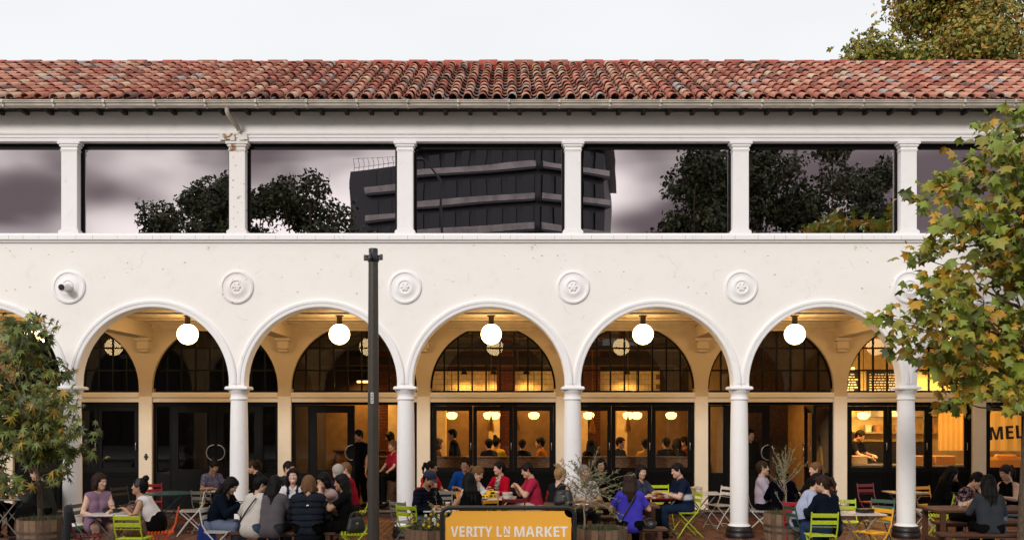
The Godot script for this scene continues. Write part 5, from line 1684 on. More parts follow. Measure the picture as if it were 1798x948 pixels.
func make_templates() -> void:
	# heads: origin between the ears, the face looks along +z. regions 0 skin 1 lips 2 eye white 3 iris 4 brow 5 beard
	for female in 2:
		var j := 0.0 if female else 0.006
		var b := []
		b.append([Vector3(0, 0.045, -0.022), Vector3(0, 0.035, 0.018), 0.083, 0.076, 0, 0.03])
		b.append([Vector3(0, 0.0, 0.0), Vector3(0, -0.03, 0.030), 0.074, 0.062, 0, 0.03])
		b.append([Vector3(-0.026 - j, -0.055, 0.020), Vector3(0, -0.083 - j, 0.058), 0.040 + j, 0.028 + j * 0.7, 0, 0.03])
		b.append([Vector3(0.026 + j, -0.055, 0.020), Vector3(0, -0.083 - j, 0.058), 0.040 + j, 0.028 + j * 0.7, 0, 0.03])
		b.append([Vector3(-0.036, -0.015, 0.058), Vector3(0.036, -0.015, 0.058), 0.026, 0.026, 0, 0.02])
		b.append([Vector3(0, -0.05, -0.012), Vector3(0, -0.16, -0.030), 0.050 + j, 0.052 + j, 0, 0.03])
		b.append([Vector3(-0.03, 0.027, 0.083), Vector3(0.03, 0.027, 0.083), 0.011 + j * 0.4, 0.011 + j * 0.4, 0, 0.015])
		for s: float in [-1.0, 1.0]:
			b.append([Vector3(s * 0.030, 0.006, 0.098), Vector3(s * 0.032, 0.006, 0.098), 0.011, 0.011, 0, -0.001])
		b.append([Vector3(0, 0.016, 0.088), Vector3(0, -0.026, 0.106), 0.008, 0.0125 + j * 0.3, 0, 0.008])
		b.append([Vector3(-0.011, -0.029, 0.096), Vector3(0.011, -0.029, 0.096), 0.009, 0.009, 0, 0.006])
		b.append([Vector3(-0.020, -0.054, 0.080), Vector3(0.020, -0.054, 0.080), 0.0075, 0.0075, 1, 0.006])
		b.append([Vector3(0, -0.053, 0.085), Vector3(0, -0.059, 0.085), 0.0085, 0.0085, 1, 0.006])
		for s: float in [-1.0, 1.0]:
			b.append([Vector3(s * 0.078, 0.018, -0.010), Vector3(s * 0.074, -0.022, -0.002), 0.014, 0.010, 0, 0.008])
			b.append([Vector3(s * 0.032, 0.006, 0.0745), Vector3(s * 0.033, 0.006, 0.0745), 0.0135, 0.0135, 2, 0.001])
			b.append([Vector3(s * 0.032, 0.005, 0.0845), Vector3(s * 0.0325, 0.005, 0.0845), 0.0055, 0.0055, 3, 0.001])
			b.append([Vector3(s * 0.016, 0.026, 0.091), Vector3(s * 0.046, 0.029, 0.079), 0.0055, 0.0045, 4, 0.002])
		head_net.append(surface_net(b, 0.0062))
	# right hands: wrist at the origin, fingers along +z, palm down, thumb towards -x; relaxed and gripping
	for grip in 2:
		var c := 0.32 if grip == 0 else 0.85
		var b := []
		b.append([Vector3(0, 0, -0.03), Vector3(0, 0, 0.01), 0.026, 0.025, 0, 0.012])
		for k in 4:
			var x := -0.027 + 0.018 * k
			b.append([Vector3(x * 0.6, 0, 0.008), Vector3(x, 0.003 - absf(k - 1.3) * 0.002, 0.085 - absf(k - 1.2) * 0.005), 0.016, 0.0125, 0, 0.010])
			var p := Vector3(x, 0.0, 0.090 - absf(k - 1.2) * 0.005)
			var an := c * 0.55 + 0.06 * k
			var lens: Array = [[0.040, 0.025, 0.020], [0.045, 0.028, 0.021], [0.041, 0.026, 0.020], [0.032, 0.020, 0.018]][k]
			for s in 3:
				var e: Vector3 = p + Vector3((k - 1.5) * 0.0016, -sin(an), cos(an)) * lens[s]
				b.append([p, e, 0.0098 - s * 0.0008, 0.0092 - s * 0.0012, 0, 0.003])
				p = e
				an += c * (0.95 if s == 0 else 0.7)
		b.append([Vector3(-0.018, -0.004, 0.022), Vector3(-0.042, -0.014, 0.054), 0.0165, 0.0125, 0, 0.010])
		b.append([Vector3(-0.042, -0.014, 0.054), Vector3(-0.048 + 0.012 * c, -0.022 - 0.012 * c, 0.084), 0.0118, 0.0102, 0, 0.004])
		b.append([Vector3(-0.048 + 0.012 * c, -0.022 - 0.012 * c, 0.084), Vector3(-0.040 + 0.026 * c, -0.028 - 0.018 * c, 0.107), 0.0102, 0.008, 0, 0.004])
		hand_net.append(surface_net(b, 0.0045))
	for style in ["short", "crop", "bob", "long", "back_long", "bun", "pony", "cap_hair"]:
		hair_mesh[style] = make_hair(style)


func make_hair(style: String) -> ArrayMesh:
	var b := []
	var thick := 0.007 if style in ["crop", "cap_hair"] else 0.011
	b.append([Vector3(0, 0.046, -0.026), Vector3(0, 0.040, 0.012), 0.084 + thick, 0.078 + thick * 0.8, 0, 0.03])
	if style != "cap_hair":
		b.append([Vector3(0, 0.085, -0.02), Vector3(0.012, 0.076, 0.040), 0.046 + thick, 0.038 + thick, 0, 0.03])
	b.append([Vector3(0, 0.0, -0.050), Vector3(0, -0.045, -0.048), 0.060 + thick, 0.046 + thick, 0, 0.03])
	if style in ["short", "crop", "cap_hair"]:
		for s: float in [-1.0, 1.0]: b.append([Vector3(s * 0.068, 0.03, 0.008), Vector3(s * 0.070, 0.0, 0.012), 0.018, 0.012, 0, 0.015])
	if style == "bob" or style == "long":
		for s: float in [-1.0, 1.0]:
			b.append([Vector3(s * 0.066, 0.06, 0.010), Vector3(s * 0.086, -0.035, 0.004), 0.036, 0.034, 0, 0.02])
			b.append([Vector3(s * 0.086, -0.035, 0.004), Vector3(s * (0.076 if style == "bob" else 0.092), -0.105, 0.004), 0.036, 0.026, 0, 0.02])
			if style == "long":
				b.append([Vector3(s * 0.092, -0.10, -0.002), Vector3(s * 0.096, -0.28, 0.012), 0.032, 0.022, 0, 0.02])
		b.append([Vector3(-0.03, -0.03, -0.06), Vector3(-0.04, -0.11, -0.06), 0.05, 0.036, 0, 0.03])
		b.append([Vector3(0.03, -0.03, -0.06), Vector3(0.04, -0.11, -0.06), 0.05, 0.036, 0, 0.03])
	if style == "long" or style == "back_long":
		for x: float in [-0.055, 0.0, 0.055]:
			b.append([Vector3(x, 0.0, -0.066), Vector3(x * 1.2, -0.17, -0.098), 0.044, 0.040, 0, 0.03])
			b.append([Vector3(x * 1.2, -0.17, -0.098), Vector3(x * 1.05, -0.34 - 0.02 * sin(x * 60.0), -0.108), 0.040, 0.018, 0, 0.03])
	if style == "back_long":
		for s: float in [-1.0, 1.0]:
			b.append([Vector3(s * 0.062, 0.06, 0.0), Vector3(s * 0.080, -0.03, -0.02), 0.034, 0.034, 0, 0.02])
			b.append([Vector3(s * 0.080, -0.03, -0.02), Vector3(s * 0.085, -0.14, -0.06), 0.034, 0.030, 0, 0.02])
	if style == "bun":
		b.append([Vector3(0, 0.135, -0.062), Vector3(0.01, 0.156, -0.072), 0.046, 0.046, 0, 0.008])
	if style == "pony":
		b.append([Vector3(0, 0.075, -0.112), Vector3(0, 0.070, -0.150), 0.024, 0.028, 0, 0.01])
		b.append([Vector3(0, 0.070, -0.150), Vector3(0, -0.02, -0.180), 0.030, 0.026, 0, 0.01])
		b.append([Vector3(0, -0.02, -0.180), Vector3(0.005, -0.12, -0.165), 0.026, 0.012, 0, 0.01])
	# open the face
	b.append([Vector3(0, -0.005, 0.112), Vector3(0, -0.09, 0.120), 0.070, 0.082, 0, -0.001])
	b.append([Vector3(-0.028, 0.012, 0.110), Vector3(0.028, 0.012, 0.110), 0.054, 0.054, 0, -0.001])
	b.append([Vector3(0, -0.10, 0.085), Vector3(0, -0.35, 0.10), 0.066, 0.07, 0, -0.001])
	if style in ["short", "crop", "bun", "pony", "cap_hair"]:
		b.append([Vector3(0, -0.115, 0.02), Vector3(0, -0.24, 0.02), 0.075, 0.11, 0, -0.001])
		for s: float in [-1.0, 1.0]: b.append([Vector3(s * 0.095, -0.045, 0.01), Vector3(s * 0.095, -0.10, 0.0), 0.04, 0.05, 0, -0.001])
	var g := surface_net(b, 0.0085)
	var m := mb()
	for i in g.v.size():
		var p := g.v[i]
		var a := atan2(p.x, -p.z + 0.001)
		g.v[i] += g.n[i] * (sin(a * 26.0 + bump.get_noise_3d(p.x * 20, p.y * 9, p.z * 20) * 5.0) * 0.0042 + bump.get_noise_3d(p.x * 30, p.y * 12, p.z * 30) * 0.006)
	put_net(m, g, Transform3D(), [Color.WHITE])
	m.use_c = false; m.c.clear()
	return m.mesh()


func elbow(s: Vector3, t: Vector3, l1: float, l2: float, hint: Vector3) -> Array:
	var d := t - s
	var l := clampf(d.length(), 0.12, (l1 + l2) * 0.995)
	d = d.normalized()
	t = s + d * l
	var a := (l1 * l1 - l2 * l2 + l * l) / (2 * l)
	var hgt := sqrt(maxf(l1 * l1 - a * a, 0.0))
	var o := (hint - d * hint.dot(d)).normalized()
	return [s + d * a + o * hgt, t]


const SKIN := {"fair": [0.60, 0.36, 0.26], "light": [0.54, 0.31, 0.21], "tan": [0.42, 0.22, 0.13], "brown": [0.26, 0.13, 0.075]}


# o: head (x,z on the ground), yaw, lean, look [yaw, pitch], hands, clothes ...
func person(label: String, o: Dictionary) -> Node3D:
	var female: bool = o.get("f", false)
	var stand: bool = o.get("stand", false)
	var ground: float = o.get("y", 0.0)
	var lean: float = o.get("lean", 0.08)
	var yaw := deg_to_rad(o.yaw)
	var seat: float = o.get("seat", 0.45)
	var s := 0.94 if female else 1.0
	var dir := Vector3(sin(yaw), 0, cos(yaw))
	var up := Vector3(0, cos(lean), sin(lean))
	var up2 := Vector3(0, cos(lean * 1.35 + 0.05), sin(lean * 1.35 + 0.05))
	var hip := Vector3(0, 0.93 * s if stand else seat + 0.10, 0)
	var chest := hip + up * 0.30 * s
	var neck := chest + up2 * 0.215 * s
	var look: Array = o.get("look", [0.0, 0.0])
	var hb := Basis(Vector3.UP, deg_to_rad(look[0])) * Basis(Vector3.RIGHT, deg_to_rad(look[1]) + lean * 0.3)
	var head := neck + up2 * 0.055 + hb * Vector3(0, 0.105, 0.018)
	var back := dir * head.z
	var root := thing("person", label, "person", Vector3(o.at.x - back.x, ground, o.at.z - back.z), yaw, o.get("group", ""))
	var sw := (0.150 if female else 0.178)
	var R := 1
	var sleeve: int = o.get("sleeve", 1)
	var bottom: int = o.get("legs", 2)      # 0 bare below the hem, 1 shorts, 2 trousers
	var b := []
	var hwid := 0.075 if not female else 0.072
	# trunk
	for x: float in [-1.0, 1.0]:
		var wst: float = o.get("waist", -0.035)
		b.append([hip + Vector3(x * 0.072, -0.028, -0.005), hip + Vector3(x * 0.070, wst + 0.01, 0), 0.108, 0.108, 2, 0.05])
		b.append([hip + up * wst + Vector3(x * 0.062, 0, 0.003), hip + up * 0.09 + Vector3(x * 0.055, 0, 0.005), 0.113 if wst < 0.0 else 0.106, 0.104 if female else 0.113, R, 0.05])
		b.append([hip + up * 0.09 + Vector3(x * 0.055, 0, 0.005), chest + Vector3(x * hwid, -0.06, 0.004), 0.102 if female else 0.112, 0.098 if female else 0.108, R, 0.05])
		b.append([chest + Vector3(x * hwid, -0.06, 0.004), chest + up2 * 0.11 + Vector3(x * (hwid + 0.008), 0, 0), 0.098 if female else 0.110, 0.084 if female else 0.092, R, 0.05])
		b.append([neck + Vector3(x * 0.03, -0.045, -0.012), neck + Vector3(x * sw * 0.92, -0.070, -0.006), 0.045, 0.055, R if sleeve >= 0 else 0, 0.045])
		if female: b.append([chest + Vector3(x * 0.065, 0.005, 0.075), chest + Vector3(x * 0.066, -0.005, 0.078), 0.055, 0.055, R, 0.03])
	if o.get("belly", 0.0) > 0.0: b.append([hip + Vector3(0, 0.10, 0.06), hip + Vector3(0, 0.16, 0.06), 0.11 + o.belly, 0.10 + o.belly, R, 0.06])
	b.append([neck + Vector3(0, -0.05, -0.012), neck + up2 * 0.055 + hb * Vector3(0, 0.02, -0.014), 0.058, 0.050, 0, 0.03])
	# arms; hand targets are in the sitter's own frame
	var hands := []
	for side in 2:
		var x := -1.0 if side == 0 else 1.0
		var sh := neck + Vector3(x * sw, -0.072, -0.004)
		var target: Vector3 = (o.get("l", Vector3(0.13, 0.76, 0.36)) if side == 1 else o.get("r", Vector3(-0.13, 0.76, 0.36)))
		if stand and not o.has("l" if side == 1 else "r"): target = Vector3(x * 0.24, 0.80, 0.10)
		var el := elbow(sh, target, 0.285 * s, 0.25 * s, Vector3(x * 0.75, -0.8, -0.35))
		var e: Vector3 = el[0]
		var w: Vector3 = el[1]
		var ar := 0.88 if female else 1.05
		var r_up := 1 if sleeve >= 1 else 0
		var mid := sh.lerp(e, 0.62)
		b.append([sh, mid, 0.056 * ar, 0.047 * ar, r_up, 0.03])
		b.append([mid, e, 0.047 * ar, 0.041 * ar, 1 if sleeve >= 2 else 0, 0.015])
		var fm := e.lerp(w, 0.35)
		b.append([e, fm, 0.041 * ar, 0.040 * ar, 1 if sleeve >= 2 else 0, 0.015])
		b.append([fm, w, 0.040 * ar, 0.027 * ar, 1 if sleeve >= 3 else 0, 0.012])
		hands.append([e, w, x])
	# legs
	var spread: float = o.get("spread", 0.12)
	for side in 2:
		var x := -1.0 if side == 0 else 1.0
		var h0 := hip + Vector3(x * 0.088, -0.025, 0.0)
		var kn := Vector3(x * spread, seat + 0.065, 0.43 * s)
		var an := Vector3(x * (spread * 0.9 + 0.01), 0.085, (0.40 + o.get("tuck", 0.0)) * s)
		if stand:
			kn = Vector3(x * 0.10, 0.49 * s, 0.02 + x * o.get("stride", 0.0)); an = Vector3(x * 0.11, 0.085, -0.03 + x * o.get("stride", 0.0) * 1.5)
		if o.has("knees"): kn.z += o.knees * x; an.z += o.knees * x
		var hem := 0.62 if bottom == 1 else 1.0
		var kr := 2 if bottom >= 1 else 0
		var hemp := h0.lerp(kn, 0.72)
		b.append([h0, hemp, 0.088, 0.070, 2, 0.04])
		b.append([hemp, kn, 0.070, 0.058, 2 if bottom != 1 else 0, 0.02])
		var lower := 2 if bottom == 2 else 0
		var cf := kn.lerp(an, 0.35)
		b.append([kn, cf, 0.056, 0.057, lower, 0.02])
		b.append([cf, an, 0.057, 0.039, lower, 0.02])
		var toe := an + Vector3(x * 0.02, -0.048, 0.165)
		b.append([an + Vector3(0, -0.045, -0.03), toe, 0.040, 0.032, 3, 0.02])
		b.append([an, an + Vector3(0, -0.04, 0.02), 0.040, 0.038, 3, 0.02])
	var g := surface_net(b, o.get("cell", 0.0195))
	var sk: Array = SKIN[o.get("skin", "light")]
	var skin := Color(sk[0], sk[1], sk[2])
	var top := lin(o.get("top", Color.GRAY)); var bot := lin(o.get("bot", Color.BLACK))
	var shoe := lin(o.get("shoe", rgb(36, 32, 32)))
	var m := mb()
	put_net(m, g, Transform3D(), [skin, skin, skin, skin])
	var hpal := [skin, (Color(0.70, 0.64, 0.60) if o.get("smile", false) else skin * Color(0.80, 0.50, 0.50)), Color(0.62, 0.60, 0.57), Color(0.03, 0.02, 0.015), lin(M[o.get("hc", "hair_black")].albedo_color) * 0.8, skin]
	var ht := Transform3D(hb, head)
	put_net(m, head_net[1 if female else 0], ht.translated_local(Vector3.ZERO), hpal)
	for e: Array in hands:
		var fz: Vector3 = (e[1] - e[0]).normalized()
		fz = (fz + Vector3(0, o.get("wrist", -0.1), 0)).normalized()
		var palm := Vector3(-e[2] * o.get("palm", 0.25), 1.0, 0)
		palm = (palm - fz * palm.dot(fz)).normalized()
		var hx := palm.cross(fz)
		# the template is a right hand (thumb towards -x of +z fingers, palm down); the left is its mirror image
		var hs := 0.94 if female else 1.03
		var tb := Basis(hx * (1.0 if e[2] < 0 else -1.0) * -1.0, palm, fz)
		put_net(m, hand_net[1 if o.get("grip", false) else 0], Transform3D(tb.scaled_local(Vector3.ONE * hs), e[1]), [skin])
	m.tint = Color.WHITE
	var body := part("body", m, M.skin, root)
	# clothes: the body's own surface, eased outwards, ending at neckline, cuff, waist and hem
	var style: String = o.get("print", "")
	var names := ["", o.get("topname", "shirt"), o.get("botname", "trousers"), "shoes"]
	var cols := [skin, top, bot, shoe]
	for rg in [1, 2, 3]:
		var c := mb()
		c.use_c = true
		var off: float = [0.0, o.get("loose", 0.008), 0.007, 0.004][rg]
		# even out the hem: each point of the garment's edge moves to the middle of its neighbours
		var mine := PackedInt32Array()
		var sides := {}
		for k in range(0, g.q.size(), 4):
			var mx := 0
			for j in 4: mx = maxi(mx, g.r[g.q[k + j]])
			if mx != rg: continue
			mine.append(k)
			for j in 4:
				var u := mini(g.q[k + j], g.q[k + (j + 1) % 4]); var w0 := maxi(g.q[k + j], g.q[k + (j + 1) % 4])
				sides[Vector2i(u, w0)] = sides.get(Vector2i(u, w0), 0) + 1
		var nbr := {}
		for e3: Vector2i in sides:
			if sides[e3] != 1: continue
			for pr: Array in [[e3.x, e3.y], [e3.y, e3.x]]:
				if not nbr.has(pr[0]): nbr[pr[0]] = []
				nbr[pr[0]].append(pr[1])
		var eased := {}
		for i: int in nbr: eased[i] = g.v[i]
		for pass_ in 5:
			var nxt := {}
			for i: int in nbr:
				var s4 := Vector3.ZERO
				for o4: int in nbr[i]: s4 += eased[o4]
				nxt[i] = eased[i].lerp(s4 / nbr[i].size(), 0.55)
			eased = nxt
		for k in mine:
			var ps := []
			for j in 4:
				var i := g.q[k + j]
				var p: Vector3 = eased.get(i, g.v[i])
				var w := bump.get_noise_3d(p.x * 9 + ground, p.y * 7, p.z * 9 + o.at.x) * 0.5 + 0.5
				var d := off + w * (0.016 if rg < 3 else 0.0)
				var col: Color = cols[rg] * (0.93 + 0.14 * w)
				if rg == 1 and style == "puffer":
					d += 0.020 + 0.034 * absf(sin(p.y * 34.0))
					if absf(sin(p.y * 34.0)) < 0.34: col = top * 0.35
				if rg == 1 and style == "band":
					var q := p.y - hip.y
					if q > 0.13 and q < 0.24 and absf(p.x) < 0.21: col = lin(rgb(226, 226, 228)) if fmod(q * 60.0, 2.0) > 0.5 else lin(rgb(120, 150, 190))
				if rg == 1 and style == "stripes" and fmod(p.y * 16.0, 1.0) > 0.55: col = top * 2.4
				if rg == 1 and style == "floral" and bump.get_noise_3d(p.x * 34, p.y * 34, p.z * 34) > 0.18: col = lin(o.get("spot", rgb(196, 176, 176)))
				if rg == 1 and style == "overalls" and (p.y < chest.y + 0.0 or absf(absf(p.x) - 0.075) < 0.026) and p.z > -0.3 and absf(p.x) < 0.17: col = lin(rgb(30, 36, 62))
				if rg == 1 and style == "cardigan" and absf(p.x) < 0.055 and p.z > chest.z: col = lin(rgb(220, 214, 210)) if fmod(p.y * 22.0 + p.x * 9.0, 1.0) > 0.5 else lin(rgb(24, 22, 24))
				if rg == 1 and style == "tee_print" and absf(p.x) < 0.10 and p.z > chest.z + 0.05 and absf(p.y - chest.y - 0.02) < 0.045: col = lin(rgb(214, 204, 200)) if fmod(p.x * 40.0 + 10.0, 1.0) > 0.4 else top
				ps.append([p + g.n[i] * d, g.n[i], col])
			for sgs: Array in [[0, 1, 2], [0, 2, 3]]:
				var a: Array = ps[sgs[0]]; var b2: Array = ps[sgs[1]]; var d3: Array = ps[sgs[2]]
				if (b2[0] - a[0]).cross(d3[0] - a[0]).dot(a[1] + b2[1] + d3[1]) > 0.0:
					var sp: Array = b2; b2 = d3; d3 = sp
				for e2: Array in [a, b2, d3]:
					c.tint = e2[2]; c.corner(e2[0], e2[1])
		if c.v.size(): part(names[rg], c, M.cloth, root)
	if style == "puffer":
		part("logo", mb().prism(PackedVector2Array([Vector2(-0.022, 0), Vector2(0.022, 0), Vector2(0.008, 0.022), Vector2(-0.006, 0.018)]), -0.004, 0.004), M.sign_white, root, Transform3D(Basis(Vector3.UP, PI), chest + Vector3(-0.02, 0.05, -0.185)))
	# hair and what is worn on the head
	var hs2: String = o.get("hair", "short")
	if hs2 != "none":
		part("hair", hair_mesh[hs2], M[o.get("hc", "hair_black")], root, ht)
	if o.get("beard", false):
		var bd := surface_net([[Vector3(-0.058, -0.03, 0.03), Vector3(-0.03, -0.085, 0.058), 0.017, 0.020, 0, 0.015], [Vector3(0.058, -0.03, 0.03), Vector3(0.03, -0.085, 0.058), 0.017, 0.020, 0, 0.015], [Vector3(-0.03, -0.088, 0.060), Vector3(0.03, -0.088, 0.060), 0.026, 0.026, 0, 0.015], [Vector3(-0.024, -0.044, 0.088), Vector3(0.024, -0.044, 0.088), 0.006, 0.006, 0, 0.004]], 0.008)
		var bm := mb(); put_net(bm, bd, Transform3D(), [Color.WHITE]); bm.use_c = false; bm.c.clear()
		part("beard", bm, M[o.get("hc", "hair_black")], root, ht)
	if o.get("glasses", false):
		var gl := mb()
		for x: float in [-1.0, 1.0]:
			var ring := []
			for k in 13: ring.append(Vector3(x * 0.033 + cos(TAU * k / 12) * 0.023, 0.004 + sin(TAU * k / 12) * 0.019, 0.099))
			gl.tube(ring, [0.0028], 5).tube([Vector3(x * 0.056, 0.008, 0.097), Vector3(x * 0.080, 0.012, 0.0)], [0.0026], 5)
		gl.tube([Vector3(-0.011, 0.008, 0.100), Vector3(0.011, 0.008, 0.100)], [0.0026], 5)
		part("glasses", gl, M.black_metal, root, ht)
	if o.get("cap", false):
		var cp := mb().lathe([Vector2(0.104, 0.035), Vector2(0.106, 0.07), Vector2(0.096, 0.11), Vector2(0.06, 0.145), Vector2(0, 0.155)], 24, Transform3D(Basis.from_scale(Vector3(0.94, 1, 1.06)), Vector3(0, 0, -0.012)))
		var brim := PackedVector2Array()
		for k in 15: brim.append(Vector2(cos(PI * k / 14) * 0.088, sin(PI * k / 14) * 0.085 + 0.07))
		cp.prism(brim, -0.043, -0.036, Transform3D(Basis(Vector3.RIGHT, PI / 2 + 0.12), Vector3(0, 0.004, 0)))
		part("cap", cp, mat("cap_navy", rgb(28, 36, 58), 0.85), root, ht)
	if o.get("band", false):
		var hbm := mb()
		for k in 13:
			var a0 := PI * k / 13 ; var a1 := PI * (k + 1) / 13
			hbm.bar(Vector3(cos(a0) * 0.103, 0.02 + sin(a0) * 0.115, 0.020), Vector3(cos(a1) * 0.103, 0.02 + sin(a1) * 0.115, 0.020), 0.012, 0.06, Vector3.BACK)
		part("headband", hbm, M.box_black, root, ht)
	if o.get("strap", false):
		var ps2 := []
		for k in 9:
			var t := k / 8.0
			var y := lerpf(neck.y - 0.03, hip.y + 0.02, t)
			ps2.append(Vector3(lerpf(-sw * 0.55, 0.17, t), y, -0.125 - 0.03 * sin(t * PI) + (up.z / up.y) * (y - hip.y)))
		part("bag_strap", mb().tube(ps2, [0.013], 6), M.box_black, root)
	return root


func make_people() -> void:
	make_templates()
	var black := rgb(13, 13, 14)
	var navy := rgb(26, 32, 52)
	var jeans := rgb(66, 84, 112)
	# --- left
	person("man in a charcoal jacket over a white tee, half hidden by the maple", {"at": Vector3(-8.514, 0, 0.4), "yaw": -84, "lean": 0.20, "top": rgb(58, 60, 56), "bot": black, "sleeve": 3, "hc": "hair_brown", "skin": "light", "look": [-8, 12], "l": Vector3(0.12, 0.80, 0.42), "r": Vector3(-0.10, 0.82, 0.40), "print": "cardigan", "topname": "jacket"})
	person("dark haired person at the left edge beyond the grey table", {"at": Vector3(-9.559, 0, -0.2), "yaw": 60, "lean": 0.15, "f": true, "top": rgb(52, 44, 44), "bot": black, "sleeve": 3, "hair": "bob", "hc": "hair_brown"})
	person("woman in a sleeveless lavender dress with a brown bob", {"at": Vector3(-6.482, 0, 2.45), "yaw": 38, "lean": 0.06, "f": true, "skin": "fair", "top": rgb(142, 112, 134), "bot": rgb(142, 112, 134), "legs": 1, "sleeve": 0, "hair": "bob", "hc": "hair_brown", "look": [34, 4], "l": Vector3(0.06, 0.74, 0.40), "r": Vector3(-0.14, 0.70, 0.34), "botname": "skirt", "topname": "dress", "tuck": -0.05})
	person("woman with a hair bun, white sleeveless top and black trousers", {"at": Vector3(-5.759, 0, 2.65), "yaw": -78, "lean": 0.42, "f": true, "skin": "tan", "top": rgb(226, 220, 218), "bot": black, "sleeve": 0, "hair": "bun", "hc": "hair_black", "band": true, "waist": 0.06, "look": [-4, -16], "l": Vector3(0.10, 0.78, 0.44), "r": Vector3(-0.08, 0.78, 0.46), "topname": "top"})
	person("woman in a patterned blouse looking down, seated left of the second column", {"at": Vector3(-6.048, 0, -1.8), "yaw": 40, "lean": 0.10, "f": true, "skin": "tan", "top": rgb(96, 96, 122), "bot": black, "sleeve": 1, "print": "floral", "spot": rgb(140, 136, 160), "hair": "bun", "hc": "hair_black", "look": [6, 24], "topname": "blouse", "l": Vector3(0.16, 0.80, 0.40)})
	person("woman in a dark navy jacket bent over her phone", {"at": Vector3(-4.398, 0, 2.5), "yaw": 76, "lean": 0.30, "f": true, "skin": "light", "top": rgb(20, 25, 38), "bot": rgb(116, 126, 152), "sleeve": 3, "hair": "long", "hc": "hair_black", "look": [4, 26], "l": Vector3(0.07, 0.84, 0.44), "r": Vector3(-0.05, 0.84, 0.44), "grip": true, "topname": "jacket", "loose": 0.016, "botname": "jeans"})
	person("person in black seated behind the second column, facing left", {"at": Vector3(-5.292, 0, -1.9), "yaw": -70, "lean": 0.20, "f": true, "skin": "light", "top": black, "bot": black, "sleeve": 3, "hair": "pony", "hc": "hair_brown", "look": [-6, 18]})
	# --- communal table
	person("woman in a cream white jacket with a thin black bag strap", {"at": Vector3(-3.895, 0, 2.65), "yaw": 158, "lean": 0.24, "f": true, "skin": "light", "top": rgb(214, 206, 196), "bot": jeans, "sleeve": 3, "hair": "bun", "hc": "hair_black", "look": [-44, 6], "strap": true, "loose": 0.020, "topname": "jacket", "botname": "jeans", "l": Vector3(0.20, 0.78, 0.34), "r": Vector3(-0.15, 0.78, 0.36)})
	person("woman in a fuzzy grey sweater with long black hair, seen from behind", {"at": Vector3(-3.654, 0, 2.7), "yaw": 174, "lean": 0.20, "f": true, "skin": "light", "top": rgb(98, 92, 96), "bot": rgb(60, 62, 70), "sleeve": 3, "hair": "back_long", "hc": "hair_black", "look": [-20, 8], "loose": 0.020, "topname": "sweater"})
	person("laughing woman in a white top and navy overalls facing us", {"at": Vector3(-3.716, 0, 1.25), "yaw": 6, "lean": 0.08, "f": true, "skin": "fair", "top": rgb(230, 226, 226), "bot": rgb(30, 36, 62), "sleeve": 3, "print": "overalls", "smile": true, "hair": "long", "hc": "hair_black", "look": [4, -6], "topname": "top", "botname": "overalls"})
	person("bearded man in a dark grey shirt behind the laughing woman", {"at": Vector3(-4.238, 0, -0.6), "yaw": 52, "lean": 0.10, "skin": "light", "top": rgb(56, 56, 66), "bot": black, "sleeve": 2, "hair": "crop", "hc": "hair_black", "beard": true, "look": [14, 8]})
	person("blonde person in a black quilted puffer jacket, seen from behind", {"at": Vector3(-3.117, 0, 2.75), "yaw": 184, "lean": 0.16, "top": rgb(40, 45, 55), "bot": black, "sleeve": 3, "print": "puffer", "cell": 0.017, "hair": "bob", "hc": "hair_light", "look": [6, 14], "topname": "puffer_jacket", "f": true})
	person("dark haired woman in a pale pink top with hands to her mouth", {"at": Vector3(-3.073, 0, 1.85), "yaw": -48, "lean": 0.22, "f": true, "skin": "light", "top": rgb(176, 150, 146), "bot": black, "sleeve": 1, "hair": "bob", "hc": "hair_black", "look": [-6, 14], "l": Vector3(0.05, 1.06, 0.30), "r": Vector3(-0.05, 1.05, 0.30), "grip": true})
	person("silver haired person in dark clothes beside the crimson tee man", {"at": Vector3(-3.113, 0, 0.45), "yaw": -130, "lean": 0.12, "skin": "fair", "top": rgb(38, 38, 46), "bot": black, "sleeve": 3, "hair": "short", "hc": "hair_silver", "look": [-12, 4]})
	person("man in a crimson tee with cropped sandy hair", {"at": Vector3(-3.088, 0, -0.2), "yaw": -74, "lean": 0.12, "skin": "fair", "top": rgb(160, 30, 52), "bot": rgb(48, 46, 50), "sleeve": 1, "hair": "crop", "hc": "hair_light", "look": [-6, 4], "topname": "tee"})
	person("woman in a black tee with long black hair facing left by the lamp post", {"at": Vector3(-2.647, 0, 2.6), "yaw": -82, "lean": 0.10, "f": true, "skin": "tan", "top": rgb(15, 15, 17), "bot": black, "sleeve": 1, "hair": "back_long", "hc": "hair_black", "look": [-4, 2], "l": Vector3(0.06, 0.96, 0.36), "r": Vector3(-0.06, 0.82, 0.38), "topname": "tee"})
	# --- middle
	person("woman in glasses, black ponytail and a red tee with white print", {"at": Vector3(-1.575, 0, -1.1), "yaw": 50, "lean": 0.10, "f": true, "skin": "light", "top": rgb(186, 26, 40), "bot": black, "sleeve": 1, "print": "tee_print", "hair": "pony", "hc": "hair_black", "glasses": true, "look": [24, 4], "topname": "tee"})
	person("man in glasses and a royal blue tee facing us", {"at": Vector3(-0.961, 0, -1.9), "yaw": -4, "lean": 0.12, "skin": "tan", "top": rgb(24, 84, 176), "bot": black, "sleeve": 2, "hair": "short", "hc": "hair_black", "glasses": true, "look": [-2, 6], "topname": "tee"})
	person("young woman in a white jumper with tied back brown hair eating", {"at": Vector3(-0.643, 0, -0.2), "yaw": 62, "lean": 0.30, "f": true, "skin": "fair", "top": rgb(226, 222, 226), "bot": black, "sleeve": 3, "hair": "pony", "hc": "hair_light", "look": [10, 18], "l": Vector3(0.08, 0.86, 0.44), "r": Vector3(-0.02, 0.82, 0.44), "topname": "jumper"})
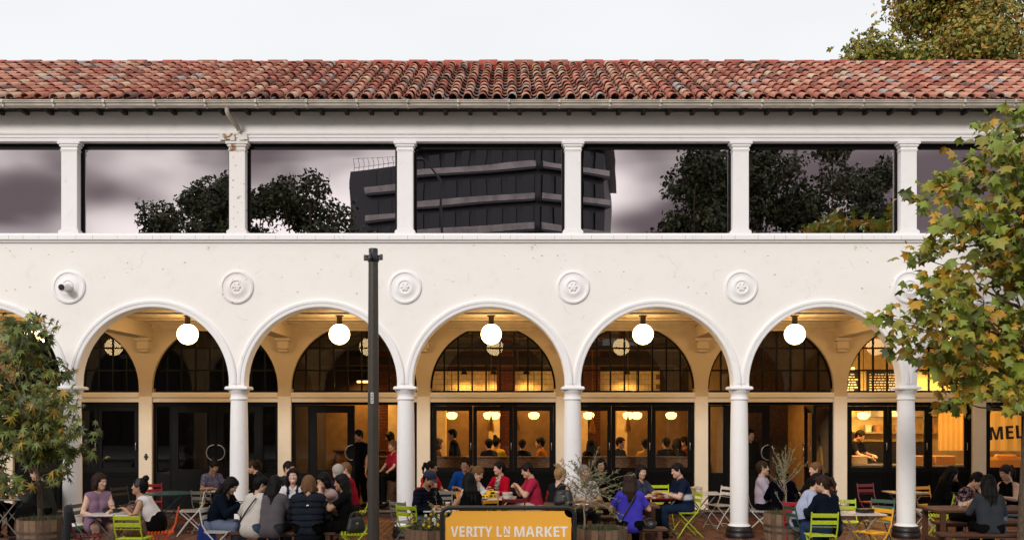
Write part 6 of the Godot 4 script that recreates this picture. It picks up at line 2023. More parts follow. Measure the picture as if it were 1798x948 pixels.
	person("woman in a red cardigan with short dark hair facing left", {"at": Vector3(-0.241, 0, -0.9), "yaw": -42, "lean": 0.06, "f": true, "skin": "fair", "top": rgb(184, 20, 44), "bot": black, "sleeve": 3, "print": "cardigan", "hair": "short", "hc": "hair_black", "look": [-24, 0], "topname": "cardigan"})
	person("dark haired man in a magenta red tee and pale trousers", {"at": Vector3(0.283, 0, -0.1), "yaw": -80, "lean": 0.14, "skin": "light", "top": rgb(178, 46, 76), "bot": rgb(206, 190, 172), "sleeve": 1, "hair": "short", "hc": "hair_black", "look": [-6, 14], "belly": 0.02, "l": Vector3(0.10, 0.92, 0.34), "r": Vector3(-0.06, 0.90, 0.36), "grip": true, "topname": "tee"})
	person("young man in a navy cap and dark striped top", {"at": Vector3(-1.342, 0, 2), "yaw": 48, "lean": 0.18, "skin": "tan", "top": rgb(17, 21, 32), "bot": rgb(140, 152, 168), "legs": 1, "sleeve": 3, "print": "stripes", "hair": "cap_hair", "hc": "hair_black", "cap": true, "beard": true, "look": [14, 16], "botname": "shorts", "topname": "jumper"})
	person("woman in a black strappy top with long dark hair, behind the sign", {"at": Vector3(-0.698, 0, 2.2), "yaw": -150, "lean": 0.14, "f": true, "skin": "tan", "top": black, "bot": black, "sleeve": -1, "hair": "back_long", "hc": "hair_black", "look": [-10, 10], "l": Vector3(0.12, 0.84, 0.36), "r": Vector3(-0.16, 0.84, 0.36), "topname": "top"})
	# --- right of the sign
	person("blonde woman with a loose bun beside the sign, seen from behind", {"at": Vector3(0.844, 0, 0.8), "yaw": 140, "lean": 0.10, "f": true, "skin": "fair", "top": rgb(30, 30, 34), "bot": black, "sleeve": 0, "hair": "bun", "hc": "hair_blonde", "look": [-20, 4], "topname": "top"})
	person("grey haired man in a white patterned shirt behind the olive sapling", {"at": Vector3(1.272, 0, 0.65), "yaw": 14, "lean": 0.12, "skin": "tan", "top": rgb(214, 206, 198), "bot": rgb(60, 58, 60), "sleeve": 1, "print": "floral", "spot": rgb(96, 92, 96), "hair": "crop", "hc": "hair_grey", "look": [4, 2], "belly": 0.02})
	person("dark haired woman seated by the casement behind the olive sapling", {"at": Vector3(1.818, 0, -1.9), "yaw": -10, "lean": 0.06, "f": true, "skin": "light", "top": black, "bot": black, "sleeve": 3, "hair": "bob", "hc": "hair_black"})
	person("woman in a violet blue tee with long brown hair, seen from behind", {"at": Vector3(1.871, 0, 2.25), "yaw": 178, "lean": 0.10, "f": true, "skin": "light", "top": rgb(74, 66, 190), "bot": black, "sleeve": 1, "hair": "back_long", "hc": "hair_brown", "strap": true, "loose": 0.014, "look": [-14, 10], "topname": "tee", "l": Vector3(0.20, 0.78, 0.30), "r": Vector3(-0.20, 0.78, 0.30), "belly": 0.015})
	person("smiling dark haired woman in a slate tee behind the violet shirt", {"at": Vector3(2.375, 0, 0), "yaw": 40, "lean": 0.12, "f": true, "skin": "light", "top": rgb(64, 70, 92), "bot": black, "sleeve": 1, "hair": "bob", "hc": "hair_black", "look": [-18, 4], "l": Vector3(0.10, 0.84, 0.42)})
	person("man in a navy polo with a white chest band facing left", {"at": Vector3(3.04, 0, -0.05), "yaw": -76, "lean": 0.16, "skin": "fair", "top": rgb(28, 34, 58), "bot": rgb(30, 44, 66), "sleeve": 1, "print": "band", "hair": "short", "hc": "hair_black", "look": [-6, 8], "r": Vector3(-0.16, 0.58, 0.34), "l": Vector3(0.10, 0.80, 0.42), "topname": "polo", "botname": "jeans", "knees": 0.04})
	person("man in a lavender button shirt, hand on chest, facing right", {"at": Vector3(4.702, 0, -0.4), "yaw": 70, "lean": -0.04, "skin": "light", "top": rgb(182, 172, 190), "bot": black, "sleeve": 2, "hair": "short", "hc": "hair_brown", "look": [14, -4], "l": Vector3(0.05, 0.92, 0.26), "r": Vector3(-0.08, 0.66, 0.34), "topname": "shirt", "loose": 0.014})
	person("person in black seen from behind, hidden by the right olive sapling", {"at": Vector3(4.933, 0, 0.05), "yaw": 168, "lean": 0.14, "top": rgb(12, 12, 13), "bot": black, "sleeve": 3, "hair": "bob", "hc": "hair_black", "look": [10, 8], "loose": 0.02, "f": true})
	person("fair haired woman in a dark coat looking left by the open door", {"at": Vector3(5.748, 0, -0.6), "yaw": -60, "lean": 0.06, "f": true, "skin": "fair", "top": rgb(26, 24, 26), "bot": black, "sleeve": 3, "hair": "pony", "hc": "hair_light", "look": [-20, 2], "topname": "coat"})
	person("bearded man in a pale blue shirt leaning towards the woman in navy", {"at": Vector3(4.886, 0, 2.15), "yaw": 72, "lean": 0.34, "skin": "light", "top": rgb(178, 186, 212), "bot": rgb(36, 42, 60), "sleeve": 2, "hair": "short", "hc": "hair_black", "beard": true, "look": [10, 10], "topname": "shirt", "botname": "jeans", "loose": 0.014})
	person("woman in a navy jacket with brown tied hair, seen from behind", {"at": Vector3(4.768, 0, 2.8), "yaw": 204, "lean": 0.14, "f": true, "skin": "light", "top": rgb(20, 24, 35), "bot": rgb(44, 62, 96), "sleeve": 3, "hair": "pony", "hc": "hair_brown", "look": [30, 6], "topname": "jacket", "botname": "jeans", "loose": 0.016})
	person("woman in black with big dark hair, seated right of the sixth column", {"at": Vector3(8.147, 0, -0.2), "yaw": 66, "lean": 0.30, "f": true, "skin": "light", "top": black, "bot": black, "sleeve": 3, "hair": "long", "hc": "hair_black", "look": [16, 18], "l": Vector3(0.06, 0.98, 0.34), "loose": 0.016})
	person("person in a dark floral shirt leaning over the far right table", {"at": Vector3(7.759, 0, 1.5), "yaw": 24, "lean": 0.36, "skin": "light", "top": rgb(34, 28, 34), "bot": black, "sleeve": 1, "print": "floral", "spot": rgb(168, 130, 136), "hair": "short", "hc": "hair_black", "look": [10, 26], "l": Vector3(0.10, 0.96, 0.30), "r": Vector3(-0.16, 0.84, 0.40)})
	person("woman in a charcoal top with long black hair on the far right bench", {"at": Vector3(7.308, 0, 2.75), "yaw": 172, "lean": 0.10, "f": true, "skin": "light", "top": rgb(56, 60, 66), "bot": black, "sleeve": 3, "hair": "back_long", "hc": "hair_black", "look": [-6, 6]})
	person("woman in a black strapless top and jeans at the far right", {"at": Vector3(8.626, 0, 0.8), "yaw": -66, "lean": 0.16, "f": true, "skin": "light", "top": black, "bot": rgb(140, 152, 186), "sleeve": -1, "hair": "pony", "hc": "hair_brown", "look": [-8, 14], "l": Vector3(0.10, 0.82, 0.42), "r": Vector3(-0.08, 0.84, 0.40), "topname": "top", "botname": "jeans", "seat": 0.50})
	# --- indoors, behind the glass
	var inside := STEP
	person("waiter in black standing in the open doorway left of the lamp post", {"at": Vector3(-3.474, 0, -4), "y": inside, "yaw": -30, "stand": true, "lean": 0.03, "skin": "tan", "top": rgb(20, 20, 22), "bot": black, "sleeve": 1, "hair": "short", "look": [-10, 10], "cell": 0.03})
	person("woman in a red dress standing inside by the bar", {"at": Vector3(-3.03, 0, -6), "y": inside, "yaw": -70, "stand": true, "lean": 0.08, "f": true, "top": rgb(150, 26, 30), "bot": rgb(150, 26, 30), "sleeve": 1, "hair": "bob", "look": [-10, 10], "cell": 0.03, "legs": 1, "botname": "skirt", "topname": "dress"})
	person("person in a red top seated inside the open doorway", {"at": Vector3(-2.715, 0, -4.1), "y": inside, "yaw": -50, "lean": 0.08, "f": true, "top": rgb(160, 34, 52), "bot": black, "sleeve": 1, "hair": "short", "hc": "hair_light", "cell": 0.03, "seat": 0.62})
	var diners := [[770, 22.6, 90, rgb(116, 66, 40), "seated in an amber top behind the left middle casement"], [795, 22.2, -80, rgb(26, 26, 30), "standing dark behind the left middle casement"], [858, 22.4, 200, rgb(30, 28, 32), "seated in dark grey behind the centre middle casement"], [872, 22.7, 150, rgb(206, 160, 40), "in a mustard top behind the centre middle casement"], [917, 22.2, 170, rgb(26, 24, 26), "in black behind the right middle casement"], [948, 22.5, -100, rgb(196, 120, 44), "in an orange top behind the right middle casement"], [1038, 22.4, 160, rgb(40, 34, 34), "in brown behind the left casement of the fourth arch"], [1090, 22.5, 60, rgb(30, 28, 30), "in black behind the centre casement of the fourth arch"], [1130, 22.2, 184, rgb(232, 172, 30), "in a bright yellow top seen from behind the glass"], [1168, 22.4, -160, rgb(28, 26, 28), "in charcoal behind the right casement of the fourth arch"], [1190, 22.6, 190, rgb(52, 44, 44), "in dark brown behind the right casement of the fourth arch"], [1206, 22.9, -90, rgb(120, 60, 40), "in a rust top at the end of the banquette"]]
	for k in diners.size():
		var e: Array = diners[k]
		var st := k == 1
		person("diner " + e[4], {"at": Vector3((e[0] - 899.0) * 0.0138, 0, 17.0 - e[1]), "y": inside, "yaw": e[2], "stand": st, "lean": 0.1, "f": k % 2 == 0, "top": e[3], "bot": black, "sleeve": 3 if k % 3 else 1, "hair": ["bob", "short", "short", "bun", "crop", "short", "long", "short", "short", "short", "bob", "short"][k], "hc": "hair_black" if k % 4 else "hair_brown", "cell": 0.032, "seat": 0.62, "group": "diners behind the glass"})
	person("cook in black leaning over cartons in the kitchen window", {"at": Vector3(8.4, 0, -5.4), "y": inside, "yaw": 40, "stand": true, "lean": 0.22, "top": rgb(24, 23, 25), "bot": black, "sleeve": 1, "hair": "short", "look": [6, 22], "l": Vector3(0.16, 1.10, 0.46), "r": Vector3(-0.08, 1.06, 0.50), "cell": 0.026, "skin": "light"})
	person("kitchen hand in black at the left edge of the kitchen window", {"at": Vector3(8.329, 0, -6), "y": inside, "yaw": 100, "stand": true, "lean": 0.08, "top": rgb(24, 23, 25), "bot": black, "sleeve": 1, "hair": "short", "hc": "hair_brown", "cell": 0.03, "skin": "light"})
	person("person in an ochre top inside the hall sidelight", {"at": Vector3(7.266, 0, -4.6), "y": inside, "yaw": 70, "stand": true, "lean": 0.1, "f": true, "top": rgb(190, 140, 70), "bot": black, "sleeve": 3, "hair": "bob", "cell": 0.03})
	person("man in black standing behind the closed door leaf beside the fifth column", {"at": Vector3(5.494, 0, -4.4), "y": inside, "yaw": 20, "stand": true, "lean": 0.02, "top": rgb(22, 22, 24), "bot": black, "sleeve": 3, "hair": "short", "cell": 0.03})


# ---------------------------------------------------------------- small things
func bowl_mesh(r: float, h: float) -> Mb:
	return mb().lathe([Vector2(0, 0.0), Vector2(r * 0.5, 0.0), Vector2(r * 0.55, h * 0.12), Vector2(r * 0.85, h * 0.5), Vector2(r, h), Vector2(r - 0.006, h), Vector2(r * 0.8, h * 0.5), Vector2(r * 0.4, h * 0.2), Vector2(0, h * 0.18)], 22)


func sprig(o: Node3D, base: Vector3, tips: Array, r: float, leaf: float, per: int, names: Array, called := "stem") -> void:
	var st := mb()
	var places := []
	var tints := []
	for t: Array in tips:
		var a: Vector3 = t[0]
		var b: Vector3 = t[1]
		limb(st, a, b, r * t[2], r * 0.25 * t[2], 0.0, 6)
		for k in per:
			var q := rng.randf_range(0.25, 1.02)
			var p := a.lerp(b, q)
			var d := (b - a).normalized()
			var out := Vector3(rng.randfn(0, 1), rng.randfn(0.2, 1), rng.randfn(0, 1)).normalized()
			var y := (d * 0.7 + out * 0.8).normalized()
			var x := y.cross(Vector3(rng.randfn(0, 1), rng.randfn(0, 1), rng.randfn(0, 1))).normalized()
			var s := leaf * rng.randf_range(0.6, 1.2)
			places.append(Transform3D(Basis(x * s, y * s, x.cross(y) * s), p + y * s * 0.5))
			tints.append(lin(M[names[rng.randi() % names.size()]].albedo_color) * rng.randf_range(0.7, 1.15))
	part(called, st, M.olive_bark, o)
	scatter("leaves", leaf_mesh(2), M.leaf_any, places, tints, o)


func make_small_things() -> void:
	# camera on the first roundel
	var cctv := thing("security_camera", "white bullet security camera with a black lens on the leftmost full roundel", "camera", Vector3(col_x(0), 4.55, 0.17))
	part("mount", mb().lathe([Vector2(0.0, 0.0), Vector2(0.10, 0.0), Vector2(0.09, 0.03), Vector2(0.0, 0.04)], 20, Transform3D(Basis(Vector3.RIGHT, PI / 2), Vector3.ZERO)), M.trim_paint, cctv)
	var tilt := Transform3D(Basis(Vector3.RIGHT, PI / 2 + 0.18), Vector3(0.0, 0.0, 0.04))
	part("housing", mb().lathe([Vector2(0.0, -0.02), Vector2(0.066, -0.02), Vector2(0.070, 0.0), Vector2(0.070, 0.20), Vector2(0.058, 0.21), Vector2(0.0, 0.205)], 20, tilt), M.trim_paint, cctv)
	part("lens", mb().lathe([Vector2(0.0, 0.2), Vector2(0.055, 0.206), Vector2(0.055, 0.214), Vector2(0.0, 0.215)], 18, tilt), M.box_black, cctv)
	# olive saplings in their tubs
	var o := thing("olive_sapling", "spindly olive sapling with sparse grey leaves right of the yellow sign", "tree", Vector3(1.082, 0, 3.1))
	o.position.y = 0.50
	var trunk := [[Vector3(0, -0.04, 0), Vector3(0.02, 0.55, 0), 1.0], [Vector3(0.02, 0.5, 0), Vector3(0.08, 1.05, 0.05), 0.6], [Vector3(0.03, 0.55, 0), Vector3(-0.42, 0.98, 0.02), 0.4], [Vector3(0.05, 0.7, 0), Vector3(0.75, 0.86, 0.05), 0.4], [Vector3(0.05, 0.62, 0), Vector3(0.40, 0.50, 0.1), 0.4], [Vector3(0.06, 0.8, 0), Vector3(0.22, 1.25, -0.05), 0.4], [Vector3(0.05, 0.75, 0), Vector3(-0.12, 1.15, 0.1), 0.4], [Vector3(0.04, 0.6, 0), Vector3(0.28, 0.85, 0.15), 0.4], [Vector3(0.04, 0.55, 0), Vector3(-0.2, 0.75, 0.15), 0.4], [Vector3(0.2, 0.55, 0.05), Vector3(0.52, 0.16, 0.08), 0.35], [Vector3(0.03, 0.5, 0), Vector3(0.22, 0.30, 0.12), 0.35]]
	for k in 30:
		var a := Vector3(0.03 + rng.randfn(0, 0.03), rng.randf_range(0.5, 0.85), rng.randfn(0, 0.03))
		trunk.append([a, a + Vector3(rng.randf_range(-0.45, 0.62), rng.randf_range(-0.30, 0.38), rng.randfn(0, 0.15)), 0.28])
	sprig(o, Vector3.ZERO, trunk, 0.020, 0.058, 30, ["olive_leaf", "olive_leaf", "leaf_dark", "leaf_olive"], "branches")
	o = thing("olive_sapling", "thin upright olive sapling in the tub beside the fifth column", "tree", Vector3(4.667, 0, 1.1))
	o.position.y = 0.50
	trunk = [[Vector3(0, -0.04, 0), Vector3(0.0, 0.65, 0), 1.0], [Vector3(0.0, 0.6, 0), Vector3(0.03, 1.22, 0), 0.55], [Vector3(0, 0.45, 0), Vector3(-0.2, 1.0, 0.05), 0.4], [Vector3(0, 0.55, 0), Vector3(0.40, 0.92, 0), 0.4], [Vector3(0.0, 0.7, 0), Vector3(0.18, 1.2, 0.05), 0.4], [Vector3(0, 0.7, 0), Vector3(-0.06, 1.12, 0.08), 0.4], [Vector3(0, 0.12, 0), Vector3(-0.15, 0.42, 0), 0.35]]
	for k in 16:
		var a := Vector3(rng.randfn(0, 0.02), rng.randf_range(0.4, 0.8), rng.randfn(0, 0.02))
		trunk.append([a, a + Vector3(rng.randfn(0, 0.12), rng.randf_range(0.15, 0.50), rng.randfn(0, 0.10)), 0.28])
	sprig(o, Vector3.ZERO, trunk, 0.020, 0.050, 26, ["olive_leaf", "olive_leaf", "leaf_olive"], "branches")
	# flowers in the tub by the sign
	o = thing("flowering_plant", "bushy green plant with small yellow and white flowers left of the sign", "plant", Vector3(-1.209, 0, 3.1))
	o.position.y = 0.50
	var tips := []
	for k in 26:
		var a := rng.randf() * TAU
		var q := sqrt(rng.randf()) * 0.30
		tips.append([Vector3(cos(a) * q * 0.5, -0.02, sin(a) * q * 0.5), Vector3(cos(a) * q * 1.25, rng.randf_range(0.10, 0.34), sin(a) * q * 1.25), 0.5])
	sprig(o, Vector3.ZERO, tips, 0.008, 0.06, 30, ["leaf_green", "leaf_dark", "maple_dark"], "stems")
	var petal := mb()
	for k in 5: petal.ball(Vector3(cos(TAU * k / 5) * 0.014, sin(TAU * k / 5) * 0.014, 0), Vector3(0.012, 0.012, 0.005), 6, 4)
	var pm := petal.mesh()
	for k in 22:
		var t: Array = tips[k % tips.size()]
		part("flower", pm, M.box_yellow if k % 3 else M.china, o, Transform3D(Basis(Vector3.UP, rng.randfn(0, 0.6)).scaled(Vector3.ONE * rng.randf_range(0.8, 1.5)), t[1] + Vector3(rng.randfn(0, 0.03), rng.randf_range(-0.05, 0.03), 0.05)))
	o = thing("climbing_sprig", "tall wispy weed rising at the sign's left corner", "plant", Vector3(-1.104, 0, 3.25))
	o.position.y = 0.50
	sprig(o, Vector3.ZERO, [[Vector3(0, -0.03, 0), Vector3(-0.02, 0.62, 0), 0.6], [Vector3(0, 0.1, 0), Vector3(0.10, 0.46, 0), 0.5], [Vector3(0, 0.1, 0), Vector3(-0.10, 0.42, 0), 0.5]], 0.008, 0.05, 34, ["leaf_dark", "maple_dark", "leaf_olive"], "stems")
	# dried flower bunches hanging inside
	var bunch := mb()
	for k in 30:
		var a := rng.randf() * TAU
		bunch.bar(Vector3(0, 0.22, 0), Vector3(cos(a) * rng.randf_range(0.02, 0.10), -0.22 + rng.randf() * 0.12, sin(a) * 0.08), 0.012, 0.012)
	bunch.tube([Vector3(0, 0.2, 0), Vector3(0, 2.4, 0)], [0.004], 4)
	var df := single("dried_flowers", bunch, M.dried_flowers, "dried flower bunch hanging in the centre casement of the middle arch", "dried flowers", Vector3(-0.50, 2.00, -5.25), 0.0, "dried flower bunches")
	copy(df, "dried flower bunch hanging in the right casement of the middle arch", Vector3(0.14, 2.02, -5.2), 1.0)
	copy(df, "dried flower bunch hanging in the left casement of the fourth arch", Vector3(1.92, 1.98, -5.2), 2.0)
	copy(df, "dried flower bunch hanging over the yellow top diner", Vector3(2.78, 1.99, -5.25), 3.0)
	# fan in the dining room
	var fan := thing("ceiling_fan", "dark ceiling fan seen through the fourth arch's lunette", "fan", Vector3(4.1, 3.35, -6.2))
	part("rod", mb().tube([Vector3(0, 0, 0), Vector3(0, 1.55, 0)], [0.015], 8).ball(Vector3.ZERO, Vector3(0.09, 0.06, 0.09), 14, 6), M.black_metal, fan)
	for k in 3:
		part("blade", mb().box(Vector3(0.40, 0, 0), Vector3(0.6, 0.012, 0.12), 0.004), M.black_metal, fan, Transform3D(Basis(Vector3.UP, TAU * k / 3 + 0.4) * Basis(Vector3.RIGHT, 0.15), Vector3.ZERO))
	# --- on and about the tables
	var jb := []
	for x: float in [-0.15, -0.05, 0.05, 0.15]:
		jb.append([Vector3(x, 0.83, -0.235), Vector3(x * 1.1, 0.33 + 0.05 * sin(x * 40.0), -0.285), 0.045, 0.055, 0, 0.03])
		jb.append([Vector3(x, 0.83, -0.235), Vector3(x, 0.66, -0.17), 0.045, 0.03, 0, 0.03])
	for x: float in [-0.20, 0.20]:
		jb.append([Vector3(x, 0.79, -0.24), Vector3(x * 1.25, 0.36, -0.27), 0.05, 0.042, 0, 0.015])
	var jacket := mb()
	put_net(jacket, surface_net(jb, 0.018), Transform3D(), [Color.WHITE]); jacket.use_c = false; jacket.c.clear()
	single("draped_jacket", jacket, mat("black_cloth", rgb(20, 20, 23), 0.95), "black jacket hung over the dark red chair at the front left", "jacket", Vector3(-6.333, 0, 3.2) + Vector3(0, 0.03, 0), deg_to_rad(118))
	bag("brown leather tote bag on the lime chair before the bun woman", Vector3(-5.533, 0, 3.38) + Vector3(0, 0.46, 0), 0.0, M.tan_leather, Vector3(0.36, 0.25, 0.14))
	bag("blue backpack on the ground beside the phone woman's chair", Vector3(-5.133, 0, 1.4), 0.4, M.blue_bag, Vector3(0.34, 0.42, 0.22))
	bag("black bag on the lime chair half hidden by the lamp post", Vector3(-2.367, 0, 2.95) + Vector3(0, 0.46, 0), 0.5, M.box_black, Vector3(0.30, 0.24, 0.16))
	bag("black handbag on the brown bench beside the violet shirt woman", Vector3(2.18, 0, 2.3) + Vector3(0, 0.45, 0), 0.2, M.box_black, Vector3(0.24, 0.12, 0.16))
	bag("open black shoulder bag beside the blonde woman at the sign", Vector3(0.85, 0, 1.75) + Vector3(0, 0.74, 0), -0.1, M.box_black, Vector3(0.34, 0.27, 0.18))
	bag("dark brown bag on the table by the bun woman's arms", Vector3(-5.947, 0, 2.45) + Vector3(0, 0.72, 0), 0.3, M.tan_leather, Vector3(0.22, 0.13, 0.12))
	wine_glass("wine glass in front of the woman in the lavender dress", Vector3(-6.169, 0, 2.7), 0.72)
	wine_glass("wine glass beside the woman in the navy jacket", Vector3(5.197, 0, 2.6), 0.72)
	wine_glass("second wine glass at the left of the pair on the right white table", Vector3(5.126, 0, 2.45), 0.72)
	var black_tray := mb().span(Vector3(-0.12, 0, -0.09), Vector3(0.12, 0.055, 0.09), 0.015)
	var tr := single("food_tray", black_tray, M.box_black, "black food tray on the white table by the lavender dress woman", "tray", Vector3(-6.268, 0, 2.45) + Vector3(0, 0.72, 0), 0.1)
	part("lip", mb().span(Vector3(-0.13, 0.052, -0.10), Vector3(0.13, 0.060, 0.10), 0.004), M.box_black, tr)
	copy(tr, "black food tray at the far end of the white wine glass table", Vector3(5.517, 0, 2.5) + Vector3(0, 0.72, 0), 0.3)
	copy(tr, "black food tray on the grey table at the left edge", Vector3(-9.213, 0, 0.2) + Vector3(0, 0.72, 0), 0.0)
	var ph := single("phone", mb().box(Vector3(0, 0, 0), Vector3(0.072, 0.010, 0.15), 0.004), M.phone, "dark phone held by the woman in the navy jacket", "phone", Vector3(-4.224, 0, 2.58) + Vector3(0, 0.90, 0.0), deg_to_rad(76))
	part("screen", mb().box(Vector3(0, 0.0055, 0), Vector3(0.064, 0.001, 0.138)), M.far_window, ph)
	var cup := mb().lathe([Vector2(0, 0), Vector2(0.032, 0), Vector2(0.040, 0.11), Vector2(0.037, 0.11), Vector2(0.030, 0.01), Vector2(0, 0.008)], 16)
	var cp := single("paper_cup", cup, M.card, "kraft paper cup on the cap wearer's white table", "cup", Vector3(-1.032, 0, 2.1) + Vector3(0, 0.72, 0), 0.0, "cups and tumblers")
	part("lid", mb().lathe([Vector2(0, 0.112), Vector2(0.042, 0.11), Vector2(0.04, 0.122), Vector2(0, 0.124)], 16), M.china, cp)
	copy(cp, "kraft paper cup before the striped polo man's bowls", Vector3(3.488, 0, -0.9) + Vector3(0, 0.72, 0), 0.0)
	copy(cp, "kraft paper cup among the takeaway boxes on the lime legged table", Vector3(-0.268, 0, 0.15) + Vector3(0, 0.72, 0), 0.0)
	copy(cp, "kraft paper cup on the grey table at the left edge", Vector3(-9.042, 0, 0.25) + Vector3(0, 0.72, 0), 0.0)
	var white_bowl := bowl_mesh(0.10, 0.062)
	var b0 := single("bowl", white_bowl, M.china, "white bowl on the red topped table near the striped polo man", "bowl", Vector3(2.835, 0, 0.05) + Vector3(0, 0.72, 0), 0.0, "white bowls")
	part("noodles", mb().ball(Vector3(0, 0.05, 0), Vector3(0.07, 0.018, 0.07), 12, 5), M.food, b0)
	copy(b0, "white bowl on the red topped table in front of the smiling woman", Vector3(2.525, 0, -0.1) + Vector3(0, 0.72, 0), 0.0)
	copy(b0, "white bowl on the pale table left of the fifth column", Vector3(3.617, 0, -1.05) + Vector3(0, 0.72, 0), 0.0)
	copy(b0, "white bowl stacked on another on the pale table left of the fifth column", Vector3(3.617, 0, -1.05) + Vector3(0, 0.775, 0), 0.3)
	copy(b0, "white bowl in front of the magenta tee man", Vector3(-0.083, 0, 0.15) + Vector3(0, 0.72, 0), 0.0)
	copy(b0, "white bowl stacked on the one before the magenta tee man", Vector3(-0.083, 0, 0.15) + Vector3(0, 0.765, 0), 0.5)
	copy(b0, "white bowl on the communal table in front of the puffer jacket", Vector3(-3.454, 0, 2.05) + Vector3(0, 0.74, 0), 0.0)
	var brown_bowl := bowl_mesh(0.085, 0.07)
	var b1 := single("bowl", brown_bowl, M.card, "brown bowl with a spoon in front of the young man in the cap", "bowl", Vector3(-1.228, 0, 2.15) + Vector3(0, 0.72, 0))
	part("spoon", mb().tube([Vector3(0.02, 0.04, 0), Vector3(-0.12, 0.14, 0.02)], [0.006], 6), M.card, b1)
	var board := single("serving_board", mb().box(Vector3(0, 0.01, 0), Vector3(0.34, 0.02, 0.14), 0.006), M.card, "wooden serving board on the red topped table", "board", Vector3(2.688, 0, 0) + Vector3(0, 0.72, 0), 0.2)
	part("handle", mb().box(Vector3(-0.21, 0.01, 0), Vector3(0.10, 0.016, 0.04), 0.005), M.card, board)
	var bx := mb().span(Vector3(-0.09, 0, -0.06), Vector3(0.09, 0.06, 0.06), 0.004)
	var tb := single("takeaway_box", bx, M.box_yellow, "yellow and black takeaway box on the lime legged table", "box", Vector3(-0.385, 0, 0) + Vector3(0, 0.72, 0), 0.2, "takeaway boxes")
	part("panel", mb().span(Vector3(-0.06, 0.012, 0.0601), Vector3(0.02, 0.048, 0.0612)), M.box_black, tb)
	part("panel", mb().span(Vector3(0.045, 0.012, 0.0601), Vector3(0.08, 0.048, 0.0612)), M.box_black, tb)
	copy(tb, "yellow takeaway box standing nearest the white jumper woman", Vector3(-0.497, 0, 0.1) + Vector3(0, 0.72, 0), -0.3)
	copy(tb, "yellow takeaway box stacked on top behind the kraft cup", Vector3(-0.365, 0, 0) + Vector3(0, 0.78, 0), 0.5)
	for e: Array in [["amber drink in a glass before the charcoal top woman", Vector3(7.267, 0, 2.25), 0.76, M.amber_drink], ["clear tumbler left of the floral shirt person", Vector3(7.058, 0, 2.4), 0.76, M.wine_glass], ["rosy drink in a glass beside the strapless top woman", Vector3(7.791, 0, 2.3), 0.76, M.amber_drink], ["clear tumbler on the right white table by the wine glasses", Vector3(5.1, 0, 2.65), 0.72, M.wine_glass], ["iced drink in a tall glass on the pale table by the polo man", Vector3(3.474, 0, -1), 0.72, M.wine_glass]]:
		var tg := single("tumbler", mb().lathe([Vector2(0, 0.0), Vector2(0.032, 0.0), Vector2(0.038, 0.12), Vector2(0.035, 0.12), Vector2(0.030, 0.012), Vector2(0, 0.012)], 18), M.wine_glass, e[0], "glass", e[1] + Vector3(0, e[2], 0))
		if e[3] != M.wine_glass: part("drink", mb().lathe([Vector2(0, 0.013), Vector2(0.029, 0.013), Vector2(0.033, 0.085), Vector2(0, 0.085)], 16), M.amber_drink, tg)
	var plates := [["white plate in front of the white jumper woman", Vector3(-0.544, 0, 0.25), 0.72], ["white plate in front of the laughing woman", Vector3(-3.606, 0, 1.95), 0.74], ["white plate on the communal table by the grey sweater", Vector3(-3.752, 0, 2.1), 0.74], ["white plate on the far right table", Vector3(7.541, 0, 2.1), 0.76], ["white plate beside the olive sapling on its table", Vector3(1.161, 0, 1.6), 0.74]]
	var pl: Node3D = null
	for e: Array in plates:
		if pl == null:
			pl = single("plate", mb().lathe([Vector2(0, 0.004), Vector2(0.07, 0.004), Vector2(0.115, 0.016), Vector2(0.115, 0.020), Vector2(0.07, 0.010), Vector2(0, 0.010)], 24), M.china, e[0], "plate", e[1] + Vector3(0, e[2], 0), 0.0, "white plates")
			part("pie", mb().ball(Vector3(0, 0.014, 0), Vector3(0.06, 0.025, 0.05), 12, 5), M.food, pl)
		else: copy(pl, e[0], e[1] + Vector3(0, e[2], 0), 1.0)
	var leaf_litter := []
	var tints := []
	for k in 70:
		leaf_litter.append(Transform3D(Basis(Vector3.UP, rng.randf() * TAU) * Basis(Vector3.RIGHT, -PI / 2 + rng.randfn(0, 0.15)) * Basis.from_scale(Vector3.ONE * rng.randf_range(0.05, 0.11)), Vector3(rng.randf_range(-9, 9), 0.012, rng.randf_range(-2.5, 3.0))))
		tints.append(lin(M.leaf_gold.albedo_color) * rng.randf_range(0.6, 1.2))
	var ll := scatter("fallen_leaves", leaf_mesh(0, 0.3), M.leaf_any, leaf_litter, tints, self)
	tag(ll, "fallen golden leaves scattered over the brick paving", "leaves")


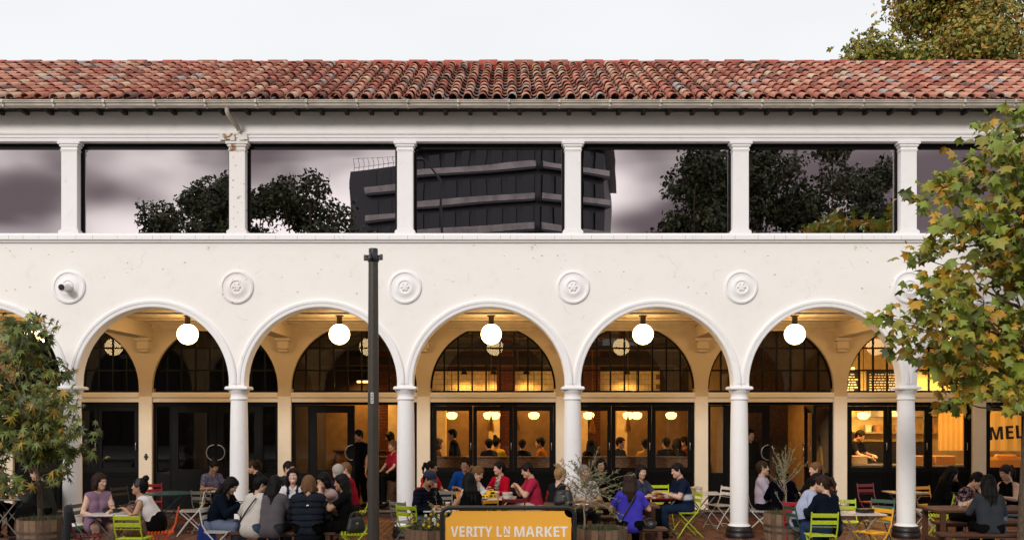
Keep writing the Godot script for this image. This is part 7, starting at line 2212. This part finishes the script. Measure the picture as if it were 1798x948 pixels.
func bag(label: String, at: Vector3, turn: float, m: Material, size: Vector3) -> void:
	var o := thing("bag", label, "bag", at, turn)
	var bones := []
	var r := size.z * 0.42
	for k in 4:
		var x := (k / 3.0 - 0.5) * (size.x - 2.0 * r)
		bones.append([Vector3(x, r, 0), Vector3(x * 0.86, size.y - r * 0.7, 0.01 * sin(k * 2.1)), r, r * 0.68, 0, 0.03])
	bones.append([Vector3(0, size.y * 0.35, r * 0.55), Vector3(0, size.y * 0.5, r * 0.55), r * 0.7, r * 0.5, 0, 0.02])
	var b := mb()
	put_net(b, surface_net(bones, 0.016), Transform3D(), [Color.WHITE]); b.use_c = false; b.c.clear()
	part("pouch", b, m, o)
	for s: float in [-1.0, 1.0]:
		var ps := []
		for k in 9:
			var a := PI * k / 8.0
			ps.append(Vector3(cos(a) * size.x * 0.28, size.y * 0.95 + sin(a) * size.y * 0.35, s * size.z * 0.22))
		part("strap", mb().tube(ps, [0.010], 6), m, o)
	part("buckle", mb().box(Vector3(0, size.y * 0.62, size.z * 0.44), Vector3(0.04, 0.03, 0.012), 0.003), M.steel, o)


func wine_glass(label: String, at: Vector3, h: float) -> void:
	var o := single("wine_glass", mb().lathe([Vector2(0, 0.0), Vector2(0.034, 0.0), Vector2(0.030, 0.004), Vector2(0.005, 0.008), Vector2(0.0038, 0.085), Vector2(0.012, 0.095), Vector2(0.034, 0.125), Vector2(0.040, 0.155), Vector2(0.036, 0.20), Vector2(0.034, 0.20), Vector2(0.038, 0.155), Vector2(0.032, 0.127), Vector2(0.0, 0.1)], 22), M.wine_glass, label, "wine glass", at + Vector3(0, h, 0))
	part("wine", mb().lathe([Vector2(0, 0.102), Vector2(0.020, 0.112), Vector2(0.031, 0.128), Vector2(0.034, 0.138), Vector2(0, 0.138)], 18), M.amber_drink, o)


func _ready() -> void:
	rng.seed = 20240
	bump.seed = 8; bump.frequency = 1.0; bump.fractal_octaves = 3
	make_materials()
	make_view()
	make_ground()
	make_building()
	make_rooms()
	make_lights()
	make_beyond()
	make_trees()
	make_furniture()
	make_people()
	make_small_things()
